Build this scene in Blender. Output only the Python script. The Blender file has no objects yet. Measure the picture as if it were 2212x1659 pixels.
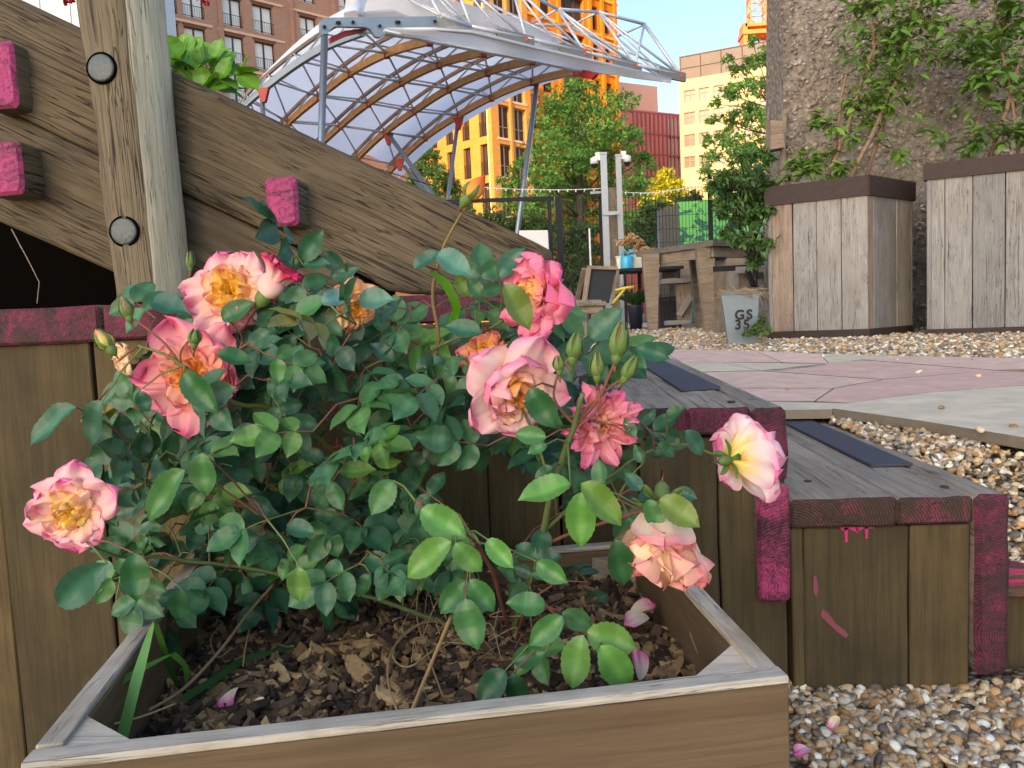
import bpy, math, random
import numpy as np
from mathutils import Vector, Matrix, noise

random.seed(7); RNG = np.random.default_rng(7)
scn = bpy.context.scene
COL = scn.collection
R = math.radians
# ------------------------------------------------------------------ camera
FPX = 1700.0                      # focal length in units of a 2212 px wide picture
CAMZ = 0.56
YAW, PITCH, ROLL = R(-4.2), R(4.77), R(2.58)
_f0 = Vector((math.sin(YAW), math.cos(YAW), 0))
_r0 = Vector((math.cos(YAW), -math.sin(YAW), 0))
FWD = (_f0 * math.cos(PITCH) + Vector((0, 0, -1)) * math.sin(PITCH)).normalized()
_u0 = _r0.cross(FWD).normalized()
RGT = _r0 * math.cos(ROLL) - _u0 * math.sin(ROLL)
UPV = _r0 * math.sin(ROLL) + _u0 * math.cos(ROLL)
CAM = Vector((0, 0, CAMZ))
cd = bpy.data.cameras.new('camera'); co = bpy.data.objects.new('camera', cd); COL.objects.link(co)
cd.sensor_fit = 'HORIZONTAL'; cd.sensor_width = 36; cd.lens = 36 * FPX / 2212
cd.clip_start = 0.02; cd.clip_end = 2000
M = Matrix.Identity(4)
for i in range(3):
    M[i][0] = RGT[i]; M[i][1] = UPV[i]; M[i][2] = -FWD[i]; M[i][3] = CAM[i]
co.matrix_world = M
scn.camera = co
# ------------------------------------------------------------------ sky and sun
SUN_AZ, SUN_EL = R(25), R(20)     # light travels towards +Y, 25 degrees to the right
w = bpy.data.worlds.new('World'); scn.world = w; w.use_nodes = True
wn = w.node_tree.nodes; wl = w.node_tree.links
sky = wn.new('ShaderNodeTexSky'); sky.sky_type = 'NISHITA'; sky.sun_disc = False
sky.sun_elevation = SUN_EL; sky.sun_rotation = math.pi + SUN_AZ
sky.air_density = 0.7; sky.dust_density = 2.0; sky.ozone_density = 3.5
wl.new(sky.outputs[0], wn['Background'].inputs[0]); wn['Background'].inputs[1].default_value = 0.15
sl = bpy.data.lights.new('sun', 'SUN'); sl.energy = 2.1; sl.angle = R(0.5); sl.color = (1.0, 0.7, 0.4)
so = bpy.data.objects.new('sun', sl); COL.objects.link(so)
sd = Vector((math.sin(SUN_AZ) * math.cos(SUN_EL), math.cos(SUN_AZ) * math.cos(SUN_EL), -math.sin(SUN_EL)))
so.rotation_euler = sd.to_track_quat('-Z', 'Y').to_euler()
scn.view_settings.view_transform = 'Standard'; scn.view_settings.look = 'None'
scn.view_settings.exposure = 1.8; scn.view_settings.gamma = 1
scn.view_settings.use_white_balance = True; scn.view_settings.white_balance_temperature = 8300; scn.view_settings.white_balance_tint = 10
# ------------------------------------------------------------------ picture helpers
def ray(u, v): return RGT * ((u - 1106) / FPX) + UPV * ((829.5 - v) / FPX) + FWD
def PY(u, v, y): d = ray(u, v); return CAM + d * (y / d.y)
def PZ(u, v, z): d = ray(u, v); return CAM + d * ((z - CAMZ) / d.z)
def PP(u, v, p, n): d = ray(u, v); return CAM + d * ((p - CAM).dot(n) / d.dot(n))
# ------------------------------------------------------------------ object helpers
def wm(o):
    m = o.matrix_parent_inverse @ o.matrix_basis if o.parent else o.matrix_basis.copy()
    return wm(o.parent) @ m if o.parent else m
def adopt(o, parent):
    if parent is not None:
        o.parent = parent; o.matrix_parent_inverse = wm(parent).inverted()
def tag(o, label=None, cat=None, group=None, kind=None):
    if label: o['label'] = label
    if cat: o['category'] = cat
    if group: o['group'] = group
    if kind: o['kind'] = kind
    return o
def thing(name, loc, label, cat, group=None):
    o = bpy.data.objects.new(name, None); COL.objects.link(o); o.location = Vector(loc)
    o.empty_display_size = 0.1
    return tag(o, label, cat, group)
def mesh(name, V, F, mats, parent=None, fm=None, smooth=False, col=None, label=None):
    V = np.asarray(V, dtype=np.float64).reshape(-1, 3)
    if parent is not None: org = np.array(wm(parent).translation)
    else:
        lo, hi = V.min(0), V.max(0); org = np.array([(lo[0] + hi[0]) / 2, (lo[1] + hi[1]) / 2, lo[2]])
    me = bpy.data.meshes.new(name)
    if isinstance(F, np.ndarray):
        k = F.shape[1]; nf = len(F)
        me.vertices.add(len(V)); me.vertices.foreach_set('co', (V - org).astype(np.float32).ravel())
        me.loops.add(nf * k); me.loops.foreach_set('vertex_index', F.astype(np.int32).ravel())
        me.polygons.add(nf); me.polygons.foreach_set('loop_start', np.arange(0, nf * k, k, dtype=np.int32))
        me.update(calc_edges=True)
    else:
        me.from_pydata([tuple(p) for p in (V - org)], [], F); me.update()
    if not isinstance(mats, (list, tuple)): mats = [mats]
    for m in mats: me.materials.append(m)
    if fm is not None: me.polygons.foreach_set('material_index', np.asarray(fm, dtype=np.int32))
    if smooth is True: me.polygons.foreach_set('use_smooth', np.ones(len(me.polygons), dtype=bool))
    elif smooth is not False: me.polygons.foreach_set('use_smooth', np.asarray(smooth, dtype=bool))
    else: me.polygons.foreach_set('use_smooth', np.zeros(len(me.polygons), dtype=bool))
    if col is not None:
        a = me.color_attributes.new('Col', 'FLOAT_COLOR', 'POINT')
        c = np.ones((len(V), 4), dtype=np.float32); c[:, :3] = np.asarray(col)[:, :3]
        a.data.foreach_set('color', c.ravel())
    o = bpy.data.objects.new(name, me); COL.objects.link(o)
    o.matrix_basis = Matrix.Translation(Vector(org))
    adopt(o, parent)
    if label: o['label'] = label
    return o
class MB:
    def __init__(s): s.v = []; s.f = []; s.m = []; s.c = []; s.sm = []
    def add(s, V, F, mi=0, col=None, smooth=False):
        b = len(s.v); s.v += [tuple(p) for p in V]
        s.f += [tuple(i + b for i in f) for f in F]; s.m += [mi] * len(F); s.sm += [smooth] * len(F)
        s.c += [col if col is not None else (1, 1, 1)] * len(V)
    def box(s, c, sx, sy, sz, M=None, mi=0, col=None, bev=0.0):
        hx, hy, hz = sx / 2, sy / 2, sz / 2; V = []
        for z in (-hz, hz):
            for y in (-hy, hy):
                for x in (-hx, hx): V.append(Vector((x, y, z)))
        if M is not None: V = [M @ p for p in V]
        V = [p + Vector(c) for p in V]
        s.add(V, [(0, 2, 3, 1), (4, 5, 7, 6), (0, 1, 5, 4), (2, 6, 7, 3), (0, 4, 6, 2), (1, 3, 7, 5)], mi, col)
    def prism(s, poly, ext, mi=0, mi_cap=None, col=None):
        n = len(poly); P = [Vector(p) for p in poly]; Q = [p + Vector(ext) for p in P]
        s.add(P + Q, [tuple(range(n))], mi if mi_cap is None else mi_cap, col)
        b = len(s.v) - 2 * n
        s.f.append(tuple(b + n + i for i in reversed(range(n)))); s.m.append(mi); s.sm.append(False)
        for i in range(n):
            j = (i + 1) % n
            s.f.append((b + i, b + n + i, b + n + j, b + j)); s.m.append(mi); s.sm.append(False)
    def tube(s, pts, r, seg=8, mi=0, col=None, cap=True):
        P = [Vector(p) for p in pts]; n = len(P)
        if not isinstance(r, (list, tuple)): r = [r] * n
        V = []; prev = None
        for i in range(n):
            t = (P[min(i + 1, n - 1)] - P[max(i - 1, 0)])
            t = t.normalized() if t.length > 1e-9 else Vector((0, 0, 1))
            if prev is None:
                a = Vector((0, 0, 1)) if abs(t.z) < .9 else Vector((1, 0, 0)); x = t.cross(a).normalized()
            else:
                x = prev - t * prev.dot(t); x = x.normalized() if x.length > 1e-6 else t.orthogonal().normalized()
            prev = x; y = t.cross(x)
            for k in range(seg):
                an = 2 * math.pi * k / seg
                V.append(P[i] + (x * math.cos(an) + y * math.sin(an)) * r[i])
        F = []
        for i in range(n - 1):
            for k in range(seg):
                k2 = (k + 1) % seg
                F.append((i * seg + k, i * seg + k2, (i + 1) * seg + k2, (i + 1) * seg + k))
        b = len(s.v); s.add(V, F, mi, col, True)
        if cap:
            s.f.append(tuple(b + k for k in reversed(range(seg)))); s.m.append(mi); s.sm.append(False)
            s.f.append(tuple(b + (n - 1) * seg + k for k in range(seg))); s.m.append(mi); s.sm.append(False)
    def bar(s, a, b, w, h, mi=0, up=(0, 0, 1), col=None):
        a = Vector(a); b = Vector(b); x = (b - a).normalized(); u = Vector(up)
        if abs(x.dot(u)) > .98: u = Vector((0, 1, 0))
        y = u.cross(x).normalized(); z = x.cross(y); L = (b - a).length
        M = Matrix((x, y, z)).transposed()
        s.box((a + b) / 2, L, w, h, M, mi, col)
    def grid(s, rows, mi=0, closed=False, col=None, smooth=True):
        n = len(rows); m = len(rows[0]); V = [p for r in rows for p in r]; F = []
        for i in range(n - 1):
            for j in range(m - 1 + (1 if closed else 0)):
                j2 = (j + 1) % m
                F.append((i * m + j, i * m + j2, (i + 1) * m + j2, (i + 1) * m + j))
        s.add(V, F, mi, col, smooth)
    def build(s, name, mats, parent=None, label=None):
        usec = any(c != (1, 1, 1) for c in s.c)
        return mesh(name, s.v, s.f, mats, parent, s.m, s.sm, s.c if usec else None, label)
def plank(name, a, b, w, t, up, mats, parent=None, bev=0.003, nx=10, rough=0.0012, label=None, seed=None, notch=0.0):
    """timber from a to b; local X is the grain, width w along up, thickness t across; material 1 on the two ends"""
    a = Vector(a); b = Vector(b); X = (b - a).normalized(); u = Vector(up)
    Z = (u - X * u.dot(X)).normalized(); Y = Z.cross(X); L = (b - a).length
    sd = random.random() * 100 if seed is None else seed
    hw, ht = w / 2, t / 2
    def ring(x, k, ins=0):
        q = []
        h1, h2 = ht - ins, hw - ins
        ny, nz = 3, 6
        pts = []
        for i in range(ny): pts.append((-h1 + bev + (2 * h1 - 2 * bev) * i / (ny - 1), -h2))
        for i in range(nz): pts.append((h1, -h2 + bev + (2 * h2 - 2 * bev) * i / (nz - 1)))
        for i in range(ny): pts.append((h1 - bev - (2 * h1 - 2 * bev) * i / (ny - 1), h2))
        for i in range(nz): pts.append((-h1, h2 - bev - (2 * h2 - 2 * bev) * i / (nz - 1)))
        for (y, z) in pts:
            n1 = noise.noise(Vector((x * 3 + sd, y * 40, z * 40 + sd))) * rough + noise.noise(Vector((x * 12, y * 60 + sd, z * 60))) * rough * .7
            q.append(Vector((x, y + n1, z + n1 * .8 + math.sin(x * 2.2 + sd) * rough)))
        return q
    rows = [ring(0, 0, bev)]
    for i in range(nx + 1):
        x = bev + (L - 2 * bev) * i / nx
        rows.append(ring(x, i))
    rows.append(ring(L, nx, bev))
    V = [p for r in rows for p in r]; m = len(rows[0]); F = []; fm = []
    for i in range(len(rows) - 1):
        for j in range(m):
            F.append((i * m + j, i * m + (j + 1) % m, (i + 1) * m + (j + 1) % m, (i + 1) * m + j)); fm.append(0)
    F.append(tuple(reversed(range(m)))); F.append(tuple(range((len(rows) - 1) * m, len(rows) * m)))
    if not isinstance(mats, (list, tuple)): mats = [mats]
    e = 1 if len(mats) > 1 else 0
    fm += [e, e]
    if e:
        for j in range(m): fm[j] = 1
    me = bpy.data.meshes.new(name); me.from_pydata([tuple(p) for p in V], [], F); me.update()
    for q in mats: me.materials.append(q)
    me.polygons.foreach_set('material_index', fm)
    o = bpy.data.objects.new(name, me); COL.objects.link(o)
    Mx = Matrix.Identity(4)
    for i in range(3): Mx[i][0] = X[i]; Mx[i][1] = Y[i]; Mx[i][2] = Z[i]; Mx[i][3] = a[i]
    o.matrix_basis = Mx; adopt(o, parent)
    if label: o['label'] = label
    return o
def copy_tree(o, parent=None):
    c = o.copy(); COL.objects.link(c)
    if parent is not None:
        c.parent = parent
    for ch in [x for x in COL.objects if x.parent == o]: copy_tree(ch, c)
    return c
# ------------------------------------------------------------------ leaves in bulk
def frame(dirs, nrm):
    d = dirs / np.linalg.norm(dirs, axis=1, keepdims=True)
    n = nrm - d * (nrm * d).sum(1, keepdims=True); n /= (np.linalg.norm(n, axis=1, keepdims=True) + 1e-9)
    s = np.cross(d, n)
    return d, s, n
def leaf_template(kind):
    if kind == 'rose':            # serrated oval leaflet, folded at the midrib, tip bending down
        prof = [(0, .02), (.04, .16), (.10, .27), (.115, .25), (.2, .375), (.215, .35), (.31, .435), (.325, .405), (.42, .46), (.435, .43), (.53, .45), (.545, .42), (.64, .41), (.655, .375), (.75, .33), (.765, .295), (.85, .215), (.865, .18), (.94, .08), (1, .0)]
        V = []; F = []
        for (x, h) in prof:
            z = -.16 * x * x + .03 * math.sin(x * 9)
            for t in (-1, -.5, 0, .5, 1):
                V.append((x, t * h, z + abs(t) * h * .26 + (.007 * math.sin(x * 30) if abs(t) == .5 else 0)))
        n = len(prof)
        for i in range(n - 1):
            for j in range(4): F.append((i * 5 + j, i * 5 + j + 1, i * 5 + 6 + j, i * 5 + 5 + j))
        return np.array(V), np.array(F)
    if kind == 'lance':
        V = []; F = []
        for (x, h) in [(0, .01), (.2, .14), (.45, .19), (.7, .13), (1, 0)]:
            z = -.25 * x * x
            for t in (-1, 0, 1): V.append((x, t * h, z + abs(t) * h * .4))
        for i in range(4):
            for j in range(2): F.append((i * 3 + j, i * 3 + j + 1, i * 3 + 4 + j, i * 3 + 3 + j))
        return np.array(V), np.array(F)
    V = [(0, 0, 0), (.5, .3, .06), (1, 0, -.12), (.5, -.3, .06)]
    return np.array(V), np.array([(0, 1, 2, 3)])
def leaves(name, pos, dirs, nrm, size, cols, mat, parent=None, kind='quad', width=None, **kw):
    T, TF = leaf_template(kind)
    pos = np.asarray(pos, float); dirs = np.asarray(dirs, float); nrm = np.asarray(nrm, float); size = np.asarray(size, float); cols = np.asarray(cols, float)
    d, s, n = frame(dirs, nrm); wd = size if width is None else size * np.asarray(width)
    V = pos[:, None, :] + T[None, :, 0:1] * (d * size[:, None])[:, None, :] + T[None, :, 1:2] * (s * wd[:, None])[:, None, :] + T[None, :, 2:3] * (n * size[:, None])[:, None, :]
    N = len(pos); k = len(T)
    F = (TF[None] + (np.arange(N) * k)[:, None, None]).reshape(-1, TF.shape[1])
    C = np.repeat(cols, k, axis=0)
    if kind == 'rose':        # paler midrib
        m = np.tile(np.abs(T[:, 1]) < 1e-6, N); C[m] = C[m] * 1.3; vb = np.tile((np.arange(k) // 5) % 4 < 2, N); C[vb & ~m] *= .9
    return mesh(name, V.reshape(-1, 3), F, mat, parent, None, kind != 'quad', C, **kw)
def rdir(n): 
    a = RNG.normal(size=(n, 3)); return a / np.linalg.norm(a, axis=1, keepdims=True)
def ico(sub):
    import bmesh
    bm = bmesh.new(); bmesh.ops.create_icosphere(bm, subdivisions=sub, radius=1)
    V = np.array([v.co[:] for v in bm.verts]); F = np.array([[v.index for v in f.verts] for f in bm.faces]); bm.free(); return V, F
def pebbles(P, S, cols, sub):
    """arrays of pebbles: returns verts, faces, colours"""
    T, TF = ico(sub); N = len(P); k = len(T)
    sc = S[:, None] * np.stack([RNG.uniform(.75, 1.25, N), RNG.uniform(.6, 1.0, N), RNG.uniform(.42, .8, N)], 1)
    a = RNG.uniform(0, 6.283, N); tl = RNG.normal(0, .3, (N, 2))
    ph = RNG.uniform(0, 6.28, (N, 3))
    W = T[None] * sc[:, None, :]
    W = W * (1 + .16 * np.sin(T[None, :, 0] * 2.6 + ph[:, None, 0]) + .13 * np.sin(T[None, :, 1] * 3.1 + ph[:, None, 1]))[..., None] if False else W * (1 + .14 * np.sin(T[None, :, 0] * 2.6 + ph[:, 0][:, None]) + .12 * np.sin(T[None, :, 1] * 3.1 + T[None, :, 2] * 2 + ph[:, 1][:, None]))[..., None]
    ca, sa = np.cos(a)[:, None], np.sin(a)[:, None]
    x = W[..., 0] * ca - W[..., 1] * sa; y = W[..., 0] * sa + W[..., 1] * ca
    z = W[..., 2] + x * tl[:, 0:1] + y * tl[:, 1:2]
    V = np.stack([x, y, z], -1) + P[:, None, :]
    F = (TF[None] + (np.arange(N) * k)[:, None, None]).reshape(-1, 3)
    return V.reshape(-1, 3), F, np.repeat(cols, k, axis=0)
# ------------------------------------------------------------------ materials
class NB:
    def __init__(s, name):
        s.m = bpy.data.materials.new(name); s.m.use_nodes = True; s.t = s.m.node_tree; s.n = s.t.nodes
        s.b = s.n['Principled BSDF']; s.out = s.n['Material Output']
    def new(s, t, **k):
        q = s.n.new(t)
        for a, v in k.items(): setattr(q, a, v)
        return q
    def link(s, a, b): s.t.links.new(a, b)
    def coords(s, scale=(1, 1, 1), rnd=True):
        tc = s.new('ShaderNodeTexCoord'); mp = s.new('ShaderNodeMapping'); mp.inputs['Scale'].default_value = scale
        if rnd:
            oi = s.new('ShaderNodeObjectInfo'); mu = s.new('ShaderNodeMath', operation='MULTIPLY'); mu.inputs[1].default_value = 37.0
            s.link(oi.outputs['Random'], mu.inputs[0]); ad = s.new('ShaderNodeVectorMath', operation='ADD')
            s.link(tc.outputs['Object'], ad.inputs[0]); s.link(mu.outputs[0], ad.inputs[1]); s.link(ad.outputs[0], mp.inputs[0])
        else: s.link(tc.outputs['Object'], mp.inputs[0])
        return mp.outputs[0]
    def noise(s, vec, scale, detail=4, rough=.6, dist=0):
        q = s.new('ShaderNodeTexNoise'); s.link(vec, q.inputs['Vector']); q.inputs['Scale'].default_value = scale
        q.inputs['Detail'].default_value = detail; q.inputs['Roughness'].default_value = rough; q.inputs['Distortion'].default_value = dist
        return q.outputs['Fac']
    def ramp(s, fac, stops):
        q = s.new('ShaderNodeValToRGB'); e = q.color_ramp.elements
        while len(e) < len(stops): e.new(.5)
        for i, (p, c) in enumerate(stops): e[i].position = p; e[i].color = (*c, 1) if len(c) == 3 else c
        s.link(fac, q.inputs[0]); return q.outputs[0]
    def mix(s, fac, a, b, mode='MIX'):
        q = s.new('ShaderNodeMix', data_type='RGBA', blend_type=mode)
        for i, x in ((0, fac), (6, a), (7, b)):
            if isinstance(x, (int, float)): q.inputs[i].default_value = x
            elif isinstance(x, tuple): q.inputs[i].default_value = (*x, 1)
            else: s.link(x, q.inputs[i])
        return q.outputs[2]
    def math(s, op, a, b=None):
        q = s.new('ShaderNodeMath', operation=op)
        for i, x in enumerate((a, b)):
            if x is None: continue
            if isinstance(x, (int, float)): q.inputs[i].default_value = x
            else: s.link(x, q.inputs[i])
        return q.outputs[0]
    def bump(s, h, strength=.5, dist=.002, prev=None):
        q = s.new('ShaderNodeBump'); q.inputs['Strength'].default_value = strength; q.inputs['Distance'].default_value = dist
        s.link(h, q.inputs['Height'])
        if prev is not None: s.link(prev, q.inputs['Normal'])
        return q.outputs[0]
    def done(s, color, rough=.8, normal=None, metal=0, spec=None):
        if isinstance(color, tuple): s.b.inputs['Base Color'].default_value = (*color, 1)
        else: s.link(color, s.b.inputs['Base Color'])
        if isinstance(rough, (int, float)): s.b.inputs['Roughness'].default_value = rough
        else: s.link(rough, s.b.inputs['Roughness'])
        s.b.inputs['Metallic'].default_value = metal
        if spec is not None: s.b.inputs['Specular IOR Level'].default_value = spec
        if normal is not None: s.link(normal, s.b.inputs['Normal'])
        return s.m
BLK, WHT = (0, 0, 0), (1, 1, 1)
def lerp3(a, b_, t): return tuple(x + (y - x) * t for x, y in zip(a, b_))
def wood(name, light, dark, grain=1.0, paint=None, cover=.5, rough=.8, bump=.6, crack=.5, stain=(.12, .1, .08), stain_amt=.5, pscale=(3, 9, 9)):
    b = NB(name)
    g1 = b.noise(b.coords((2.2 * grain, 30 * grain, 30 * grain)), 1.0, 6, .65, .6)
    g2 = b.noise(b.coords((9 * grain, 220 * grain, 220 * grain)), 1.0, 3, .6)
    g3 = b.noise(b.coords((5, 7, 7)), 1.0, 5, .6)
    g4 = b.noise(b.coords((4.5 * grain, 95 * grain, 95 * grain)), 1.0, 4, .65, .4)
    c = b.ramp(g1, [(.3, lerp3(dark, light, .25)), (.52, light), (.75, tuple(min(1, x * 1.1) for x in light))])
    c = b.mix(b.math('MULTIPLY', b.ramp(g2, [(.35, WHT), (.6, BLK)]), .35), c, dark)
    c = b.mix(b.math('MULTIPLY', b.ramp(g4, [(.36, WHT), (.52, BLK)]), .36), c, tuple(x * .55 for x in dark))
    st = b.ramp(g3, [(.42, BLK), (.66, WHT)])
    c = b.mix(b.math('MULTIPLY', st, stain_amt), c, stain)
    # drying cracks along the grain
    cr = b.noise(b.coords((1.3 * grain, 46 * grain, 46 * grain)), 1.0, 2, .4, 1.2)
    crk = b.math('MULTIPLY', b.ramp(b.math('ABSOLUTE', b.math('SUBTRACT', cr, .5)), [(0, WHT), (.012, BLK)]), b.ramp(b.noise(b.coords((2.0, 8, 8)), 1.0), [(.42, BLK), (.52, WHT)]))
    cr2 = b.noise(b.coords((3.0 * grain, 120 * grain, 120 * grain)), 1.0, 2, .4, .8)
    crk2 = b.math('MULTIPLY', b.ramp(b.math('ABSOLUTE', b.math('SUBTRACT', cr2, .5)), [(0, (.9,) * 3), (.02, BLK)]), b.ramp(b.noise(b.coords((3.5, 14, 14)), 1.0, 3), [(.44, BLK), (.56, WHT)]))
    crk = b.math('MULTIPLY', b.math('MAXIMUM', crk, crk2), crack)
    c = b.mix(crk, c, (.015, .012, .01))
    # knots
    vo = b.new('ShaderNodeTexVoronoi'); b.link(b.coords((3.0, 7, 7)), vo.inputs['Vector']); vo.inputs['Scale'].default_value = 1.0
    kn = b.ramp(vo.outputs['Distance'], [(.06, WHT), (.13, BLK)])
    c = b.mix(b.math('MULTIPLY', kn, .55), c, tuple(x * .45 for x in dark))
    h = b.math('ADD', b.math('MULTIPLY', b.math('ADD', g2, b.math('MULTIPLY', g4, 1.6)), .4), b.math('SUBTRACT', g1, b.math('MULTIPLY', crk, 2.0)))
    oi = b.new('ShaderNodeObjectInfo'); c = b.mix(1.0, c, b.ramp(oi.outputs['Random'], [(0, (.74, .76, .78)), (.5, WHT), (1, (1.22, 1.17, 1.1))]), 'MULTIPLY')
    if paint is not None:
        pn = b.noise(b.coords(pscale), 1.0, 6, .7, .4)
        pg = b.noise(b.coords((14, 120, 120)), 1.0, 3, .6)
        pm = b.ramp(b.math('ADD', pn, b.math('MULTIPLY', b.math('SUBTRACT', pg, .5), .5)), [(1 - cover - .05, BLK), (1 - cover + .06, WHT)])
        pc = b.mix(b.ramp(b.noise(b.coords((12, 12, 12)), 1.0), [(.3, BLK), (.7, WHT)]), tuple(x * .7 for x in paint), paint)
        c = b.mix(b.math('MULTIPLY', pm, b.math('SUBTRACT', 1.0, b.math('MULTIPLY', crk, .8))), c, pc)
    return b.done(c, rough, b.bump(h, bump, .0015), spec=.3)
def rings(name, light, dark, paint=None, cover=.5, rl=1.0, scale=60, rough=.75):
    """end grain: growth rings in the local YZ plane, paint worn off the ridges"""
    b = NB(name); v0 = b.coords((.2, 1, 1), False); va = b.new('ShaderNodeVectorMath', operation='ADD'); va.inputs[1].default_value = (0, .035, .07); b.link(v0, va.inputs[0]); v = va.outputs[0]
    wv = b.new('ShaderNodeTexWave', wave_type='RINGS', rings_direction='X', wave_profile='SIN'); b.link(v, wv.inputs['Vector'])
    wv.inputs['Scale'].default_value = scale; wv.inputs['Distortion'].default_value = 1.5; wv.inputs['Detail'].default_value = 2
    wv.inputs['Detail Scale'].default_value = .3
    n = b.noise(b.coords((30, 30, 30)), 1.0, 5, .6)
    n2 = b.noise(b.coords((200, 200, 200)), 1.0, 3, .6)
    c = b.mix(b.math('MULTIPLY', wv.outputs['Fac'], .6), dark, light)
    if paint is not None:
        nb_ = b.noise(b.coords((8, 9, 22)), 1.0, 6, .65, .5)
        m = b.ramp(b.math('ADD', nb_, b.math('MULTIPLY', b.math('SUBTRACT', n2, .5), .3)), [(.98 - cover - .12, BLK), (.98 - cover + .12, WHT)])
        lines = b.ramp(b.math('ADD', b.math('ADD', b.math('MULTIPLY', wv.outputs['Fac'], rl), .5 * (1 - rl)), b.math('MULTIPLY', b.math('SUBTRACT', n, .5), 2.2)), [(.1, (.3,) * 3), (.55, WHT)])
        c = b.mix(b.math('MULTIPLY', m, lines), c, b.mix(b.ramp(n2, [(.3, BLK), (.7, WHT)]), tuple(x * .6 for x in paint), paint))
    ck = b.noise(b.coords((9, 34, 34)), 1.0, 4, .55, 2.0); ckm = b.ramp(b.math('ABSOLUTE', b.math('SUBTRACT', ck, .5)), [(.004, (.85,) * 3), (.022, BLK)])
    c = b.mix(ckm, c, (.02, .01, .012))
    return b.done(c, rough, b.bump(b.math('ADD', b.math('MULTIPLY', wv.outputs['Fac'], .5), n2), .5, .0015), spec=.3)
def plain(name, c, rough=.6, metal=0, var=.15, scale=20, bump=0, spec=None, emit=None):
    b = NB(name); n = b.noise(b.coords((1, 1, 1)), scale, 4)
    col = b.mix(n, tuple(x * (1 - var) for x in c), tuple(min(1, x * (1 + var)) for x in c))
    m = b.done(col, rough, b.bump(n, bump, .003) if bump else None, metal, spec)
    return m
def attr(name, rough=.7, var=.2, scale=60, bump=.2, transl=0.0, spec=.4, tint=None):
    b = NB(name); a = b.new('ShaderNodeAttribute', attribute_name='Col')
    n = b.noise(b.coords((1, 1, 1), False), scale, 4)
    k = b.ramp(n, [(.2, (1 - var,) * 3), (.8, (1 + var,) * 3)])
    c = b.mix(1.0, a.outputs['Color'], k, 'MULTIPLY')
    m = b.done(c, rough, b.bump(n, bump, .001) if bump else None, 0, spec)
    if transl:
        t = b.new('ShaderNodeBsdfTranslucent'); b.link(c, t.inputs[0]); ms = b.new('ShaderNodeMixShader'); ms.inputs[0].default_value = transl
        b.link(b.b.outputs[0], ms.inputs[1]); b.link(t.outputs[0], ms.inputs[2]); b.link(ms.outputs[0], b.out.inputs[0])
    return m
def leafmat(name, transl=.25, rough=.42, back=1.5, veins=True):
    b = NB(name); a = b.new('ShaderNodeAttribute', attribute_name='Col'); g = b.new('ShaderNodeNewGeometry')
    n = b.noise(b.coords((1, 1, 1), False), 90, 3)
    c = b.mix(1.0, a.outputs['Color'], b.ramp(n, [(.25, (.92,) * 3), (.75, (1.08,) * 3)]), 'MULTIPLY')
    c2 = b.mix(.18, c, (.13, .2, .11))
    c3 = b.mix(g.outputs['Backfacing'], c, c2)
    b.done(c3, rough, b.bump(n, .25, .001), 0, .45)
    t = b.new('ShaderNodeBsdfTranslucent'); b.link(b.mix(1.0, c, (1.3, 1.5, .5), 'MULTIPLY'), t.inputs[0]); ms = b.new('ShaderNodeMixShader'); ms.inputs[0].default_value = transl
    b.link(b.b.outputs[0], ms.inputs[1]); b.link(t.outputs[0], ms.inputs[2]); b.link(ms.outputs[0], b.out.inputs[0])
    return b.m
def brick(name, c1, c2, mort, scale=1.0):
    b = NB(name); tc = b.new('ShaderNodeTexCoord'); sp = b.new('ShaderNodeSeparateXYZ'); b.link(tc.outputs['Object'], sp.inputs[0])
    cb = b.new('ShaderNodeCombineXYZ'); b.link(b.math('ADD', sp.outputs[0], sp.outputs[1]), cb.inputs[0]); b.link(sp.outputs[2], cb.inputs[1])
    q = b.new('ShaderNodeTexBrick'); b.link(cb.outputs[0], q.inputs['Vector']); q.inputs['Color1'].default_value = (*c1, 1); q.inputs['Color2'].default_value = (*c2, 1)
    q.inputs['Mortar'].default_value = (*mort, 1); q.inputs['Scale'].default_value = 2.2 * scale; q.inputs['Mortar Size'].default_value = .012
    q.inputs['Brick Width'].default_value = .5; q.inputs['Row Height'].default_value = .17
    n = b.noise(tc.outputs['Object'], .7, 5); c = b.mix(b.ramp(n, [(.3, (.25,) * 3), (.7, BLK)]), q.outputs['Color'], tuple(x * .6 for x in c1))
    return b.done(c, .9, None, 0, .2)

PINK = (.55, .035, .17)
W = {}
W['beam'] = wood('weathered beam wood', (.15, .112, .066), (.075, .056, .034), 1.7, crack=1.0, stain=(.06, .045, .03), stain_amt=.6, bump=1.0)
W['postlit'] = wood('pale log side with painted light', (.72, .62, .42), (.52, .45, .3), 1.6, crack=.6, stain=(.3, .25, .17), stain_amt=.4, bump=.7)  # paler copy of the post wood, light from the right painted in
W['post'] = wood('log post wood', (.19, .155, .1), (.1, .08, .052), 1.8, crack=1.0, stain=(.12, .09, .055), stain_amt=.5, bump=.9)
W['clad'] = wood('olive cladding wood', (.105, .076, .034), (.056, .041, .019), 1.0, crack=.15, stain=(.035, .026, .014), stain_amt=.6, rough=.85)
W['cladpaint'] = wood('cladding wood with pink overspray', (.19, .135, .066), (.09, .06, .03), 1.0, crack=.15, stain=(.055, .038, .022), stain_amt=.6, rough=.85)
W['tread'] = wood('grey tread wood', (.34, .295, .235), (.2, .165, .125), 1.0, crack=.8, stain=(.16, .14, .12), stain_amt=.5)
W['crate'] = wood('crate wood', (.165, .108, .058), (.112, .073, .039), 1.0, crack=.1, stain=(.07, .045, .03), stain_amt=.35)
W['crateedge'] = wood('weathered crate edge', (.54, .5, .42), (.42, .385, .32), 2.2, crack=.7, stain=(.2, .15, .1), stain_amt=.75)
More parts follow.
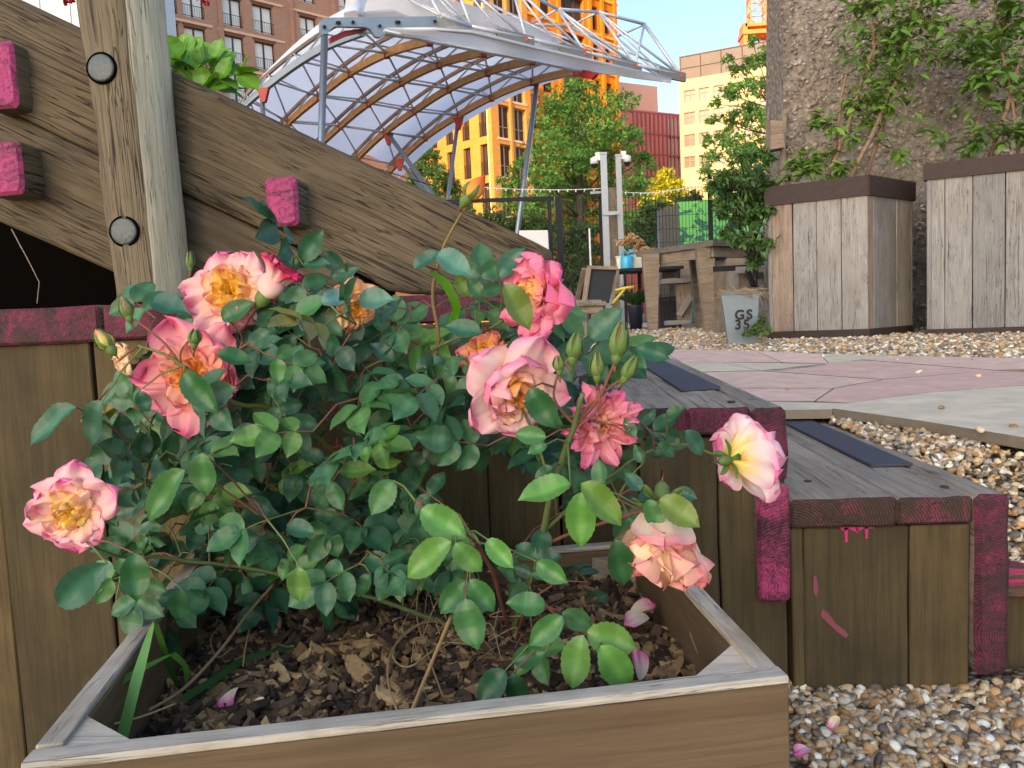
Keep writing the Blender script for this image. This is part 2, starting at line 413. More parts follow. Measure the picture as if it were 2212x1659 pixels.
W['grey'] = wood('silvered planter boards', (.315, .3, .275), (.245, .23, .21), 1.6, crack=.9, stain=(.2, .17, .14), stain_amt=.4, bump=.5)
W['brown'] = wood('reddish grey board', (.3, .23, .18), (.18, .13, .1), 1.0, crack=.5, stain=(.12, .08, .06), stain_amt=.4)
W['table'] = wood('table wood', (.3, .24, .18), (.19, .145, .105), 2.0, crack=.8, stain=(.13, .09, .06), stain_amt=.5)
W['darktop'] = wood('dark table top', (.16, .14, .125), (.08, .07, .065), .8, crack=.5, stain_amt=.3)
W['pinkside'] = wood('pink painted timber', (.12, .07, .045), (.05, .03, .02), 1.0, paint=PINK, cover=.55, crack=.8)
W['pinkbright'] = rings('bright pink end grain', (.11, .03, .045), (.03, .012, .018), paint=(.5, .06, .17), cover=.5, scale=70, rl=.35)
W['pinkend'] = rings('dark pink end grain', (.085, .03, .035), (.03, .017, .016), paint=(.25, .03, .08), cover=.46, scale=85)
W['pinkend2'] = rings('worn pink end grain', (.1, .055, .035), (.03, .018, .014), paint=(.33, .04, .11), cover=.36, scale=75)
W['oldend'] = rings('grey end grain', (.2, .17, .13), (.08, .06, .045), scale=40)
W['peg'] = rings('flaking pink peg end', (.2, .08, .1), (.04, .015, .025), paint=(.43, .055, .17), cover=.68, scale=28, rl=.12)
MT = {}
MT['steel'] = plain('galvanised steel', (.24, .27, .3), .45, .75, .2, 30)
MT['bolt'] = plain('dull bolt steel', (.075, .09, .095), .5, .5, .4, 150, .4)
MT['black'] = plain('black metal', (.01, .01, .012), .8, 0, .3)
MT['rust'] = plain('dark rusted steel', (.045, .026, .022), .75, .15, .45, 40, .4)
MT['rubber'] = plain('grit strip', (.055, .065, .085), .9, 0, .45, 900, .6)
MT['dark'] = plain('dark soil', (.014, .01, .007), .95, 0, .5, 60, .5, .1)
MT['zinc'] = plain('zinc tub', (.2, .245, .27), .5, .55, .25, 14, .2)
MT['ink'] = plain('stencil paint', (.02, .022, .025), .8)
MT['white'] = plain('white paint', (.75, .74, .7), .6, 0, .05)
MT['cream'] = plain('cream box', (.7, .66, .5), .6, 0, .06)
MT['blue'] = plain('blue plastic', (.01, .38, .62), .35, 0, .08)
MT['yellow'] = plain('yellow handle', (.62, .5, .05), .5)
MT['slate'] = plain('chalkboard', (.012, .013, .015), .7)
MT['purple'] = plain('dark purple plastic', (.035, .03, .055), .5)
MT['navy'] = plain('navy pot', (.015, .018, .04), .5)
MT['void'] = plain('painted shade black', (.003, .0025, .002), 1, 0, .3, 20, 0, 0)  # blackened so its colour carries the shade of hollow and bolt recess
MT['red'] = plain('red painted node', (.35, .02, .02), .5, 0, .3, 12)
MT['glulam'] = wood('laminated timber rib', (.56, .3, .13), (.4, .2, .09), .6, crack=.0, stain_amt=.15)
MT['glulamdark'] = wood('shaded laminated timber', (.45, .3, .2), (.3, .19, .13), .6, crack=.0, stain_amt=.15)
MT['tube'] = plain('truss tube', (.55, .57, .6), .45, .35, .15, 8)
MT['plate'] = plain('zinc plate', (.3, .37, .42), .5, .35, .2, 6)
b = NB('canopy fabric'); n = b.noise(b.coords((1, 1, 1)), 1.6, 3)
b.done(b.mix(n, (.93, .92, .92), (.97, .96, .96)), .7, b.bump(b.noise(b.coords((1, 1, 1)), 1.2, 3), .5, .08), 0, .2)
t = b.new('ShaderNodeBsdfTranslucent'); t.inputs[0].default_value = (.98, .98, .98, 1); ms = b.new('ShaderNodeMixShader'); ms.inputs[0].default_value = .72
b.link(b.b.outputs[0], ms.inputs[1]); b.link(t.outputs[0], ms.inputs[2]); b.link(ms.outputs[0], b.out.inputs[0]); MT['fabric'] = b.m
MT['peb'] = attr('pebbles', .6, .25, 180, .3)
MT['bark'] = attr('bark chips', .85, .35, 220, .5)
MT['slab'] = attr('sandstone slabs', .8, .22, 14, .35)
MT['petal'] = attr('petal', .55, .06, 60, .1, .3, .25)
MT['leaf'] = leafmat('rose leaf', .16, .4)
MT['leaf2'] = leafmat('shrub leaf', .25, .45)
MT['leaf3'] = leafmat('tree leaf', .3, .55)
MT['stem'] = attr('stems', .6, .15, 40, .2)
MT['barkt'] = plain('tree bark', (.1, .075, .05), .9, 0, .35, 12, .6)
MT['grass'] = leafmat('grass blade', .25, .4)
MT['brickbrown'] = brick('brown brick', (.42, .225, .15), (.5, .28, .19), (.45, .3, .21))
MT['brickor'] = brick('orange brick', (.6, .235, .055), (.68, .3, .075), (.6, .36, .14))
MT['brickdeep'] = brick('deep orange brick', (.66, .165, .015), (.72, .21, .02), (.6, .22, .05))
MT['stone'] = plain('pale stone band', (.72, .48, .32), .85, 0, .1)
MT['creamwall'] = plain('cream render', (.66, .44, .26), .85, 0, .06, 3)
MT['redwall'] = plain('red cladding', (.62, .2, .17), .7, 0, .1, 2)
MT['pinkwall'] = plain('pink render', (.72, .38, .28), .85, 0, .06, 2)
MT['frame'] = plain('window frame', (.085, .045, .035), .6)
MT['framel'] = plain('pale window frame', (.35, .24, .17), .6)
MT['glass'] = plain('window glass with drawn blind', (.8, .84, .74), .15, 0, .25, .6)
MT['glassd'] = plain('dark glass', (.05, .038, .03), .35, 0, .3, 1, 0, .15)
MT['glassg'] = plain('greenish glass', (.5, .56, .46), .2, 0, .2, 1)
MT['hoard'] = plain('grey hoarding mesh', (.17, .145, .14), .8, 0, .2, 1)
MT['crane'] = plain('crane paint', (.75, .22, .04), .5)
MT['asph'] = plain('asphalt', (.06, .058, .055), .9, 0, .3, 4)
# exposed aggregate concrete
b = NB('aggregate concrete'); vo = b.new('ShaderNodeTexVoronoi', feature='F1'); b.link(b.coords((1, 1, 1), False), vo.inputs['Vector']); vo.inputs['Scale'].default_value = 26
vr = b.new('ShaderNodeSeparateColor'); b.link(vo.outputs['Color'], vr.inputs[0])
n = b.noise(b.coords((1, 1, 1), False), 3, 6); n2 = b.noise(b.coords((1, 1, 1), False), 70, 5)
c = b.mix(b.ramp(vr.outputs[0], [(0, BLK), (1, WHT)]), (.2, .165, .135), (.42, .36, .3))
c = b.mix(b.ramp(vo.outputs['Distance'], [(.35, BLK), (.6, (.8,) * 3)]), c, (.14, .115, .095))
c = b.mix(b.ramp(n, [(.35, (.5,) * 3), (.65, BLK)]), c, (.2, .165, .13))
c = b.mix(.4, c, b.mix(n2, (.16, .13, .105), (.44, .38, .32)))
h = b.math('SUBTRACT', b.math('MULTIPLY', n2, .6), vo.outputs['Distance'])
MT['agg'] = b.done(c, .95, b.bump(h, 1.0, .02), 0, .15)
# green hoarding with dark leaf shapes
b = NB('green hoarding'); n = b.noise(b.coords((1, 1, 1), False), 5.5, 4, .6, 1.2)
tc = b.new('ShaderNodeTexCoord'); sp = b.new('ShaderNodeSeparateXYZ'); b.link(tc.outputs['Object'], sp.inputs[0])
k = b.math('SUBTRACT', n, b.math('MULTIPLY', b.math('SUBTRACT', sp.outputs[2], 1.2), .12))
MT['green'] = b.done(b.mix(b.ramp(k, [(.47, BLK), (.49, WHT)]), (.16, .62, .14), (.025, .16, .12)), .6)
PEBC = np.array([(.42, .29, .16), (.5, .38, .24), (.36, .2, .09), (.22, .155, .1), (.6, .52, .4), (.12, .1, .085), (.46, .25, .11), (.25, .22, .19), (.68, .6, .49), (.38, .28, .18), (.3, .17, .08), (.46, .36, .25)])
def pebcol(n): return np.minimum(.8, PEBC[RNG.integers(0, len(PEBC), n)] * RNG.uniform(.85, 1.6, (n, 1)) * np.array([.97, 1, .98]))
# ================================================================== SETTING: ground
YF = 1.15                                  # plane of the side of the steps
Z3 = PY(600, 645, YF).z; Z2 = PY(1500, 879, YF).z; Z1 = PY(1900, 1072, YF).z
def slabz(x, y): return 0.292 + 0.078 * min(1, max(0, (y - 1.6) / 2.6))
SL1 = PZ(1797, 880, .292); SL2 = PZ(2212, 946, .285)          # near edge of the slabs
SL2 = SL2 + (SL2 - SL1) * .6
def interp(x, xs, ys): return float(np.interp(x, xs, ys))
def terr(x, y):
    """gravel terrace height"""
    z = interp(y, [0, 1.1, 1.2, 1.36, 1.5, 1.75, 2.2, 4.2, 9], [.11, .115, .13, .222, .274, .285, .295, .362, .37])
    return z
XR = PY(2150, 1250, YF).x                  # outer face of the lowest riser
def gz(x, y):
    if x > XR and y > 1.22: return terr(x, y)
    if y > 3.4: return .362
    return 0.0
# lower ground sheet, terrace sheet, far ground
def sheet(name, x0, x1, y0, y1, nx, ny, fz, mat):
    xs = np.linspace(x0, x1, nx); ys = np.linspace(y0, y1, ny)
    V = [(x, y, fz(x, y)) for y in ys for x in xs]
    F = np.array([(j * nx + i, j * nx + i + 1, (j + 1) * nx + i + 1, (j + 1) * nx + i) for j in range(ny - 1) for i in range(nx - 1)])
    o = mesh(name, V, F, mat, smooth=True); return tag(o, kind='structure')
b = NB('gravel bed'); vo = b.new('ShaderNodeTexVoronoi'); b.link(b.coords((1, 1, 1), False), vo.inputs['Vector']); vo.inputs['Scale'].default_value = 75
sc_ = b.new('ShaderNodeSeparateColor'); b.link(vo.outputs['Color'], sc_.inputs[0])
c = b.ramp(sc_.outputs[0], [(0, (.16, .12, .08)), (.35, (.36, .27, .17)), (.65, (.28, .22, .16)), (.85, (.5, .44, .35)), (1, (.2, .15, .1))])
c = b.mix(b.ramp(vo.outputs['Distance'], [(.4, BLK), (.7, WHT)]), c, (.08, .055, .035))
MT['gravelbed'] = b.done(c, .9, b.bump(b.math('SUBTRACT', 1.0, vo.outputs['Distance']), 1.0, .01), 0, .2)
sheet('ground', -6, 6, -3, 3.3, 60, 20, lambda x, y: -.012 - .13 * min(1, max(0, (-.15 - x) / .4)), MT['gravelbed'])
sheet('gravel_terrace', XR + .0, 9, 1.21, 12, 40, 80, lambda x, y: terr(x, y) - .012, MT['gravelbed'])
sheet('upper_ground', -40, XR, 3.3, 12, 30, 12, lambda x, y: .352, MT['gravelbed'])
sheet('far_ground', -400, 400, 12, 600, 20, 30, lambda x, y: .345, MT['asph'])

# pebbles ---------------------------------------------------------------
def scatter(region, density, smin, smax, sub, zf, lift=.2):
    P = []
    for (x0, x1, y0, y1) in region:
        n = int((x1 - x0) * (y1 - y0) * density)
        q = np.stack([RNG.uniform(x0, x1, n), RNG.uniform(y0, y1, n)], 1); P.append(q)
    q = np.concatenate(P)
    if zf is not None and region[0][2] > 1.2: q = np.array([p for p in q if not onslab(*p)])
    S = RNG.uniform(smin, smax, len(q)) * RNG.choice([.75, 1, 1.25], len(q), p=[.35, .5, .15])
    z = np.array([zf(x, y) for x, y in q]) + RNG.uniform(-.006, .004, len(q)) + S * lift
    return pebbles(np.column_stack([q, z]), S, pebcol(len(q)), sub)
SLPX = [(1180, 700), (1270, 751), (1420, 752), (1632, 756), (1770, 762), (1980, 768), (2240, 772), (2420, 789), (2430, 815), (2470, 985), (2212, 945), (1990, 909), (1797, 883), (1670, 887), (1545, 840), (1420, 808), (1330, 782)]
def _pxz(u, v):
    z = .30
    for _ in range(6):
        p = PZ(u, v, z); z = slabz(p.x, p.y) + .012
    return p.x, p.y
SLXY = [_pxz(u, v) for u, v in SLPX[1:]]
def onslab(x, y):
    c = False
    for i in range(len(SLXY)):
        x0, y0 = SLXY[i]; x1, y1 = SLXY[i - 1]
        if (y0 > y) != (y1 > y) and x < (x1 - x0) * (y - y0) / (y1 - y0) + x0: c = not c
    return c
near = scatter([(.28, .95, .72, 1.17)], 21000, .0052, .0092, 2, lambda x, y: -.008 + .012 * noise.noise(Vector((x * 6, y * 6, 0))))
o = mesh('gravel', near[0], near[1], MT['peb'], smooth=True, col=near[2]); tag(o, 'loose brown and cream pea gravel at the foot of the steps', 'gravel', kind='stuff')
mid = scatter([(XR + .005, 2.2, 1.23, 2.4)], 14000, .0058, .0095, 1, terr)
o = mesh('gravel', mid[0], mid[1], MT['peb'], smooth=True, col=mid[2]); tag(o, 'pea gravel on the terrace between the steps and the paving', 'gravel', kind='stuff')
far = scatter([(-.2, 3.6, 2.4, 5.2)], 3400, .009, .014, 1, lambda x, y: terr(x, y))
far2 = scatter([(.1, 2.8, 5.2, 8.5)], 900, .012, .02, 1, lambda x, y: .37)
Vv = np.concatenate([far[0], far2[0]]); Ff = np.concatenate([far[1], far2[1] + len(far[0])]); Cc = np.concatenate([far[2], far2[2]])
o = mesh('gravel', Vv, Ff, MT['peb'], smooth=True, col=Cc); tag(o, 'paler gravel around the planters and the timber table', 'gravel', kind='stuff')
# paving slabs: quads in a slab plane, each with its own sandstone colour
pm = MB()
buff, pink = (.42, .36, .26), (.46, .31, .25)
def slab(px, col, lift=.0):
    P = []
    for (u, v) in px:
        z = .30
        for _ in range(6):
            p = PZ(u, v, z); z = slabz(p.x, p.y) + .012
        P.append(Vector((p.x, p.y, z + lift)))
    col = tuple(q * 1.5 for q in col); c = sum(P, Vector()) / len(P); P = [c + (p - c) * .992 for p in P]
    n = len(P)
    fine = [Vector((0, 0, -.05))] 
    pm.prism([p + Vector((0, 0, -.022)) for p in P][::-1], Vector((0, 0, .022)), 1, 0, col)
    pm.m[-n - 1] = 0
def pxz(u, v):
    z = .30
    for _ in range(6):
        p = PZ(u, v, z); z = slabz(p.x, p.y) + .012
    return p.x, p.y
A = [(1290, 752), (1420, 757), (1560, 764), (1730, 769), (1880, 767), (2060, 771), (2240, 776), (2420, 781)]
slab([(1270, 752), (1420, 753), (1470, 781), (1330, 779)], pink)
slab([(1421, 753), (1632, 757), (1690, 782), (1471, 781)], pink)
slab([(1633, 757), (1770, 763), (1790, 785), (1691, 782)], tuple(x * 1.1 for x in pink))
slab([(1330, 780), (1560, 782), (1640, 800), (1400, 805)], buff)
slab([(1561, 782), (1790, 786), (1700, 800), (1641, 800)], buff)
slab([(1771, 763), (1980, 769), (1860, 776), (1791, 785)], buff)
slab([(1420, 806), (1640, 801), (1905, 820), (1800, 838), (1545, 838)], (.45, .31, .25))
slab([(1641, 800), (1860, 777), (2150, 800), (1906, 819)], (.43, .28, .225))
slab([(1981, 769), (2240, 773), (2420, 790), (2150, 799), (1861, 776)], (.46, .31, .245))
slab([(1545, 839), (1799, 839), (1760, 866), (1650, 866)], pink)
slab([(1801, 839), (1906, 820), (2150, 800), (2430, 815), (2000, 848), (1830, 870), (1761, 866)], (.42, .27, .22))
slab([(1650, 867), (1830, 871), (1797, 884), (1670, 886)], (.4, .35, .26))
slab([(2001, 848), (2430, 816), (2470, 985), (2212, 945), (1990, 909), (1797, 882), (1831, 870)], (.43, .37, .27))
slab([(1180, 700), (1400, 697), (1420, 706), (1180, 716)], pink)
o = mesh('paving', pm.v, pm.f, [MT['slab'], plain('dirty slab edge', (.2, .165, .12), .9, 0, .3, 40, .4)], fm=pm.m, col=pm.c); tag(o, kind='structure')
# a few loose stones lying on the slabs (part of the gravel)
pts = [(2112, 816), (1940, 780), (2100, 778), (2190, 925), (2118, 932), (2032, 884), (1778, 770), (1836, 826), (1985, 805), (1700, 842)]
q = []
for (u, v) in pts:
    x, y = pxz(u, v); q.append((x, y, slabz(x, y) + .016))
pb = pebbles(np.array(q), RNG.uniform(.005, .009, len(q)), pebcol(len(q)), 2)
o = mesh('gravel', pb[0], pb[1], MT['peb'], smooth=True, col=pb[2]); tag(o, 'stray pebbles lying on the sandstone slabs', 'pebbles', kind='stuff')
# ================================================================== the timber steps
def X(u, v, y=YF): return PY(u, v, y).x
def Z(u, v, y=YF): return PY(u, v, y).z
steps = thing('timber_steps', (0.35, 1.6, 0), 'weathered timber steps with pink painted ends climbing beside the rose planter', 'steps')
TH = .044; YB = 3.3
xr1a, xr1b = X(2097, 1150), X(2172, 1150); xr2a, xr2b = X(1623, 1000), X(1697, 1000); xr3a, xr3b = X(1150, 680), X(1221, 680)
xs_t = X(1929, 1080)
def board_y(name, x0, x1, z0, z1, y0, y1, mats, par=steps, **k):
    """board whose grain runs along Y"""
    if (x1 - x0) >= (z1 - z0):
        return plank(name, ((x0 + x1) / 2, y0, (z0 + z1) / 2), ((x0 + x1) / 2, y1, (z0 + z1) / 2), x1 - x0, z1 - z0, (1, 0, 0), mats, par, **k)
    return plank(name, ((x0 + x1) / 2, y0, (z0 + z1) / 2), ((x0 + x1) / 2, y1, (z0 + z1) / 2), z1 - z0, x1 - x0, (0, 0, 1), mats, par, **k)
E1, E2 = [W['tread'], W['pinkend']], [W['tread'], W['pinkend2']]
board_y('tread_board', xr2b + .002, xs_t - .001, Z1 - .042, Z1, YF - .012, YB, E2, bev=.004, nx=24, rough=.002)
board_y('tread_board', xs_t + .002, xr1a - .002, Z1 - .040, Z1 - .002, YF - .010, YB, E2, bev=.004, nx=24, rough=.002)
board_y('nosing_board', xr1a, xr1b, Z(2130, 1455), Z1 - .001, YF - .016, YB, [W['tread'], W['pinkbright'] if False else W['pinkend']], bev=.008, nx=24, rough=.003)
board_y('tread_board', xr3b + .002, X(1480, 900), Z2 - .044, Z2, YF - .010, YB, E1, bev=.004, nx=24, rough=.002)
board_y('tread_board', X(1480, 900) + .002, xr2a - .002, Z2 - .040, Z2 - .001, YF - .012, YB, E1, bev=.004, nx=24, rough=.002)
zs = Z(1660, 1040)
board_y('nosing_board', xr2a, xr2b, zs + .001, Z2 - .001, YF - .016, YB, E1, bev=.007, nx=24, rough=.003)
board_y('nosing_board', xr2a + .002, xr2b - .001, Z(1660, 1290), zs - .001, YF - .022, YB, [W['tread'], W['pinkbright']], bev=.005, nx=20, rough=.002)
board_y('nosing_board', xr3a, xr3b, Z(1190, 1000), Z(1190, 628), YF - .014, YB, E1, bev=.005, nx=20, rough=.002)
board_y('tread_board', X(640, 690), xr3a - .003, Z(900, 700), Z(900, 637), YF - .004, YB, E1, bev=.004, nx=20, rough=.002)
# the broad pink board under the post
xl = -1.6; xj = X(228, 700)
zt = Z(120, 664); zb = Z(120, 742)
board_y('tread_board', -.98, xj - .002, zb, zt, YF - .014, YF + .9, E1, bev=.004, nx=16)
board_y('tread_board', xj + .002, X(640, 690) - .003, zb + .002, zt - .001, YF - .012, YF + .9, E1, bev=.004, nx=16)
board_y('tread_board', -1.6, -.984, zb, zt, YF - .014, YF + .9, E1, bev=.004, nx=16)
# upright cladding boards of the side wall
jx = [-1.7, -1.3, -1.0] + [X(u, 1150) for u in (10, 233, 436, 640, 850, 1060, 1215, 1385, 1556, 1702)]
for i in range(len(jx) - 1):
    a, c_ = jx[i] + .0015, jx[i + 1] - .0015; xm = (a + c_) / 2
    top = zb if xm < X(640, 690) else (Z(900, 702) if xm < xr3a else (Z2 - .046 if xm < xr2b else Z1))
    if xm > xr3a: top = Z2 - .046
    plank('side_board', (xm, YF + .012, -.16), (xm, YF + .012, top), c_ - a, .026, (1, 0, 0), W['clad'], steps, bev=.002, nx=14, rough=.0018)
jx = [X(1702, 1150) + .001, X(1712, 1300) + .016, X(1965, 1300), X(2097, 1150)]
for i in range(3):
    a, c_ = jx[i] + .001, jx[i + 1] - .001
    plank('side_board', ((a + c_) / 2, YF + .012, -.05), ((a + c_) / 2, YF + .012, Z1 - .044), c_ - a, .026, (1, 0, 0), W['clad'], steps, bev=.002, nx=14, rough=.0018)
# pink paint runs on the boards under the lowest tread
pr = MB()
def blob(pts, y=YF - .0035, th=.0015):
    pr.prism([PY(u, v, y) for (u, v) in pts], Vector((0, th, 0)))
def drip(u, v0, v1, wd):
    pts = [(u - wd, v0), (u + wd, v0)] + [(u + wd * .6, v1 - wd)] + [(u + wd * math.cos(a) * .95, v1 - wd + wd * 1.2 * math.sin(a)) for a in (.3, 1.0, 1.57, 2.1, 2.8)] + [(u - wd * .6, v1 - wd)]
    blob(pts)
blob([(1808, 1134), (1894, 1130), (1888, 1141), (1862, 1143), (1850, 1150), (1835, 1143), (1820, 1147)])
drip(1828, 1140, 1171, 4.5); drip(1872, 1138, 1163, 4); drip(1852, 1140, 1152, 3)
sm2 = MB(); sm2.prism([PY(u, v, YF - .0032) for (u, v) in [(1757, 1244), (1764, 1246), (1768, 1275), (1764, 1290), (1757, 1280)]], Vector((0, .0015, 0))); sm2.prism([PY(u, v, YF - .0032) for (u, v) in [(1775, 1315), (1790, 1325), (1808, 1350), (1826, 1362), (1834, 1372), (1826, 1378), (1810, 1366), (1790, 1348), (1772, 1330)]], Vector((0, .0015, 0)))
sm2.build('paint_run', plain('faded pink paint', (.2, .045, .07), .7), steps, 'faded pink paint smear low on the side boards')
pr.build('paint_run', plain('pink paint', (.46, .03, .14), .35), steps, 'pink paint dripping below the lowest tread end')
# anti slip strips
def strip(u0, v0, u1, v1, z, mat=MT['rubber']):
    a = PZ(u0, v0, z); c_ = PZ(u1, v1, z); mb = MB()
    mb.prism([Vector((a.x, a.y, z + .0005)), Vector((c_.x, c_.y, z + .0005)), Vector((c_.x, YB - .1, z + .0005)), Vector((a.x, YB - .1, z + .0005))], Vector((0, 0, .004)))
    mb.build('anti_slip_strip', mat, steps)
strip(1882, 1009, 1972, 1006, Z1); strip(1470, 846, 1556, 840, Z2)
# screw heads and the dark frame inside
sm = MB()
for (u, v) in ((1781, 882), (1622, 868)):
    pass
for (u, v, z) in ((1580, 868, Z2), (1745, 1040, Z1), (2040, 1052, Z1)):
    sm = MB(); p = PZ(u, v, z); sm.tube([p + Vector((0, 0, -.002)), p + Vector((0, 0, .0015))], .006, 10)
    sm.build('screw_head', MT['rust'], steps)
ib = MB()
xi = xr1a - .01
ib.prism([(-1.7, 1.25, .0), (xi, 1.25, .0), (xi, 1.25, Z1 - .05), (-1.7, 1.25, Z1 - .05)], Vector((0, 2.0, 0)))
ib.prism([(-1.7, 1.25, Z1 - .049), (xr2a - .01, 1.25, Z1 - .049), (xr2a - .01, 1.25, Z2 - .05), (-1.7, 1.25, Z2 - .05)], Vector((0, 2.0, 0)))
ib.prism([(-1.7, 3.2, .3), (-1.7, 3.2, Z3 - .1), (xr3a, 3.2, Z3 - .1), (xr3a, 3.2, .3)], Vector((0, .05, 0)))
ib.build('inner_frame', MT['dark'], steps)
plank('kerb_board', (XR + .012, YF + .075, Z(2185, 1286)), (XR + 2.0, YF + .075, Z(2185, 1286) - .01), .045, .05, (0, 0, 1), [W['pinkside'], W['pinkend']], thing('gravel_edging', (XR + .5, YF + .07, 0), 'low timber edging with pink painted top board holding back the terrace gravel', 'edging'), nx=12)
ge = [o for o in COL.objects if o.name == 'gravel_edging'][0]
for k in range(5):
    xa = XR + .014 + k * .19
    plank('edging_board', (xa + .09, YF + .085, -.04), (xa + .09, YF + .085, Z(2185, 1312)), .178, .03, (1, 0, 0), W['clad'], ge, nx=4)
# ================================================================== the big diagonal timber frame
fr = thing('timber_stair_frame', (-.5, 1.2, Z3), 'massive sloping timber beams bolted to a round log post with pink peg ends', 'timber frame')
YBm = YF + .02; BT = .09
def beam(name, top, bot, mats, y0=YBm, th=BT, rough=.004, seed=3.0, nseg=46, par=fr, cracks=()):
    """top and bottom: picture polylines (u, v) of the beam's front face; built along the beam with wavering edges"""
    T = [PY(u, v, y0) for u, v in top]; B_ = [PY(u, v, y0) for u, v in bot]
    def samp(P, t):
        x = P[0].x + (P[-1].x - P[0].x) * t
        for i in range(len(P) - 1):
            if P[i].x <= x <= P[i + 1].x + 1e-9: 
                k = (x - P[i].x) / (P[i + 1].x - P[i].x + 1e-9); return P[i].lerp(P[i + 1], k)
        return P[-1].copy()
    a = (T[0] + B_[0]) / 2; c_ = (T[-1] + B_[-1]) / 2; Xd = Vector((c_.x - a.x, 0, c_.z - a.z)).normalized(); Xd = (T[-1] - T[0]).normalized()
    Zd = Vector((0, 1, 0)).cross(Xd) * -1; Yd = Vector((0, 1, 0))
    rows = []; nv = 26
    for i in range(nseg + 1):
        t = i / nseg; p = samp(T, t); q = samp(B_, t); r = []
        for j in range(nv + 1):
            s = j / nv; m = p.lerp(q, s); e = min(s, 1 - s); rd = .006
            dy = max(0, (rd / .25 - e) / (rd / .25)) ** 2 * rd
            n_ = noise.noise(Vector((m.x * 5 + seed, m.z * 5, 1))) * rough + noise.noise(Vector((Xd.dot(m) * 4 + seed, Zd.dot(m) * 55, 4))) * rough * .45
            r.append(m + Vector((0, dy + n_, 0)))
        # back edge
        q2 = q + Vector((0, th, 0)); p2 = p + Vector((0, th, 0)); r += [q2, p2]
        rows.append(r)
    m = len(rows[0]); V = [p for r in rows for p in r]; F = []; fm = []; sm = []
    for i in range(nseg):
        for j in range(m):
            j2 = (j + 1) % m; F.append((i * m + j, i * m + j2, (i + 1) * m + j2, (i + 1) * m + j)); fm.append(0); sm.append(j < nv)
    F.append(tuple(range(m))[::-1]); fm.append(1); sm.append(False); F.append(tuple(nseg * m + k for k in range(m))); fm.append(1); sm.append(False)
    Mx = Matrix.Identity(4)
    for i in range(3): Mx[i][0] = Xd[i]; Mx[i][1] = Yd[i]; Mx[i][2] = Zd[i]; Mx[i][3] = a[i]
    inv = Mx.inverted(); me = bpy.data.meshes.new(name); me.from_pydata([tuple(inv @ p) for p in V], [], F); me.update()
    for q in mats: me.materials.append(q)
    me.polygons.foreach_set('material_index', fm); me.polygons.foreach_set('use_smooth', sm)
    o = bpy.data.objects.new(name, me); COL.objects.link(o); o.matrix_basis = Mx; adopt(o, par); return o
top = [(-160, -98), (-60, -51), (328, 132), (885, 396), (1120, 505), (1172, 530), (1190, 541)]
seam = [(-160, 155), (0, 232), (204, 332), (366, 404), (600, 522), (760, 604), (1190, 604)]
up_bot = [(-160, 154), (0, 231), (204, 331), (366, 403), (600, 512), (700, 558), (790, 598), (845, 632), (1190, 640)]
lo_top = [(-160, 156), (0, 233), (204, 333), (366, 405), (600, 515), (690, 562), (780, 608), (826, 632)]
lo_bot = [(-160, 410), (0, 481), (240, 587), (340, 634), (420, 650), (600, 652), (826, 641)]
beam('upper_beam', top, up_bot, [W['beam'], W['oldend']], seed=3)
beam('lower_beam', lo_top, lo_bot, [W['beam'], W['oldend']], y0=YBm + .004, seed=9)
# broad drying split between peg and beam end, as a dark sunken wedge
# post: a log flattened on its front, light painted into its paler right side
yP = YF - .085
def post():
    mb = MB(); rows = []; n = 44; sec = 28
    for i in range(n + 1):
        t = i / n; v = -90 + t * 745
        def ln(u0, u1): return u0 + (u1 - u0) * ((v) / 650)
        l = PY(ln(162, 247), v, yP); m_ = PY(ln(262, 325), v, yP); r_ = PY(ln(322, 386), v, yP + .035)
        w1 = (m_.x - l.x); r = []
        L_, M_, R_ = l.x, m_.x, r_.x
        prof = [(L_ + .004, .012), (L_ + .001, .006), (L_ + .006, .001)] + [(L_ + w1 * k, 0) for k in (.2, .4, .6, .8, .95)] + [(M_ + .004, .002), (M_ + (R_ - M_) * .3, .008), (M_ + (R_ - M_) * .6, .02), (M_ + (R_ - M_) * .85, .036), (R_, .055), (R_ - .004, .085), (M_ + (R_ - M_) * .5, .1), (M_, .103), (L_ + w1 * .4, .1), (L_ + .01, .08), (L_, .05), (L_ - .001, .03)]
        for k, (x, y) in enumerate(prof):
            a = noise.noise(Vector((x * 30, y * 30, l.z * 4))) * .0035 + noise.noise(Vector((k * .7, 3, l.z * 14))) * .0016
            r.append(Vector((x + a, yP + y + a, l.z)))
        rows.append(r)
    m = len(rows[0]); V = [p for r in rows for p in r]; F = []; 
    for i in range(n):
        for j in range(m): F.append((i * m + j, (i + 1) * m + j, (i + 1) * m + (j + 1) % m, i * m + (j + 1) % m))
    F.append(tuple(range(m))); F.append(tuple(n * m + k for k in reversed(range(m))))
    base = rows[-1][4]; tp = rows[0][4]; Xd = (tp - base).normalized(); Yd = Vector((0, 1, 0)); Zd = Xd.cross(Yd); Mx = Matrix.Identity(4)
    for i in range(3): Mx[i][0] = Xd[i]; Mx[i][1] = Yd[i]; Mx[i][2] = Zd[i]; Mx[i][3] = base[i]
    inv = Mx.inverted(); me = bpy.data.meshes.new('log_post'); me.from_pydata([tuple(inv @ p) for p in V], [], F); me.update(); me.materials.append(W['post']); me.materials.append(W['postlit'])
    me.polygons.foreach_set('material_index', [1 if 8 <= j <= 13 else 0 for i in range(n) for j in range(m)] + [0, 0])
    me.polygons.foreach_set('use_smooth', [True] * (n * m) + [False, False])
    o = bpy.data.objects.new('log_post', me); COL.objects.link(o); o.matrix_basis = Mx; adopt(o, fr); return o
po = post()
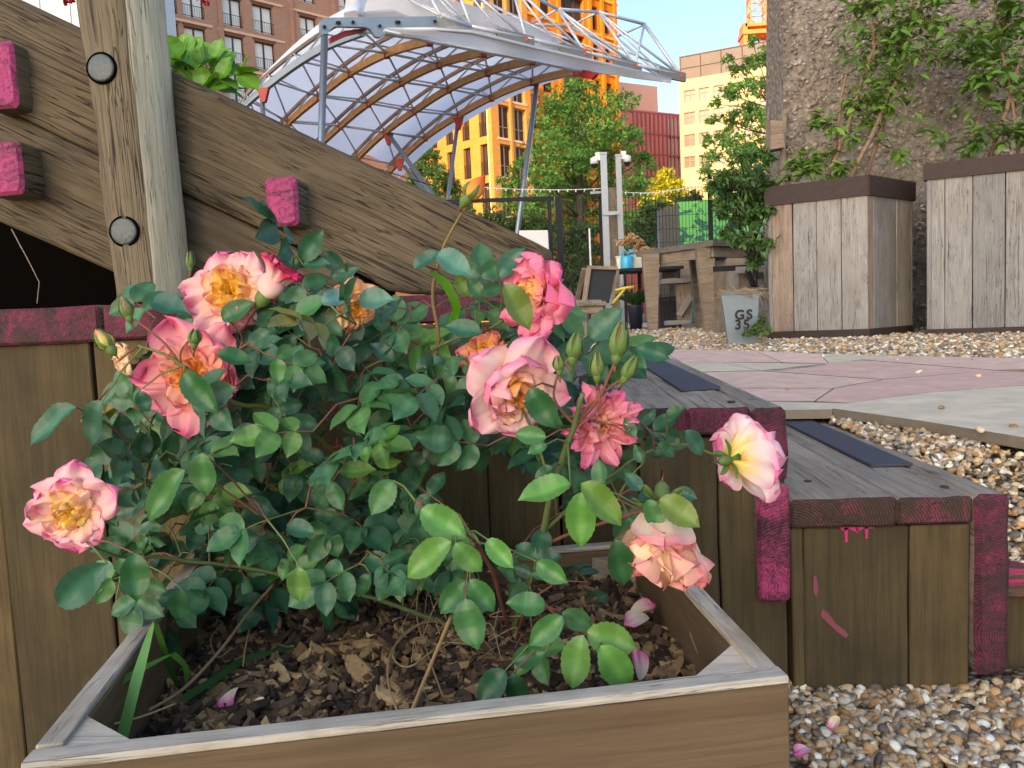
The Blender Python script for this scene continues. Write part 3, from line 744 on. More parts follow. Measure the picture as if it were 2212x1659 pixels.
for (u, v) in ((219, 147), (268, 500)):
    c_ = PY(u, v, yP - .0006); mb = MB(); r = .0185
    # black disc painting in the shade of a recess, and domed bolt head
    mb.tube([c_ + Vector((0, .004, 0)), c_ + Vector((0, -.0006, 0))], r * 1.16, 28, mi=1)
    rows = []
    for k, (rr, yy) in enumerate([(1.0, .0), (1.0, -.0012), (.94, -.0022), (.85, -.0027), (.4, -.003), (.01, -.0031)]):
        rows.append([c_ + Vector((math.cos(a) * r * rr, yy, math.sin(a) * r * rr)) for a in [2 * math.pi * i / 28 for i in range(28)]])
    mb.grid(rows, 0, True)
    mb.build('bolt_head', [MT['bolt'], MT['void']], po)
# peg ends
def peg(u0, u1, v0, v1, us, ydeep=YBm):
    X0 = PY((u0 + u1) / 2, (v0 + v1) / 2, ydeep).x
    # protrusion from how much of the side face shows
    yf = ydeep * (1106 - us) / (1106 - u1) if True else 1.1
    a, c_ = PY(u0, v0, yf), PY(u1, v1, yf)
    ctr = Vector(((a.x + c_.x) / 2, yf, (a.z + c_.z) / 2))
    o = plank('peg_end', ctr, ctr + Vector((0, .12, 0)), abs(a.z - c_.z), abs(c_.x - a.x), (0, 0, 1), [W['post'], W['peg']], fr, bev=.005, nx=6, rough=.002)
peg(-45, 38, 90, 232, 70); peg(-42, 50, 307, 418, 92); peg(569, 645, 387, 490, 665)
# pink stretch of paint on the lower left board: chevron scrape
# near-black sheets behind the frame, the hollow's shade put into their colour
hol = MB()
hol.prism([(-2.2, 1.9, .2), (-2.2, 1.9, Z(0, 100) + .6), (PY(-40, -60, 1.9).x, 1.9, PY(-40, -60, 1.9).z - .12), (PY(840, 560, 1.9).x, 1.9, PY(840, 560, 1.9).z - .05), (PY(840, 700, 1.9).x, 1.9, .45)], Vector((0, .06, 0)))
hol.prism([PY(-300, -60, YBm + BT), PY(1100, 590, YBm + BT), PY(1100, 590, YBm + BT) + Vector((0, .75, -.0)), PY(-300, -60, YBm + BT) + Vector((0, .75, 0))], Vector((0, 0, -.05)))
hol.build('hollow_shade', MT['void'], fr)
hs = MB(); hs.tube([PY(25, 495, 1.35), PY(60, 560, 1.34), PY(85, 610, 1.33), PY(80, 655, 1.3)], [.0012, .001, .0008, .0008], 5)
tag(hs.build('dry_twig', plain('pale twig', (.3, .25, .2), .8)), 'thin pale twig curling down inside the dark hollow under the beams', 'twig')
# ================================================================== the rose crate
ZC = .275
FR, FL, BR, BL = PZ(1705, 1462, ZC), PZ(45, 1650, ZC), PZ(1372, 1112, ZC), PZ(432, 1180, ZC)
for p in (BR, BL): p.y = min(p.y, 1.10)
crate = thing('wooden_crate', ((FR + FL + BR + BL) / 4).xy.to_3d(), 'rough wooden crate planter holding bark mulch and the rose bush', 'crate')
TC = .018
def panel(a, c_, z0, z1, t, inward, name='side_panel'):
    a = Vector((a.x, a.y, 0)); c_ = Vector((c_.x, c_.y, 0)); d = (c_ - a).normalized(); n_ = Vector((-d.y, d.x, 0)) * inward
    m = n_ * (t / 2); zm = (z0 + z1) / 2; L = z1 - z0
    plank(name, a + m + Vector((0, 0, (z0 + z1 - .006) / 2)), c_ + m + Vector((0, 0, (z0 + z1 - .006) / 2)), L - .006, t, (0, 0, 1), W['crate'], crate, bev=.0015, nx=20, rough=.0008)
    plank('rim', a + m + Vector((0, 0, z1 - .0025)), c_ + m + Vector((0, 0, z1 - .0025)), t + .0006, .0065, n_, W['crateedge'], crate, bev=.0012, nx=30, rough=.0012)
dfr = (FR - FL).normalized()
panel(FL, FR, -.0, ZC, TC, 1, 'front_panel')
panel(FR + (BR - FR).normalized() * TC * .95 - dfr * .0, BR, 0, ZC - .001, TC, 1)
panel(BL, FL + (BL - FL).normalized() * TC * 1.3, 0, ZC - .001, TC, 1)
panel(BR + Vector((-.03, .0, 0)), BL + Vector((.03, .0, 0)), 0, .238, .016, 1, 'back_panel')
def cblock(P, a, c_, s, name='corner_block', drop=.004):
    m = MB(); da = (a - P).normalized(); dc = (c_ - P).normalized(); q = P + (da + dc) * TC * .98
    q.z = 0.02
    m.prism([q, q + da * s, q + dc * s], Vector((0, 0, ZC - drop - .02))); m.build(name, W['crateedge'], crate)
cblock(FR, FL, BR, .058); cblock(FL, FR, BL, .052); cblock(BR, FR, BL, .05, drop=.05)
# thin curved offcut leaning inside the right wall
co_ = MB(); rows = []
for i in range(9):
    t = i / 8; p = PZ(1485 + 60 * t - 10 * math.sin(t * 3), 1350 + 118 * t, .235 - .03 * t); rows.append([p, p + Vector((.012, .003, .02)) * (1 - .3 * t)])
P_ = [r[0] for r in rows] + [r[1] for r in reversed(rows)]
co_.grid(rows); co_.grid([[q + Vector((.003, .004, 0)) for q in r] for r in rows])
tag(co_.build('wood_sliver', W['brown']), 'curved sliver of wood leaning against the inside of the crate', 'wood sliver')
# mulch
def msurf(x, y): return .188 + .012 * noise.noise(Vector((x * 7, y * 7, 2))) + .006 * noise.noise(Vector((x * 20, y * 20, 5)))
soil = MB(); nn = 30; rows = []
for i in range(nn):
    s = i / (nn - 1); a = FL.lerp(BL, s); c_ = FR.lerp(BR, s)
    rows.append([Vector((p.x, p.y, msurf(p.x, p.y) - .006)) for p in [a.lerp(c_, .02 + .96 * j / (nn - 1)) for j in range(nn)]])
soil.grid(rows); so_ = soil.build('soil', MT['dark'], None)
tag(so_, 'dark moist soil filling the wooden crate', 'soil', kind='stuff')
def chips(n):
    V = []; F = []; C = []
    cols = [(.2, .12, .055), (.1, .06, .034), (.055, .035, .022), (.34, .22, .1), (.25, .165, .085), (.12, .08, .05), (.42, .29, .15), (.035, .024, .018), (.07, .045, .03)]
    for i in range(n):
        s, t = random.random() ** 1.1, random.uniform(.03, .97); p = FL.lerp(BL, s * .97 + .02).lerp(FR.lerp(BR, s * .97 + .02), t)
        z = msurf(p.x, p.y) + random.uniform(-.004, .010)
        L = random.uniform(.010, .036) * (1.4 if random.random() < .12 else .9); wd = L * random.uniform(.16, .5); th = random.uniform(.0012, .004)
        e = Matrix.Rotation(random.uniform(0, 6.28), 3, 'Z') @ Matrix.Rotation(random.gauss(0, .38), 3, 'Y') @ Matrix.Rotation(random.gauss(0, .45), 3, 'X')
        k = 8; base = len(V); rr = [random.uniform(.82, 1.08) for _ in range(k)]
        cx = random.choice(cols); f = random.uniform(.7, 1.3); cx = tuple(q * f * .82 for q in cx)
        bend = random.uniform(-.25, .25)
        for zz in (-th, th):
            for j in range(k):
                a = 2 * math.pi * j / k; q = Vector((math.cos(a) * L / 2 * rr[j], math.sin(a) * wd / 2 * rr[(j * 3) % k], zz)); q.z += bend * (q.x ** 2) / L * 4
                V.append(e @ q + Vector((p.x, p.y, z))); C.append(cx)
        F.append(tuple(base + j for j in reversed(range(k)))); F.append(tuple(base + k + j for j in range(k)))
        for j in range(k): F.append((base + j, base + (j + 1) % k, base + k + (j + 1) % k, base + k + j))
    return V, F, C
V, F, C = chips(7500)
tag(mesh('bark_mulch', V, F, MT['bark'], col=C), 'brown shredded bark mulch covering the soil in the crate', 'mulch', kind='stuff')
# ================================================================== BACKGROUND
GZ = .36
def lerpc(a, c_, t): return tuple(x + (y - x) * t for x, y in zip(a, c_))
# ---------------------------------------------------------------- buildings
def facade(bld, A, D, zs, windows, mat, L0, L1, z0, z1, depth=.35, thick=6.0, inward=None):
    """wall in the vertical plane through A along D, with true openings; windows: (s0, s1, z0, z1)"""
    D = Vector((D.x, D.y, 0)).normalized(); N = inward
    xs = sorted(set([L0, L1] + [w[0] for w in windows] + [w[1] for w in windows])); zz = sorted(set([z0, z1] + [w[2] for w in windows] + [w[3] for w in windows]))
    mb = MB()
    def P(s, z, d=0): return Vector((A.x, A.y, 0)) + D * s + N * d + Vector((0, 0, z))
    for i in range(len(xs) - 1):
        for j in range(len(zz) - 1):
            cx, cz = (xs[i] + xs[i + 1]) / 2, (zz[j] + zz[j + 1]) / 2
            if any(w[0] < cx < w[1] and w[2] < cz < w[3] for w in windows): continue
            mb.add([P(xs[i], zz[j]), P(xs[i + 1], zz[j]), P(xs[i + 1], zz[j + 1]), P(xs[i], zz[j + 1])], [(0, 1, 2, 3)])
    for (a, c_, e, f) in windows:
        for (p, q) in (((a, e), (c_, e)), ((c_, e), (c_, f)), ((c_, f), (a, f)), ((a, f), (a, e))):
            mb.add([P(p[0], p[1]), P(q[0], q[1]), P(q[0], q[1], depth), P(p[0], p[1], depth)], [(0, 1, 2, 3)])
    # flanks, back and roof
    for (a, c_, d0, d1) in ((L0, L0, 0, thick), (L1, L1, 0, thick), (L0, L1, thick, thick)):
        mb.add([P(a, z0, d0), P(c_, z0, d1), P(c_, z1, d1), P(a, z1, d0)], [(0, 1, 2, 3)])
    mb.add([P(L0, z1, 0), P(L1, z1, 0), P(L1, z1, thick), P(L0, z1, thick)], [(0, 1, 2, 3)])
    mb.build('wall', mat, bld)
    return P
def window(bld, P, wn_, fm_, gm, depth=.35, rail=0, mull=1, sill=None, trans=0):
    a, c_, e, f = wn_; d = depth - .12; fw = .07; mb = MB()
    D = (P(1, 0) - P(0, 0)); N = (P(0, 0, 1) - P(0, 0))
    def bb(s0, s1, z0, z1, dd=.06, d_=d):
        mb.prism([P(s0, z0, d_), P(s1, z0, d_), P(s1, z1, d_), P(s0, z1, d_)], N * dd)
    bb(a, a + fw, e, f); bb(c_ - fw, c_, e, f); bb(a + fw, c_ - fw, e, e + fw); bb(a + fw, c_ - fw, f - fw, f)
    for k in range(mull):
        s = a + (c_ - a) * (k + 1) / (mull + 1); bb(s - fw * .7, s + fw * .7, e + fw, f - fw)
    if trans: bb(a + fw, c_ - fw, e + (f - e) * trans, e + (f - e) * trans + .06, .05, d + .002)
    w_ = mb.build('window', fm_, bld)
    g = MB(); g.prism([P(a, e, d + .07), P(c_, e, d + .07), P(c_, f, d + .07), P(a, f, d + .07)], N * .03); g.build('pane', gm, w_)
    if rail:
        r = MB(); zt_ = e + rail
        r.bar(P(a, zt_, -.02), P(c_, zt_, -.02), .03, .03); r.bar(P(a, e + .06, -.02), P(c_, e + .06, -.02), .03, .03)
        n_ = 9
        for k in range(n_ + 1):
            s = a + .02 + (c_ - a - .04) * k / n_; r.bar(P(s, e + .06, -.02), P(s, zt_, -.02), .014, .014)
        r.build('railing', MT['black'], w_)
def band(bld, P, s0, s1, z0, z1, mat, out=.06, name='stone_band'):
    m = MB(); N = P(0, 0, 1) - P(0, 0); m.prism([P(s0, z0, -out), P(s1, z0, -out), P(s1, z1, -out), P(s0, z1, -out)], N * (out + .02)); m.build(name, mat, bld)
def sz(u, v, A, D, N):
    p = PP(u, v, A, N); return (p - A).xy.dot(D.xy), p.z
# brown block on the left
A1 = PY(500, 400, 52); D1 = Vector((.687, .727, 0)).normalized(); N1 = Vector((-D1.y, D1.x, 0))
def B1(u, v): return sz(u, v, A1, D1, N1)
s_a, z_a = B1(484, 30); s_b, z_b = B1(521, 61); s_c, _ = B1(549, 30); s_d, _ = B1(588, 73)
s_e, z_e = B1(492, 82); _, z_f = B1(528, 142); s_g, _ = B1(396, 0); s_h, _ = B1(438, 42); s_i, _ = B1(356, 0); s_j, _ = B1(379, 30)
s_k, z_k = B1(648, 14); s_l, z_l = B1(681, 66)
pitch = z_b - z_f; 
bb_ = thing('brick_building', (A1.x - 4, A1.y + 2, GZ), 'brown brick apartment block with pale bands and tall windows behind iron railings, on the left', 'building')
wins = []
cols_ = [(s_i - 3.0, s_j - 3.0), (s_i, s_j), (s_g, s_h), (s_a, s_b), (s_c, s_d), (s_k, s_l), (s_l + 2.2, s_l + 2.2 + s_l - s_k), (s_l + 5.2, s_l + 5.2 + s_l - s_k)]
hwin = pitch * .76
for fl in range(-3, 5):
    for i, (a, c_) in enumerate(cols_):
        e = z_b + fl * pitch; f = e + hwin
        if i == 5: e += pitch * .16; 
        wins.append((a - .12, c_ + .12, e, f, i))
P1 = facade(bb_, A1, D1, None, [w_[:4] for w_ in wins], MT['brickbrown'], s_i - 14, s_l + 12, GZ, z_b + 5.4 * pitch, inward=N1)
for w_ in wins:
    if w_[3] > z_b - 1.8 * pitch: window(bb_, P1, w_[:4], MT['frame'], MT['glass'], rail=pitch * .3 if w_[4] != 5 else pitch * .2)
for fl in range(-1, 4):
    z = z_b + fl * pitch - pitch * .17
    for (a, c_) in ((s_i - .7, s_h + .6), (s_a - .5, s_d + .9), (s_k - .8, s_l + 5)): band(bb_, P1, a, c_, z, z + .16, MT['stone'])
for s in (s_i - 1.1, s_h + 1.0, s_d + 1.35, s_l + 1.4): band(bb_, P1, s, s + .3, GZ, z_b + 5.2 * pitch, MT['brickbrown'], .14, 'pilaster')
for w_ in wins:
    if w_[3] > z_b - .5 * pitch and w_[3] < z_b + 2.2 * pitch: band(bb_, P1, w_[0] - .1, w_[1] + .1, w_[3] + .02, w_[3] + .3, plain('lintel', (.16, .075, .05), .9) if 'lintel' not in bpy.data.materials else bpy.data.materials['lintel'], .015, 'lintel')
# orange corner block
C2 = PY(1068, 400, 58)
DL = Vector((-.81, .58, 0)).normalized(); NL = Vector((DL.y, -DL.x, 0)); NL = NL if NL.y > 0 else -NL
DR = Vector((.64, .77, 0)).normalized(); NR = Vector((-DR.y, DR.x, 0)); NR = NR if NR.y > 0 else -NR
def OL(u, v): return sz(u, v, C2, DL, NL)
def OR(u, v): return sz(u, v, C2, DR, NR)
ob = thing('brick_building', (C2.x, C2.y + 4, GZ), 'sunlit orange brick corner building seen beneath the curved canopy', 'building')
a0, zb0 = OL(1052, 293); a1, zt0 = OL(1033, 228); b0, _ = OL(1015, 303); b1, _ = OL(996, 250); c0, _ = OL(967, 315); c1, _ = OL(945, 275)
_, zb1 = OL(1057, 378); pit = zb0 - zb1; hw_ = zt0 - zb0
wl_ = []
sep = (b0 - a0)
for fl in range(-3, 4):
    for k in range(6):
        s = a0 + sep * k; wl_.append((s, s + (a1 - a0), zb0 + fl * pit, zb0 + fl * pit + hw_))
PL = facade(ob, C2, DL, None, wl_, MT['brickor'], 0, 26, GZ, zb0 + 4 * pit, inward=NL, thick=.42)
for w_ in wl_:
    if w_[3] > zb0 - 1.5 * pit: window(ob, PL, w_, MT['frame'], MT['glassd'], rail=1.0, mull=1)
r0, zq = OR(1079, 291); r1, zr = OR(1102, 226); q0, _ = OR(1113, 292); q1, _ = OR(1133, 232)
wr_ = []
for fl in range(-3, 4):
    for k in range(2):
        s = r0 if k == 0 else q0; e = s + (r1 - r0); wr_.append((s, e, zb0 + fl * pit - .1, zb0 + fl * pit + hw_))
Lr = OR(1150, 300)[0]
PR = facade(ob, C2, DR, None, wr_, MT['brickor'], .001, Lr, GZ, zb0 + 4 * pit, inward=NR, thick=.42)
m = MB(); c0 = C2 + (NL + NR) * .6; c0.z = GZ; m.prism([c0, c0 + DR * (Lr - .5), c0 + DR * (Lr - .5) + DL * 24, c0 + DL * 24], Vector((0, 0, zb0 + 4 * pit - GZ + .02))); m.build('core', MT['brickor'], ob)
for w_ in wr_:
    if w_[3] > zb0 - 2.5 * pit: window(ob, PR, w_, MT['framel'], MT['glassd'], mull=1, trans=.35)
for fl in range(-2, 4):
    z = zb0 + fl * pit - .25
    band(ob, PR, r0 - .2, q1 + .3, z, z + .16, MT['stone'], .04)
band(ob, PR, q0 - .55, q0 - .35, GZ, zb0 + 4 * pit, MT['brickor'], .12, 'pilaster'); band(ob, PL, .25, .4, GZ, zb0 + 4 * pit, plain('downpipe', (.7, .5, .25), .5), .1, 'drainpipe')
# deep orange tower behind
C3 = PY(1333, 300, 82); D3 = (PY(1120, 300, 72) - C3); D3.z = 0; D3.normalize(); N3 = Vector((D3.y, -D3.x, 0)); N3 = N3 if N3.y > 0 else -N3
def O3(u, v): return sz(u, v, C3, D3, N3)
tw = thing('brick_tower', (C3.x - 3, C3.y + 4, GZ), 'deep orange tower block with recessed balconies rising behind the truss', 'building')
wt = []; p3 = 3.5
zbase = O3(1240, 50)[1]
for fl in range(-7, 4):
    z = zbase + fl * p3
    for (u0, u1, k) in ((1318, 1305, 0), (1262, 1214, 2), (1190, 1168, 0), (1292, 1280, 0), (1155, 1140, 0), (1125, 1105, 0), (1085, 1065, 0)):
        s0, s1 = O3(u0, 50)[0], O3(u1, 50)[0]; wt.append((min(s0, s1), max(s0, s1), z, z + (2.5 if k else 2.2), k))
s_r = O3(1333, 50)[0]; s_l3 = O3(1010, 50)[0]
P3 = facade(tw, C3, D3, None, [x[:4] for x in wt], MT['brickdeep'], s_r, s_l3, GZ, zbase + 5 * p3, depth=.5, inward=N3, thick=10)
for w_ in wt: window(tw, P3, w_[:4], MT['frame'], MT['glassd'], depth=.5, rail=1.0 if w_[4] else 0, mull=2 if w_[4] else 1)
for u in (1326, 1298, 1272, 1205, 1160, 1130, 1095, 1050):
    s = O3(u, 50)[0]; band(tw, P3, s - .18, s + .18, GZ, zbase + 4.9 * p3, MT['brickdeep'], .3, 'pilaster')
for fl in range(-6, 5): band(tw, P3, s_r + .02, s_l3 - .02, zbase + fl * p3 - .55, zbase + fl * p3 - .3, plain('orange band', (.72, .36, .06), .8) if 'orange band' not in bpy.data.materials else bpy.data.materials['orange band'], .16)
# red ribbed block with pink plant room
C4 = PY(1478, 400, 110); D4 = (PY(1330, 400, 104) - C4); D4.z = 0; D4.normalize(); N4 = Vector((D4.y, -D4.x, 0)); N4 = N4 if N4.y > 0 else -N4
def O4(u, v): return sz(u, v, C4, D4, N4)
rb = thing('office_building', (C4.x, C4.y + 5, GZ), 'red ribbed office block with a pink plant room on its roof', 'building')
zr_ = O4(1440, 250)[1]; L4 = O4(1330, 300)[0]
wr4 = []
fl4 = [O4(1450, v)[1] for v in (382, 335, 292, 247)]
for z0_, z1_ in ((fl4[0] - 5.9, fl4[0] - 3.3), (fl4[0] - 2.9, fl4[0] - .25), (fl4[0], fl4[1] - .25), (fl4[1], fl4[2] - .25), (fl4[2], fl4[3] - .35)):
    for k in range(3):
        s = O4(1467 - k * 8.5, 300)[0]; wr4.append((s, s + .42, z0_, z1_))
P4 = facade(rb, C4, D4, None, wr4, MT['redwall'], 0, L4 + 8, GZ, zr_ + .4, inward=N4, thick=14, depth=.3)
for w_ in wr4: window(rb, P4, w_, MT['frame'], MT['glassg'], mull=0, depth=.3)
for u in (1441, 1432, 1423, 1414, 1405, 1396, 1387, 1378, 1369):
    s = O4(u, 300)[0]; band(rb, P4, s, s + .14, GZ, zr_, plain('dark red rib', (.36, .09, .08), .6) if 'dark red rib' not in bpy.data.materials else bpy.data.materials['dark red rib'], .2, 'rib')
for z in fl4: band(rb, P4, .01, L4 + 7.9, z - .2, z - .02, bpy.data.materials['dark red rib'], .09, 'floor_band')
s5, z5 = O4(1424, 185); band(rb, P4, s5, s5 + 12, zr_ + .42, z5, MT['pinkwall'], -.4, 'plant_room') if False else None
m = MB(); m.prism([P4(s5, zr_ + .41, .4), P4(s5 + 12, zr_ + .41, .4), P4(s5 + 12, z5, .4), P4(s5, z5, .4)], N4 * 8); m.build('plant_room', MT['pinkwall'], rb)
# cream building and hoarding
C5 = PY(1472, 400, 88); D5 = Vector((.93, -.37, 0)).normalized(); N5 = Vector((.37, .93, 0)).normalized()
def O5(u, v): return sz(u, v, C5, D5, N5)
cb_ = thing('office_building', (C5.x + 5, C5.y + 3, GZ), 'cream rendered block with square windows and grey mesh hoarding on its roof', 'building')
w5 = []
for (v0, v1) in ((192, 222), (240, 271), (288, 318), (336, 364)):
    for (u0, u1) in ((1478, 1502), (1510, 1532), (1541, 1564), (1574, 1598), (1608, 1632), (1642, 1667), (1678, 1704)):
        s0, zb_ = O5(u0, v1 - (u0 - 1478) * .12); s1, zt_ = O5(u1, v0 - (u0 - 1478) * .12); w5.append((s0, s1, zb_, zt_))
zz5 = {}
w5b = []
for i, w_ in enumerate(w5):
    r = i // 7; zz5.setdefault(r, (w_[2], w_[3])); w5b.append((w_[0], w_[1], zz5[r][0], zz5[r][1]))
ztop = O5(1480, 172)[1]; zh = O5(1480, 122)[1]
P5 = facade(cb_, C5, D5, None, w5b, MT['creamwall'], 0, 22, GZ, ztop, inward=N5, thick=14, depth=.3)
for w_ in w5b: window(cb_, P5, w_, MT['framel'], plain('brown glass', (.2, .13, .1), .15, 0, .2, .5) if 'brown glass' not in bpy.data.materials else bpy.data.materials['brown glass'], mull=1, trans=.6, depth=.25)
m = MB(); m.prism([P5(.1, ztop + .01, .1), P5(21.9, ztop + .01, .1), P5(21.9, zh, .1), P5(.1, zh, .1)], N5 * 12); hd = m.build('roof_hoarding', MT['hoard'], cb_)
for k in range(10): 
    band(cb_, P5, .2 + k * 2.2, .3 + k * 2.2, ztop + .05, zh, MT['frame'], -.03, 'hoarding_post') if False else None
m = MB()
for k in range(11): m.bar(P5(.2 + k * 2.15, ztop + .05, .06), P5(.2 + k * 2.15, zh + .1, .06), .09, .06)
m.bar(P5(.1, zh + .05, .06), P5(21.9, zh + .05, .06), .08, .1); m.bar(P5(.1, (zh + ztop) / 2, .05), P5(21.9, (zh + ztop) / 2, .05), .06, .05)
m.build('hoarding_frame', MT['frame'], cb_)
# crane
cr = thing('tower_crane', tuple(PY(1632, 90, 104).xy) + (GZ,), 'orange lattice tower crane mast behind the cream building', 'crane')
cx = PY(1635, 60, 104); m = MB(); hw2 = .95
zlo, zhi = PY(1635, 58, 104).z, PY(1635, -200, 104).z
for (a, c_) in ((-1, -1), (1, -1), (1, 1), (-1, 1)): m.bar((cx.x + a * hw2, cx.y + c_ * hw2, zlo), (cx.x + a * hw2, cx.y + c_ * hw2, zhi), .2, .2)
z = zlo; k = 0
while z < zhi - 1.6:
    for (p, q) in (((-1, -1), (1, -1)), ((1, -1), (1, 1)), ((1, 1), (-1, 1)), ((-1, 1), (-1, -1))):
        if k % 2: p, q = q, p
        m.bar((cx.x + p[0] * hw2, cx.y + p[1] * hw2, z), (cx.x + q[0] * hw2, cx.y + q[1] * hw2, z + 1.6), .1, .1); m.bar((cx.x + p[0] * hw2, cx.y + p[1] * hw2, z), (cx.x + q[0] * hw2, cx.y + q[1] * hw2, z), .1, .1)
    z += 1.6; k += 1
m.build('mast', MT['crane'], cr)
m = MB(); m.box((cx.x, cx.y, (zlo + zlo - 2) / 2), 4.2, 3, .5); m.box((cx.x - 1.7, cx.y, zlo - 1.4), .5, 2.6, 3.2); m.box((cx.x + 1.7, cx.y, zlo - 1.4), .5, 2.6, 3.2); m.box((cx.x, cx.y, zlo - .1), 3.4, 2.6, .4); m.box((cx.x, cx.y, zlo - 3.2), 4.4, 3, .5)
m.box((cx.x, cx.y, GZ + (zlo - 3.4 - GZ) / 2), 2, 2, zlo - 3.4 - GZ)
m.build('climbing_frame', MT['crane'], cr)
# unseen blocks added to keep the low sun off the yard and brown building
def shade_block(p0, p1, q0, q1, H, label):
    ca, sa = math.cos(SUN_AZ), math.sin(SUN_AZ)
    def W_(p, q): return Vector((p * ca + q * sa, -p * sa + q * ca, 0))
    c_ = W_((p0 + p1) / 2, (q0 + q1) / 2); t_ = thing('brick_building', (c_.x, c_.y, 0), label, 'building')
    A = W_(p0, q1); B_ = W_(p1, q1); D = (B_ - A); L = D.length; D.normalize(); N = Vector((-sa, -ca, 0))
    ws = []; z = 3.0
    while z < H - 2.5:
        s = 2.0
        while s < L - 2.5: ws.append((s, s + 1.4, z, z + 1.9)); s += 4.2
        z += 3.4
    P = facade(t_, A, D, None, ws, MT['brickbrown'], 0, L, 0, H, inward=N, thick=abs(q1 - q0))
    g = MB()
    for (a, c_, e, f) in ws: g.prism([P(a, e, .25), P(c_, e, .25), P(c_, f, .25), P(a, f, .25)], N * .03)
    g.build('glazing', MT['glass'], t_)
shade_block(-21, 16, -126, -110, 55, 'unseen tall brick block added behind the viewer to shade the yard')
shade_block(-64, -37, -2, 12, 40, 'unseen high brick block added far to the left to shade the brown building')
# ---------------------------------------------------------------- trees
def tree(name, base, blobs, label, cat='tree', group=None, y=20, nleaf=9000, ls=.09, c1=(.05, .13, .03), c2=(.11, .2, .05), trunk_r=.12, twigs=True, kind='quad', mat=None, jit=.5, seedn=1, trunk_to=None):
    B3 = []
    rs = random.Random(seedn)
    for (u, v, r) in blobs:
        p = PY(u, v, y + rs.uniform(-1, 1) * jit); B3.append((p, r / FPX * y))
    t = thing(name, base, label, cat, group)
    m = MB(); base = Vector(base)
    topb = max(B3, key=lambda q: q[0].z)[0]; tt = Vector(trunk_to) if trunk_to is not None else topb
    n = 10; tp = []
    for i in range(n + 1):
        s = i / n; p = base.lerp(tt, s) + Vector((math.sin(s * 5 + seedn) * .12, math.cos(s * 4) * .1, 0)) * s * trunk_r * 6; tp.append(p)
    m.tube([base - Vector((0, 0, .1))] + tp, [trunk_r * 1.3] + [trunk_r * (1 - .85 * i / n) for i in range(n + 1)], 10); m.build('trunk', MT['barkt'], t)
    m = MB()
    for (c_, r) in B3:
        i = max(0, min(n - 2, int(n * max(0, (c_.z - base.z - r * 1.5)) / max(.1, (tt.z - base.z)))))
        a = tp[i]; mid = a.lerp(c_, .5) + Vector((0, 0, -.1 * r)); r0_ = trunk_r * (.45 - .03 * i)
        m.tube([a, mid, c_], [max(.012, r0_), max(.008, r0_ * .6), max(.005, r0_ * .25)], 6)
        for k in range(5 if twigs else 0):
            d = Vector(rdir(1)[0]) * r * .85; m.tube([c_.lerp(mid, .2), c_ + d * .5 + Vector((0, 0, .03)), c_ + d], [max(.004, r0_ * .2), .006, .003], 4, cap=False)
    m.build('branches', MT['barkt'], t)
    tot = sum(r ** 2 for _, r in B3); Ps = []; Ns = []; Cs = []
    for (c_, r) in B3:
        k = int(nleaf * r * r / tot)
        ncl = max(5, int(k / 26))
        cd_ = rdir(ncl); rad = r * (RNG.uniform(.25, 1.12, ncl) ** .7)[:, None]; cc = np.array(c_) + cd_ * rad * np.array([1, 1, .85])
        per = 26
        pos = np.repeat(cc, per, 0) + RNG.normal(size=(ncl * per, 3)) * r * .16 * np.array([1.25, 1.25, .55])
        tone = np.repeat(RNG.uniform(0, 1, ncl), per) * .75 + RNG.uniform(0, .25, ncl * per)
        nr = np.repeat(cd_, per, 0) * .5 + RNG.normal(size=(ncl * per, 3)) * .55 + np.array([0, 0, .8])
        Ps.append(pos); Ns.append(nr); Cs.append(np.array(c1) + (np.array(c2) - np.array(c1)) * tone[:, None])
    Ps = np.concatenate(Ps); Ns = np.concatenate(Ns); Cs = np.concatenate(Cs)
    d = rdir(len(Ps)) + np.array([0, 0, -.3])
    leaves('foliage', Ps, d, Ns, RNG.uniform(.6, 1.3, len(Ps)) * ls, Cs * RNG.uniform(.8, 1.2, (len(Ps), 1)), mat or MT['leaf3'], t, kind)
    return t
def G(u, y, z=GZ): p = PY(u, 700, y); return (p.x, y, z)
tree('broadleaf_tree', G(1266, 22), [(1250, 196, 32), (1215, 225, 40), (1285, 222, 42), (1180, 262, 34), (1238, 275, 55), (1300, 275, 42), (1345, 215, 26), (1330, 300, 42), (1190, 320, 48), (1262, 335, 50), (1320, 350, 40), (1368, 300, 26), (1385, 350, 30), (1130, 372, 34), (1095, 400, 26), (1180, 385, 42), (1238, 400, 46), (1310, 410, 40), (1370, 400, 38), (1405, 440, 28), (1110, 440, 36), (1160, 450, 42), (1225, 465, 44), (1300, 470, 40), (1360, 480, 40), (1330, 530, 34), (1240, 530, 36), (1170, 520, 40), (1400, 500, 30), (1120, 500, 34)], 'large leafy tree in front of the orange towers, behind the black fence', y=22, nleaf=26000, ls=.1, c1=(.07, .19, .04), c2=(.26, .47, .1), trunk_r=.17, jit=1.3, seedn=3, trunk_to=tuple(PY(1245, 240, 22)))
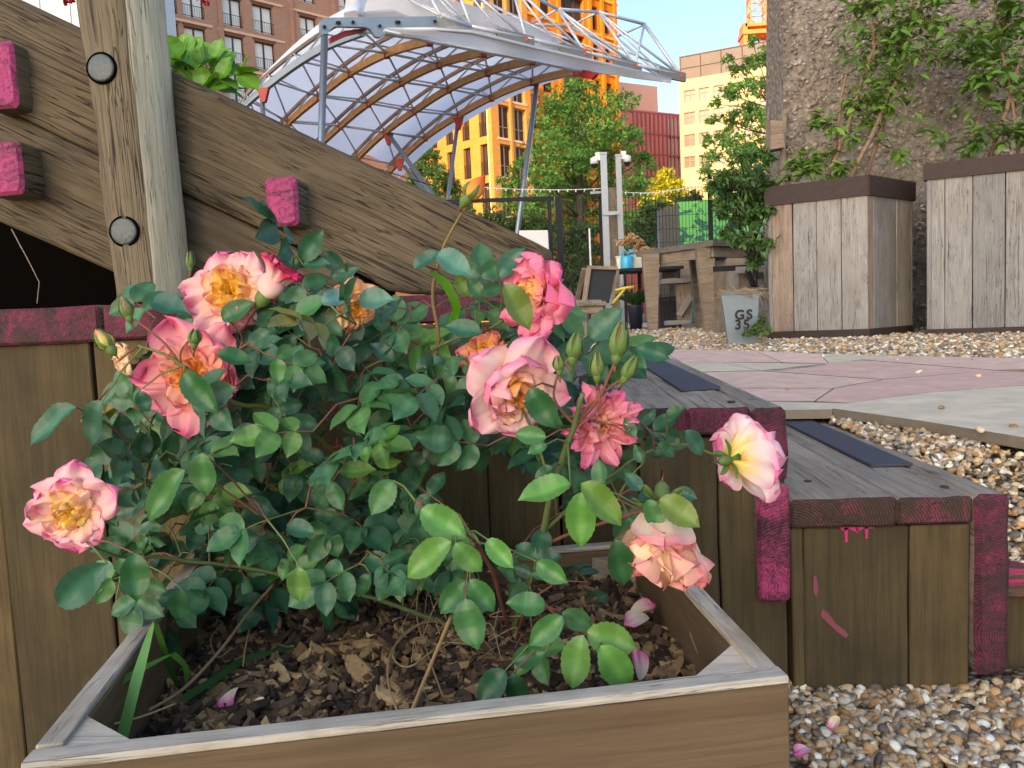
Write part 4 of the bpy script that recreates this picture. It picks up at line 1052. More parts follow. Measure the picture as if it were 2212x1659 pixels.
tree('young_tree', G(1668, 12), [(1692, 30, 20), (1684, 70, 24), (1650, 118, 26), (1690, 130, 28), (1612, 142, 20), (1588, 150, 18), (1600, 190, 26), (1566, 200, 18), (1650, 185, 30), (1612, 245, 30), (1576, 262, 22), (1660, 250, 34), (1560, 302, 22), (1590, 320, 30), (1645, 318, 36), (1540, 340, 20), (1600, 375, 34), (1655, 380, 36), (1550, 400, 26), (1620, 430, 34), (1560, 440, 26), (1670, 440, 28), (1530, 305, 16), (1540, 260, 14), (1545, 225, 12), (1525, 370, 16), (1575, 120, 12), (1625, 90, 14)], 'slender feathery tree beside the rough concrete wall', y=12, nleaf=13500, ls=.055, c1=(.09, .23, .05), c2=(.3, .52, .13), trunk_r=.05, jit=.6, seedn=5, trunk_to=tuple(PY(1672, 120, 12)))
tree('small_tree', G(925, 27), [(925, 335, 22), (905, 365, 24), (945, 372, 24), (975, 400, 22), (930, 410, 26), (892, 400, 20), (1000, 425, 20), (960, 440, 24), (1010, 460, 18)], 'pale green tree under the far end of the canopy', y=27, nleaf=9000, ls=.1, c1=(.08, .17, .035), c2=(.2, .3, .08), trunk_r=.09, seedn=8)
tree('yellow_tree', G(1430, 46), [(1440, 378, 16), (1425, 395, 18), (1455, 400, 20), (1412, 418, 20), (1440, 425, 24), (1475, 425, 20), (1400, 440, 18), (1470, 450, 22), (1500, 440, 16), (1430, 455, 26), (1540, 400, 14), (1560, 420, 14)], 'sunlit yellow green tree in front of the red office block', y=46, nleaf=9000, ls=.17, c1=(.25, .28, .02), c2=(.6, .52, .03), trunk_r=.15, seedn=9)
hd_ = [((1440, 17), 'dark bushy shrub behind the mesh fence beside the green hoarding', [(1400, 470, 30), (1420, 500, 30), (1385, 510, 30), (1440, 480, 26), (1395, 545, 30), (1370, 560, 28), (1430, 455, 22), (1470, 440, 20), (1500, 425, 18)]),
       ((1120, 19), 'low dark hedge bush behind the black gate', [(1060, 470, 30), (1090, 500, 34), (1140, 480, 30), (1160, 540, 34), (1100, 550, 30), (1180, 500, 26), (1150, 600, 34), (1200, 620, 34)]),
       ((1250, 17), 'dense green bush between the gate and the camera poles', [(1235, 520, 26), (1260, 500, 24), (1280, 540, 28), (1230, 570, 30), (1265, 590, 30), (1225, 620, 28), (1250, 640, 26), (1300, 600, 20)])]
for i, (g, lab, bl) in enumerate(hd_):
    tree('bush', G(g[0], g[1]), bl, lab, 'bush', 'bushes behind the fence', y=g[1], nleaf=6500, ls=.085, c1=(.03, .075, .02), c2=(.11, .18, .05), trunk_r=.05, seedn=20 + i)
tree('rose_shrub', G(1365, 11), [(1345, 525, 12), (1365, 515, 12), (1385, 530, 14), (1400, 545, 14), (1370, 545, 12)], 'straggly peach flowering shrub behind the white trough', 'shrub', y=11, nleaf=700, ls=.05, c1=(.6, .28, .14), c2=(.75, .5, .3), trunk_r=.015, seedn=31)
# glossy evergreen shrub standing beside the first planter
tree('evergreen_shrub', tuple(PZ(1640, 715, GZ)), [(1600, 350, 16), (1620, 340, 14), (1592, 385, 22), (1625, 378, 24), (1572, 420, 20), (1605, 425, 26), (1640, 420, 22), (1560, 455, 16), (1590, 470, 24), (1630, 470, 26), (1655, 455, 14), (1570, 500, 12), (1605, 515, 20), (1645, 520, 20), (1632, 560, 15), (1655, 400, 12), (1548, 400, 10), (1560, 380, 10), (1655, 340, 12)], 'dark glossy evergreen shrub leaning out beside the first timber planter', 'shrub', y=4.75, nleaf=1700, ls=.045, c1=(.02, .07, .018), c2=(.1, .22, .045), trunk_r=.018, kind='lance', mat=MT['leaf2'], jit=.12, seedn=33)
# ---------------------------------------------------------------- canopy
can = thing('stage_canopy', (PZ(900, 100, 3.92).x, 12, GZ), 'curved white fabric canopy on timber ribs and a steel space frame', 'canopy')
EZ = 3.92
Epx = [(784, 68), (928, 87), (1045, 112), (1150, 129), (1243, 154)]
E = [PZ(u, v, EZ) for u, v in Epx]
eD = (E[-1] - E[0]); eD.z = 0; eD.normalize()
ribs = [[(784, 68), (712, 96), (650, 132), (590, 176), (540, 218), (500, 262), (470, 310)],
        [(928, 87), (836, 115), (757, 157), (690, 208), (624, 264), (575, 318), (530, 380)],
        [(1045, 112), (949, 138), (868, 177), (796, 223), (736, 272), (680, 325), (630, 380)],
        [(1150, 129), (1054, 155), (970, 192), (895, 240), (832, 286), (775, 339), (720, 400)],
        [(1243, 154), (1150, 175), (1062, 210), (991, 249), (919, 297), (855, 356), (800, 420)]]
Lw = []
for k, r in enumerate(ribs):
    n_ = eD; e0 = E[k]; Lw.append([PP(u, v, e0, n_) for (u, v) in r])
def smooth(P, n=5):
    out = []
    for i in range(len(P) - 1):
        p0 = P[max(0, i - 1)]; p1 = P[i]; p2 = P[i + 1]; p3 = P[min(len(P) - 1, i + 2)]
        for j in range(n):
            t = j / n; out.append(.5 * ((2 * p1) + (p2 - p0) * t + (2 * p0 - 5 * p1 + 4 * p2 - p3) * t * t + (3 * p1 - 3 * p2 + p3 - p0) * t ** 3))
    out.append(P[-1].copy()); return out
UP_ = Vector((0, 0, .27)); bk = Vector((-eD.y, eD.x, 0))
Up = []
for k in range(5):
    row = []
    for i in range(6): row.append((Lw[k][i] + Lw[k][i + 1]) / 2 + UP_ + eD * .12)
    Up.append([Lw[k][0] + UP_ * .5] + row)
def arc(name, P, w_, h_, mat):
    P = smooth(P); m = MB(); rows = []
    for i, p in enumerate(P):
        a = P[min(i + 1, len(P) - 1)] - P[max(i - 1, 0)]; a.normalize(); up = eD.cross(a).normalized(); up = up if up.z > 0 else -up
        rows.append([p - eD * w_ / 2 - up * h_ / 2, p + eD * w_ / 2 - up * h_ / 2, p + eD * w_ / 2 + up * h_ / 2, p - eD * w_ / 2 + up * h_ / 2])
    m.grid(rows, 0, True, smooth=False); m.add(rows[0], [(0, 1, 2, 3)]); m.add(rows[-1], [(3, 2, 1, 0)]); return m.build(name, mat, can)
for k in range(5):
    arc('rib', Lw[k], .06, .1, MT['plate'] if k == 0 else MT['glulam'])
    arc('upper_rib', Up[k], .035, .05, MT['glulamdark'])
def tube1(a, c_, r=.017, name='strut', mat=MT['tube']):
    m = MB(); m.tube([a, c_], r, 7); return m.build(name, mat, can)
for k in range(4):
    for i in range(0, 6):
        tube1(Lw[k][i], Lw[k + 1][i], name='purlin')
for k in range(5):
    m = MB()
    for i in range(0, 6):
        m.tube([Lw[k][i], Up[k][i + 1]], .013, 6); m.tube([Lw[k][i + 1], Up[k][i + 1]], .013, 6)
    m.build('web_struts', MT['tube'], can)
for k in range(4):
    for i in range(0, 6):
        tube1(Lw[k][i], Lw[k + 1][i + 1], .014, 'brace')
        if i < 5: tube1(Up[k][i + 1], Up[k + 1][i + 1], .013, 'upper_purlin')
m = MB()
for k in range(1, 5):
    for i in range(0, 6): m.box(Lw[k][i] - Vector((0, 0, .02)), .07, .07, .09)
m.build('node_brackets', MT['red'], can)
# fabric over the frame
rows = []
def lift(P, h): return [p + Vector((0, 0, h)) for p in P]
out_px = [(800, -20), (757, 12), (700, 44), (640, 92), (580, 150), (520, 216), (470, 290)]
rows.append(smooth([PP(u, v, E[0] - eD * .15, eD) for (u, v) in out_px], 6))
for k in range(5):
    Q = smooth(lift(Up[k], .05) if True else Up[k], 6); rows.append(Q)
    if k < 4:
        Q2 = smooth(lift(Up[k + 1], .05), 6); rows.append([(a + c_) / 2 + Vector((0, 0, .10)) for a, c_ in zip(Q, Q2)])
rows.append([p + Vector((0, 0, -.02)) + eD * .25 for p in smooth(lift(Up[4], -.2), 6)])
n_min = min(len(r) for r in rows); rows = [r[:n_min] for r in rows]
m = MB(); m.grid(rows); m.build('fabric_roof', MT['fabric'], can)
# raised crest of fabric above the front edge
crest = [(690, 44), (757, 10), (800, -60), (900, -40), (940, -8), (1005, 12), (1063, 30), (1144, 57), (1204, 96), (1250, 150)]
edge = [(694, 64), (740, 62), (790, 62), (850, 64), (910, 70), (980, 76), (1040, 86), (1100, 98), (1180, 122), (1255, 153)]
rows = []
for (cu, cv), (eu, ev) in zip(crest, edge):
    a = PZ(eu, ev, EZ + .06); c_ = PP(cu, cv, a + bk * 1.5, Vector((0, 1, 0))); r = []
    for j in range(7):
        t = j / 6; r.append(a.lerp(c_, t) + Vector((0, 0, .18 * math.sin(math.pi * t))))
    rows.append(r)
rows = [list(c_) for c_ in zip(*[smooth([r[j] for r in rows[1:]], 6) for j in range(7)])]
m = MB(); m.grid(rows); m.build('fabric_crest', MT['fabric'], can)
ft = [(832, 61), (940, 63), (1017, 69), (1155, 103), (1290, 134), (1380, 155), (1449, 171)]; fb = [(834, 66), (940, 88), (1054, 113), (1155, 132), (1290, 156), (1380, 170), (1449, 173)]
rows = []
for (a, c_) in zip(ft, fb):
    p, q = PZ(*a, EZ + .02), PZ(*c_, EZ - .02); rows.append([p.lerp(q, j / 5) - Vector((0, 0, .05 * math.sin(math.pi * j / 5))) for j in range(6)])
m = MB(); m.grid(rows); m.build('fabric_flap', MT['fabric'], can)
def chain(px, z, r, name, mat=MT['tube']):
    m = MB(); m.tube([PZ(u, v, z) for u, v in px], r, 8); m.build(name, mat, can)
chain([(832, 64), (940, 63), (1017, 69), (1155, 103), (1290, 134), (1449, 171)], EZ + .03, .024, 'edge_tube')
chain([(830, 66), (930, 90), (1054, 114), (1155, 133), (1243, 152), (1290, 157)], EZ - .03, .022, 'edge_tube')
# grey end plate with its two lobes
pl = [(692, 46), (700, 39), (712, 38), (945, 35), (949, 58), (852, 58), (842, 64), (832, 76), (822, 81), (812, 79), (800, 63), (788, 58), (722, 57), (712, 66), (708, 73), (698, 74), (692, 64)]
def ppl(u, v, off=0): return PP(u, v, E[0] - bk * (.12 + off), bk)
m = MB(); m.prism([ppl(u, v) for u, v in pl], bk * .05); m.build('end_plate', MT['plate'], can)
m = MB(); m.prism([ppl(u, v, .02) for u, v in [(948, 37), (1015, 31), (1018, 60), (948, 58)]], bk * .05); m.build('end_plate', plain('worn zinc plate', (.42, .4, .35), .6, .3, .3, 6), can)
m = MB()
for (u, v) in ((729, 49), (733, 49), (763, 48), (857, 48), (862, 48), (940, 46), (701, 58), (821, 56)):
    m.tube([ppl(u, v, -.0), ppl(u, v, .03)], .02, 8)
m.build('bolts', MT['black'], can)
arc_red = MB(); arc_red.prism([ppl(u, v, -.1) for u, v in [(714, 80), (745, 66), (790, 61), (792, 66), (750, 76), (716, 92)]], bk * .06); arc_red.build('red_bracket', MT['red'], can)
m = MB(); m.prism([PP(u, v, E[4], eD) for u, v in [(1150, 170), (1200, 158), (1243, 149), (1270, 152), (1288, 160), (1276, 172), (1255, 168), (1236, 160), (1200, 168), (1152, 180)]], eD * .05); m.build('red_bracket', MT['red'], can)
# front truss, triangular in section
bot = [(952, 34), (1017, 57), (1136, 82), (1262, 112), (1372, 140), (1468, 161)]
topc = [(900, -62), (975, -60), (1105, -34), (1205, 20), (1292, 26), (1392, 52)]
off = bk * .9
Bt = [PZ(u, v, EZ + .14) for u, v in bot]
Tt = [PY(u, v, Bt[i].y + .35) for i, (u, v) in enumerate(topc)]
Bk = [p + off + Vector((0, 0, .15)) for p in Bt[:-1]] + [Bt[-1] + off * .3]
Tk = [p + off * .7 for p in Tt]
def tr(a, c_, r=.02, name='truss_tube'): tube1(a, c_, r, name, MT['tube'])
for i in range(5):
    tr(Bt[i], Bt[i + 1], .026, 'bottom_chord'); tr(Tt[i], Tt[i + 1], .024, 'top_chord')
    if i < 4: tr(Tk[i], Tk[i + 1], .02, 'top_chord')
    tr(Bk[i], Bk[i + 1], .02, 'bottom_chord')
    tr(Bt[i], Tt[i]); tr(Tt[i], Bt[i + 1]); tr(Bk[i], Tk[i]); tr(Tk[i], Bk[i + 1]); tr(Bt[i], Tk[i], .016); tr(Tt[i], Tk[i], .018); tr(Tk[i], Bt[i + 1], .016)
    tr((Bt[i] + Bt[i + 1]) / 2 + Vector((0, 0, .02)), Tt[i], .015)
tr(Tt[5], Bt[5], .028); tr(Tk[5], Bk[5], .02); tr(Tt[5], Tk[5], .02); tr(Tt[5], Bt[4], .02)
for i in (2, 3, 4, 5):
    p = Bt[i]; m = MB(); d_ = (Bt[i] - Bt[i - 1]).normalized()
    m.bar(p - d_ * .45 + Vector((0, 0, -.03)), p + d_ * .12 + Vector((0, 0, -.03)), .04, .13); m.build('end_plate', plain('dull plate', (.22, .2, .17), .6, .2) if 'dull plate' not in bpy.data.materials else bpy.data.materials['dull plate'], can)
    m = MB(); m.tube([p + Vector((0, -.03, -.02)), p + Vector((0, .04, -.02))], .035, 10); m.build('red_bracket', MT['red'], can)
# posts and props
def post_(px, y0, y1, r, name='canopy_post', gpt=None):
    a, c_ = PY(*px[0], y0), PY(*px[1], y1); d = (c_ - a); k = (GZ - a.z) / d.z; tube1(a, a + d * k, r, name, MT['steel'])
post_([(701, 70), (694, 300)], E[0].y - .15, E[0].y - .15, .042)
y2 = Lw[4][3].y; post_([(990, 255), (966, 435)], y2, y2, .036)
y3 = Lw[4][1].y; post_([(1160, 178), (1118, 500)], y3, y3 - .3, .04)
y4 = Lw[3][4].y; post_([(838, 288), (930, 415)], y4, y4 - 1.2, .04); post_([(874, 360), (915, 412)], y4 + .5, y4 - .4, .036)
post_([(566, 200), (568, 248)], Lw[0][3].y, Lw[0][3].y, .035)
for (u, v, yy) in ((990, 262, y2), (838, 296, y4), (862, 352, y4 + .6), (567, 200, Lw[0][3].y)):
    m = MB(); c_ = PY(u, v, yy - .06); m.prism([c_ + Vector((-.09, 0, .07)), c_ + Vector((.09, 0, .07)), c_ + Vector((.025, 0, -.13)), c_ + Vector((-.025, 0, -.13))], Vector((0, .08, 0))); m.build('red_bracket', MT['red'], can)
# ================================================================== MIDDLE GROUND
# ---- rough aggregate concrete wall
YW = 5.35
cw = thing('concrete_wall', tuple(PZ(1950, 700, GZ).xy) + (GZ,), 'rough weathered aggregate concrete wall slab towering behind the planters', 'wall')
cw.location = (PY(1950, 700, YW).x, YW, GZ)
xl0, xl1 = PY(1708, 0, YW).x, PY(1688, 600, YW).x; xrw = PY(2500, 300, YW).x + 1.0; zt_ = PY(1900, 0, YW).z + 1.2
nx, nz = 220, 170; V = []; F = []
for j in range(nz + 1):
    z = GZ - .1 + (zt_ - GZ + .1) * j / nz
    tt = (z - PY(1700, 600, YW).z) / (PY(1700, 0, YW).z - PY(1700, 600, YW).z); xL = xl1 + (xl0 - xl1) * tt + .018 * noise.noise(Vector((z * 6, 1, 1))) + .01 * noise.noise(Vector((z * 25, 1, 1)))
    for i in range(nx + 1):
        x = xL + (xrw - xL) * i / nx; p = Vector((x, 0, z))
        d = .035 * noise.noise(p * 2.2) + .018 * noise.noise(p * 9) + .012 * noise.noise(p * 24)
        e = max(0, 1 - (x - xL) / .06); V.append((x, YW - d + .05 * e * e, z))
for j in range(nz):
    for i in range(nx): F.append((j * (nx + 1) + i, j * (nx + 1) + i + 1, (j + 1) * (nx + 1) + i + 1, (j + 1) * (nx + 1) + i))
mesh('wall_face', V, F, MT['agg'], cw, smooth=True)
m = MB(); m.prism([(xl1 - .0, YW + .05, GZ - .1), (xrw, YW + .05, GZ - .1), (xrw, YW + .05, zt_), (xl0, YW + .05, zt_)], Vector((0, .45, 0))); m.build('wall_core', MT['agg'], cw)
n = 5200; q = np.stack([RNG.uniform(xl1 + .02, PY(2330, 300, YW).x, n), RNG.uniform(GZ, PY(1900, 0, YW).z + .1, n)], 1)
P = []
for x, z in q:
    p = Vector((x, 0, z)); P.append((x, YW - (.035 * noise.noise(p * 2.2) + .018 * noise.noise(p * 9) + .012 * noise.noise(p * 24)) - .001, z))
S = RNG.gamma(2.0, .0034, n) + .003
pc_ = np.array([(.34, .29, .24), (.25, .21, .17), (.42, .36, .3), (.2, .165, .14)])[RNG.integers(0, 4, n)] * RNG.uniform(.75, 1.15, (n, 1))
pb = pebbles(np.array(P), np.minimum(S, .022), pc_, 1); mesh('aggregate', pb[0], pb[1], MT['peb'], cw, smooth=True, col=pb[2])
# nest box on a batten fixed to the wall's end
nb = thing('nest_box', tuple(PY(1676, 320, 5.3)), 'small weathered wooden box on a batten at the edge of the concrete wall', 'box')
m = MB(); a, c_ = PY(1662, 262, 5.25), PY(1689, 320, 5.25); m.prism([(a.x, 5.22, a.z), (c_.x, 5.22, a.z - .01), (c_.x + .01, 5.22, c_.z), (a.x - .003, 5.22, c_.z - .01)], Vector((0, .12, 0))); m.build('box', W['brown'], nb)
p, q_ = PY(1694, 250, 5.33), PY(1690, 405, 5.33); plank('batten', p, q_, .028, .03, (1, 0, 0), W['table'], nb, nx=6)
# ---- timber planters
def planter(nm, C, Lf, Rt, ztop, lab, nl, nr, rim_h, base_h, jl=None, jr=None):
    t = thing('timber_planter', (C.x, C.y, C.z), lab, 'planter', None)
    C = Vector((C.x, C.y, 0)); Lf = Vector((Lf.x, Lf.y, 0)); Rt = Vector((Rt.x, Rt.y, 0)); z0 = t.location.z
    Bk_ = Lf + Rt - C; cen = (Lf + Rt) / 2
    def face(a, c_, n_, js):
        d = (c_ - a); js = js or [i / n_ for i in range(n_ + 1)]; out = (((a + c_) / 2) - cen).normalized(); side = Vector((d.y, -d.x, 0)).normalized(); side = side if side.dot(out) > 0 else -side
        for i in range(len(js) - 1):
            s0, s1 = js[i], js[i + 1]; m_ = a + d * ((s0 + s1) / 2) - side * (.012 + random.uniform(0, .003)); w_ = d.length * (s1 - s0) - .004
            plank('board', m_ + Vector((0, 0, z0 + base_h)), m_ + Vector((0, 0, ztop - rim_h * .6)), w_, .022, d.normalized(), (W['brown'] if (i == 0 and nm == 1) else W['grey']), t, bev=.002, nx=10, rough=.001)
    face(Lf, C, nl, jl); face(C, Rt, nr, jr); face(Rt, Bk_, nr, None); face(Bk_, Lf, nl, None)
    def ring(zz0, zz1, out, th, name, mat):
        for (a, c_) in ((Lf, C), (C, Rt), (Rt, Bk_), (Bk_, Lf)):
            d = (c_ - a).normalized(); o_ = ((a + c_) / 2 - cen); s = Vector((d.y, -d.x, 0)); s = s if s.dot(o_) > 0 else -s
            m = MB(); p = a + s * out - d * out; q = c_ + s * out + d * (out - .0015)
            m.prism([p + Vector((0, 0, zz0)), q + Vector((0, 0, zz0)), q + Vector((0, 0, zz1)), p + Vector((0, 0, zz1))], -s * th); m.build(name, mat, t)
    ring(ztop - rim_h, ztop, .012, .012, 'rim', MT['rust']); ring(z0, z0 + base_h, .008, .03, 'base_rail', MT['rust'])
    m = MB(); k = .02; qs = [Lf.lerp(cen, k), C.lerp(cen, k), Rt.lerp(cen, k), Bk_.lerp(cen, k)]; m.prism([q + Vector((0, 0, ztop - .09)) for q in qs], Vector((0, 0, .02))); m.build('soil', MT['dark'], t)
    return t, cen
gC = PZ(1877, 732, terr(1, 4.05)); gC = Vector((gC.x, gC.y, gC.z))
Lf1 = PZ(1662, 737, gC.z); Rt1 = PZ(1973, 722, gC.z)
zt1 = PY(1880, 378, gC.y).z
planter1, cen1 = planter(1, gC, Lf1, Rt1, zt1, 'tall planter of pale upright boards with rusty steel rim standing nearest the timber table', 4, 3, .108, .055, [0, .26, .5, .745, 1], [0, .12, .62, 1])
L2 = PY(2001, 706, 4.45); L2.z = .362; C2p = PY(2600, 722, 4.0); C2p.z = .362; R2 = C2p + Vector((.35, .55, 0)); zt2 = PY(1999, 355, L2.y).z
planter2, cen2 = planter(2, C2p, L2, R2, zt2, 'wide grey boarded planter with rusty rim at the right edge of the picture', 5, 3, .085, .035, [0, .075, .185, .31, .42, .62, .8, 1])
# ---- plants in the planters
def canes_plant(label, cen, z, canes, sprays, nsp, c1, c2, seedn, size=.055):
    rs = random.Random(seedn); t = thing('climbing_shrub', (cen.x, cen.y, z - .07), label, 'shrub')
    for (a, c_, r) in canes:
        m = MB(); d = c_ - a; m.tube([a - d.normalized() * .08, a + d * .35 + Vector((.008, 0, 0)), a + d * .7 - Vector((.01, 0, 0)), c_], [r, r * .95, r * .85, r * .7], 8)
        for k in range(1, 9): m.tube([a + d * (k / 9 - .004), a + d * (k / 9 + .004)], r * 1.25, 8)
        m.build('cane', MT['cane'], t)
    Ps = []; Ds = []; Ns = []; Ls = []; Cs = []; m = MB()
    for (p0, p1, r, n_) in sprays:
        for k in range(n_):
            s = rs.random(); b0 = p0.lerp(p1, s); d = Vector((rs.gauss(0, 1), rs.gauss(0, .8), rs.gauss(.15, .7))).normalized(); L = r * rs.uniform(.3, 1.1)
            tip = b0 + d * L + Vector((0, 0, .02)); mid = b0.lerp(tip, .5) + Vector((rs.gauss(0, .01), 0, rs.gauss(.01, .015)))
            m.tube([b0, mid, tip], [.0028, .002, .0012], 4, col=(.09, .08, .03), cap=False)
            tone = rs.random()
            for q in range(nsp):
                f = .35 + .65 * q / nsp; pp = (b0.lerp(mid, f * 2) if f < .5 else mid.lerp(tip, f * 2 - 1))
                if q == nsp - 1: pp = tip
                a = q * 2.4 + rs.random(); dd = (d * .55 + Vector((math.cos(a), math.sin(a) * .9, rs.uniform(-.5, .5)))).normalized()
                Ps.append(pp); Ds.append(dd + Vector((0, 0, -.1))); Ns.append(Vector((rs.gauss(0, .45), rs.gauss(-.45, .4), 1))); Ls.append(size * rs.uniform(.6, 1.25) * (.75 if q == nsp - 1 else 1))
                Cs.append(np.array(lerpc(c1, c2, min(1, max(0, tone * .7 + .3 * f + rs.gauss(0, .1))))))
    m.build('twigs', MT['stem'], t)
    leaves('foliage', [tuple(p) for p in Ps], [tuple(p) for p in Ds], [tuple(p) for p in Ns], Ls, Cs, MT['leaf2'], t, 'lance', width=1.25)
MT['cane'] = plain('cane', (.22, .14, .085), .7, 0, .3, 25)
y1 = cen1.y
def c1(u, v, dy=0): return PY(u, v, y1 + dy)
cane1 = [(c1(1788, 385), c1(1905, 60), .011), (c1(1790, 385, .05), c1(1835, 130, .05), .010), (c1(1835, 385, -.05), c1(1960, 130, 0), .013), (c1(1870, 385, .05), c1(1990, -40, .1), .012), (c1(1885, 120), c1(1878, -30), .009)]
spr1 = [(c1(1720, 380, -.05), c1(1830, 372, -.05), .12, 24), (c1(1700, 360), c1(1800, 340), .1, 14), (c1(1890, 60), c1(1880, -60), .30, 46), (c1(1860, 150), c1(1915, 90), .22, 22), (c1(1880, 230), c1(1940, 170), .22, 34), (c1(1830, 300), c1(1890, 240), .2, 16), (c1(1960, 90), c1(2000, 0), .26, 38), (c1(1980, 150, .1), c1(2030, 60, .1), .2, 14), (c1(1800, 260), c1(1780, 300), .13, 9), (c1(1920, 330), c1(2000, 280), .18, 8)]
canes_plant('leafy climber on bare canes growing from the planter with four front boards', cen1, zt1, cane1, spr1, 7, (.035, .1, .015), (.2, .37, .06), 3, .062)
y2 = L2.y + .45
def c2(u, v, dy=0): return PY(u, v, y2 + dy)
cane2 = [(c2(2140, 330), c2(2230, 60), .013), (c2(2090, 330, .1), c2(2190, 0, .1), .012), (c2(2200, 330), c2(2150, 0), .011)]
spr2 = [(c2(2060, 310, -.1), c2(2230, 300, -.1), .16, 26), (c2(2100, 200), c2(2220, 130), .28, 30), (c2(2130, 90), c2(2230, 0), .32, 40), (c2(2080, 90), c2(2110, 150), .2, 16), (c2(2180, 240), c2(2240, 200), .22, 18), (c2(2060, 0), c2(2190, -60), .26, 18), (c2(2250, 100), c2(2330, 0), .3, 14)]
canes_plant('tall bushy climber filling the planter at the right edge', cen2, zt2, cane2, spr2, 7, (.03, .09, .015), (.17, .33, .055), 4, .07)
# ---- galvanised tub with stencilled letters
yT = 4.25; gzT = terr(1, yT)
tub = thing('metal_tub', tuple(PZ(1610, 725, gzT)), 'square galvanised metal tub stencilled GS in front of the evergreen shrub', 'tub')
T0, T1 = PY(1558, 636, yT), PY(1640, 634, yT); B0, B1_ = PY(1574, 726, yT + .012), PY(1633, 722, yT + .012); dep = .17
m = MB(); zt__, zb__ = (T0.z + T1.z) / 2, gzT
tp = [Vector((T0.x, yT, zt__)), Vector((T1.x, yT, zt__)), Vector((T1.x + .03, yT + dep, zt__)), Vector((T0.x + .03, yT + dep, zt__))]
bt = [Vector((B0.x, yT + .014, zb__)), Vector((B1_.x, yT + .014, zb__)), Vector((B1_.x + .02, yT + dep - .02, zb__)), Vector((B0.x + .02, yT + dep - .02, zb__))]
tin = [p.lerp(sum(tp, Vector()) / 4, .06) for p in tp]; tlow = [p - Vector((0, 0, .035)) for p in tin]
m.add(tp + bt + tin + tlow, [(0, 4, 5, 1), (1, 5, 6, 2), (2, 6, 7, 3), (3, 7, 4, 0), (0, 1, 9, 8), (1, 2, 10, 9), (2, 3, 11, 10), (3, 0, 8, 11), (8, 9, 13, 12), (9, 10, 14, 13), (10, 11, 15, 14), (11, 8, 12, 15), (4, 7, 6, 5), (12, 13, 14, 15)])
body = m.build('tub_body', MT['zinc'], tub)
for i in range(4):
    m = MB(); m.tube([tp[i] + Vector((0, 0, .001)), tp[(i + 1) % 4] + Vector((0, 0, .001))], .0045, 8); m.build('rolled_rim', MT['zinc'], tub)
def lettering(txt, c_, h, parent, mat, wfac=1.0):
    cu = bpy.data.curves.new('lettering', 'FONT'); cu.body = txt; cu.size = h * 1.4; cu.extrude = .0006; cu.align_x = 'LEFT'; cu.space_character = 1.25
    cu.offset = .0022
    tmp = bpy.data.objects.new('tmp', cu); COL.objects.link(tmp); dg = bpy.context.evaluated_depsgraph_get(); me = bpy.data.meshes.new_from_object(tmp.evaluated_get(dg))
    bpy.data.objects.remove(tmp); me.materials.clear(); me.materials.append(mat); o = bpy.data.objects.new('lettering', me); COL.objects.link(o)
    o.matrix_basis = Matrix.Translation(c_) @ Matrix.Rotation(R(90 + 6), 4, 'X') @ Matrix.Diagonal((wfac, 1, 1, 1)); adopt(o, parent); return o
l1, l2 = PY(1587, 690, yT + .001), PY(1587, 711, yT + .006)
lettering('GS', l1 + Vector((0, -.001, 0)), .05, tub, MT['ink']); lettering('35', l2 + Vector((0, -.001, 0)), .05, tub, MT['ink'])
st = MB(); cT = (tp[0] + tp[2]) / 2
for i in range(150):
    p = cT + Vector((random.gauss(.01, .05), random.gauss(-.02, .05), random.uniform(-.02, .012))); d = Vector((random.gauss(0, 1), random.gauss(0, 1), random.gauss(.1, .35))).normalized() * random.uniform(.02, .075)
    st.tube([p - d, p + Vector((0, 0, .012)), p + d], .0012, 4, cap=False)
tag(st.build('straw', plain('straw', (.45, .32, .17), .8)), 'dry tangled straw heaped on top of the metal tub', 'straw', kind='stuff')
wd = tree('weed', tuple(PZ(1640, 722, gzT - .0)), [(1640, 705, 9), (1648, 690, 9), (1655, 712, 9), (1628, 717, 7), (1612, 722, 5)], 'small green weed sprouting in front of the metal tub', 'weed', y=4.12, nleaf=420, ls=.018, c1=(.06, .13, .03), c2=(.16, .27, .07), trunk_r=.003, jit=.03, seedn=41)
# ---- timber table
yt = 7.0; gt = terr(1, yt)
tb = thing('timber_table', (PY(1480, 600, yt).x, yt, gt), 'heavy timber table with dark slab top and thick tapering legs on the gravel', 'table')
def v3(p, z): return Vector((p.x, p.y, z))
a, b_, c_ = PY(1374, 541, 7.6), PY(1540, 518, 6.75), PY(1610, 516, 7.0); zt_t = PY(1540, 518, 6.75).z
a = PZ(1374, 541, zt_t + .0); 
if not (6 < a.y < 10): a = PY(1374, 541, 7.6)
top_ = [v3(PY(1374, 541, 7.6), zt_t), v3(b_, zt_t), v3(PY(1660, 518, 7.25), zt_t), v3(PY(1490, 530, 8.1), zt_t)]
m = MB(); m.prism([p + Vector((0, 0, -.05)) for p in top_], Vector((0, 0, .05))); m.build('table_top', W['darktop'], tb)
for (i, j) in ((0, 1), (1, 2)):
    p, q = top_[i].lerp((top_[0] + top_[2]) / 2, .12), top_[j].lerp((top_[0] + top_[2]) / 2, .12); plank('apron', p + Vector((0, 0, -.095)), q + Vector((0, 0, -.095)), .09, .03, (0, 0, 1), W['table'], tb, nx=4)
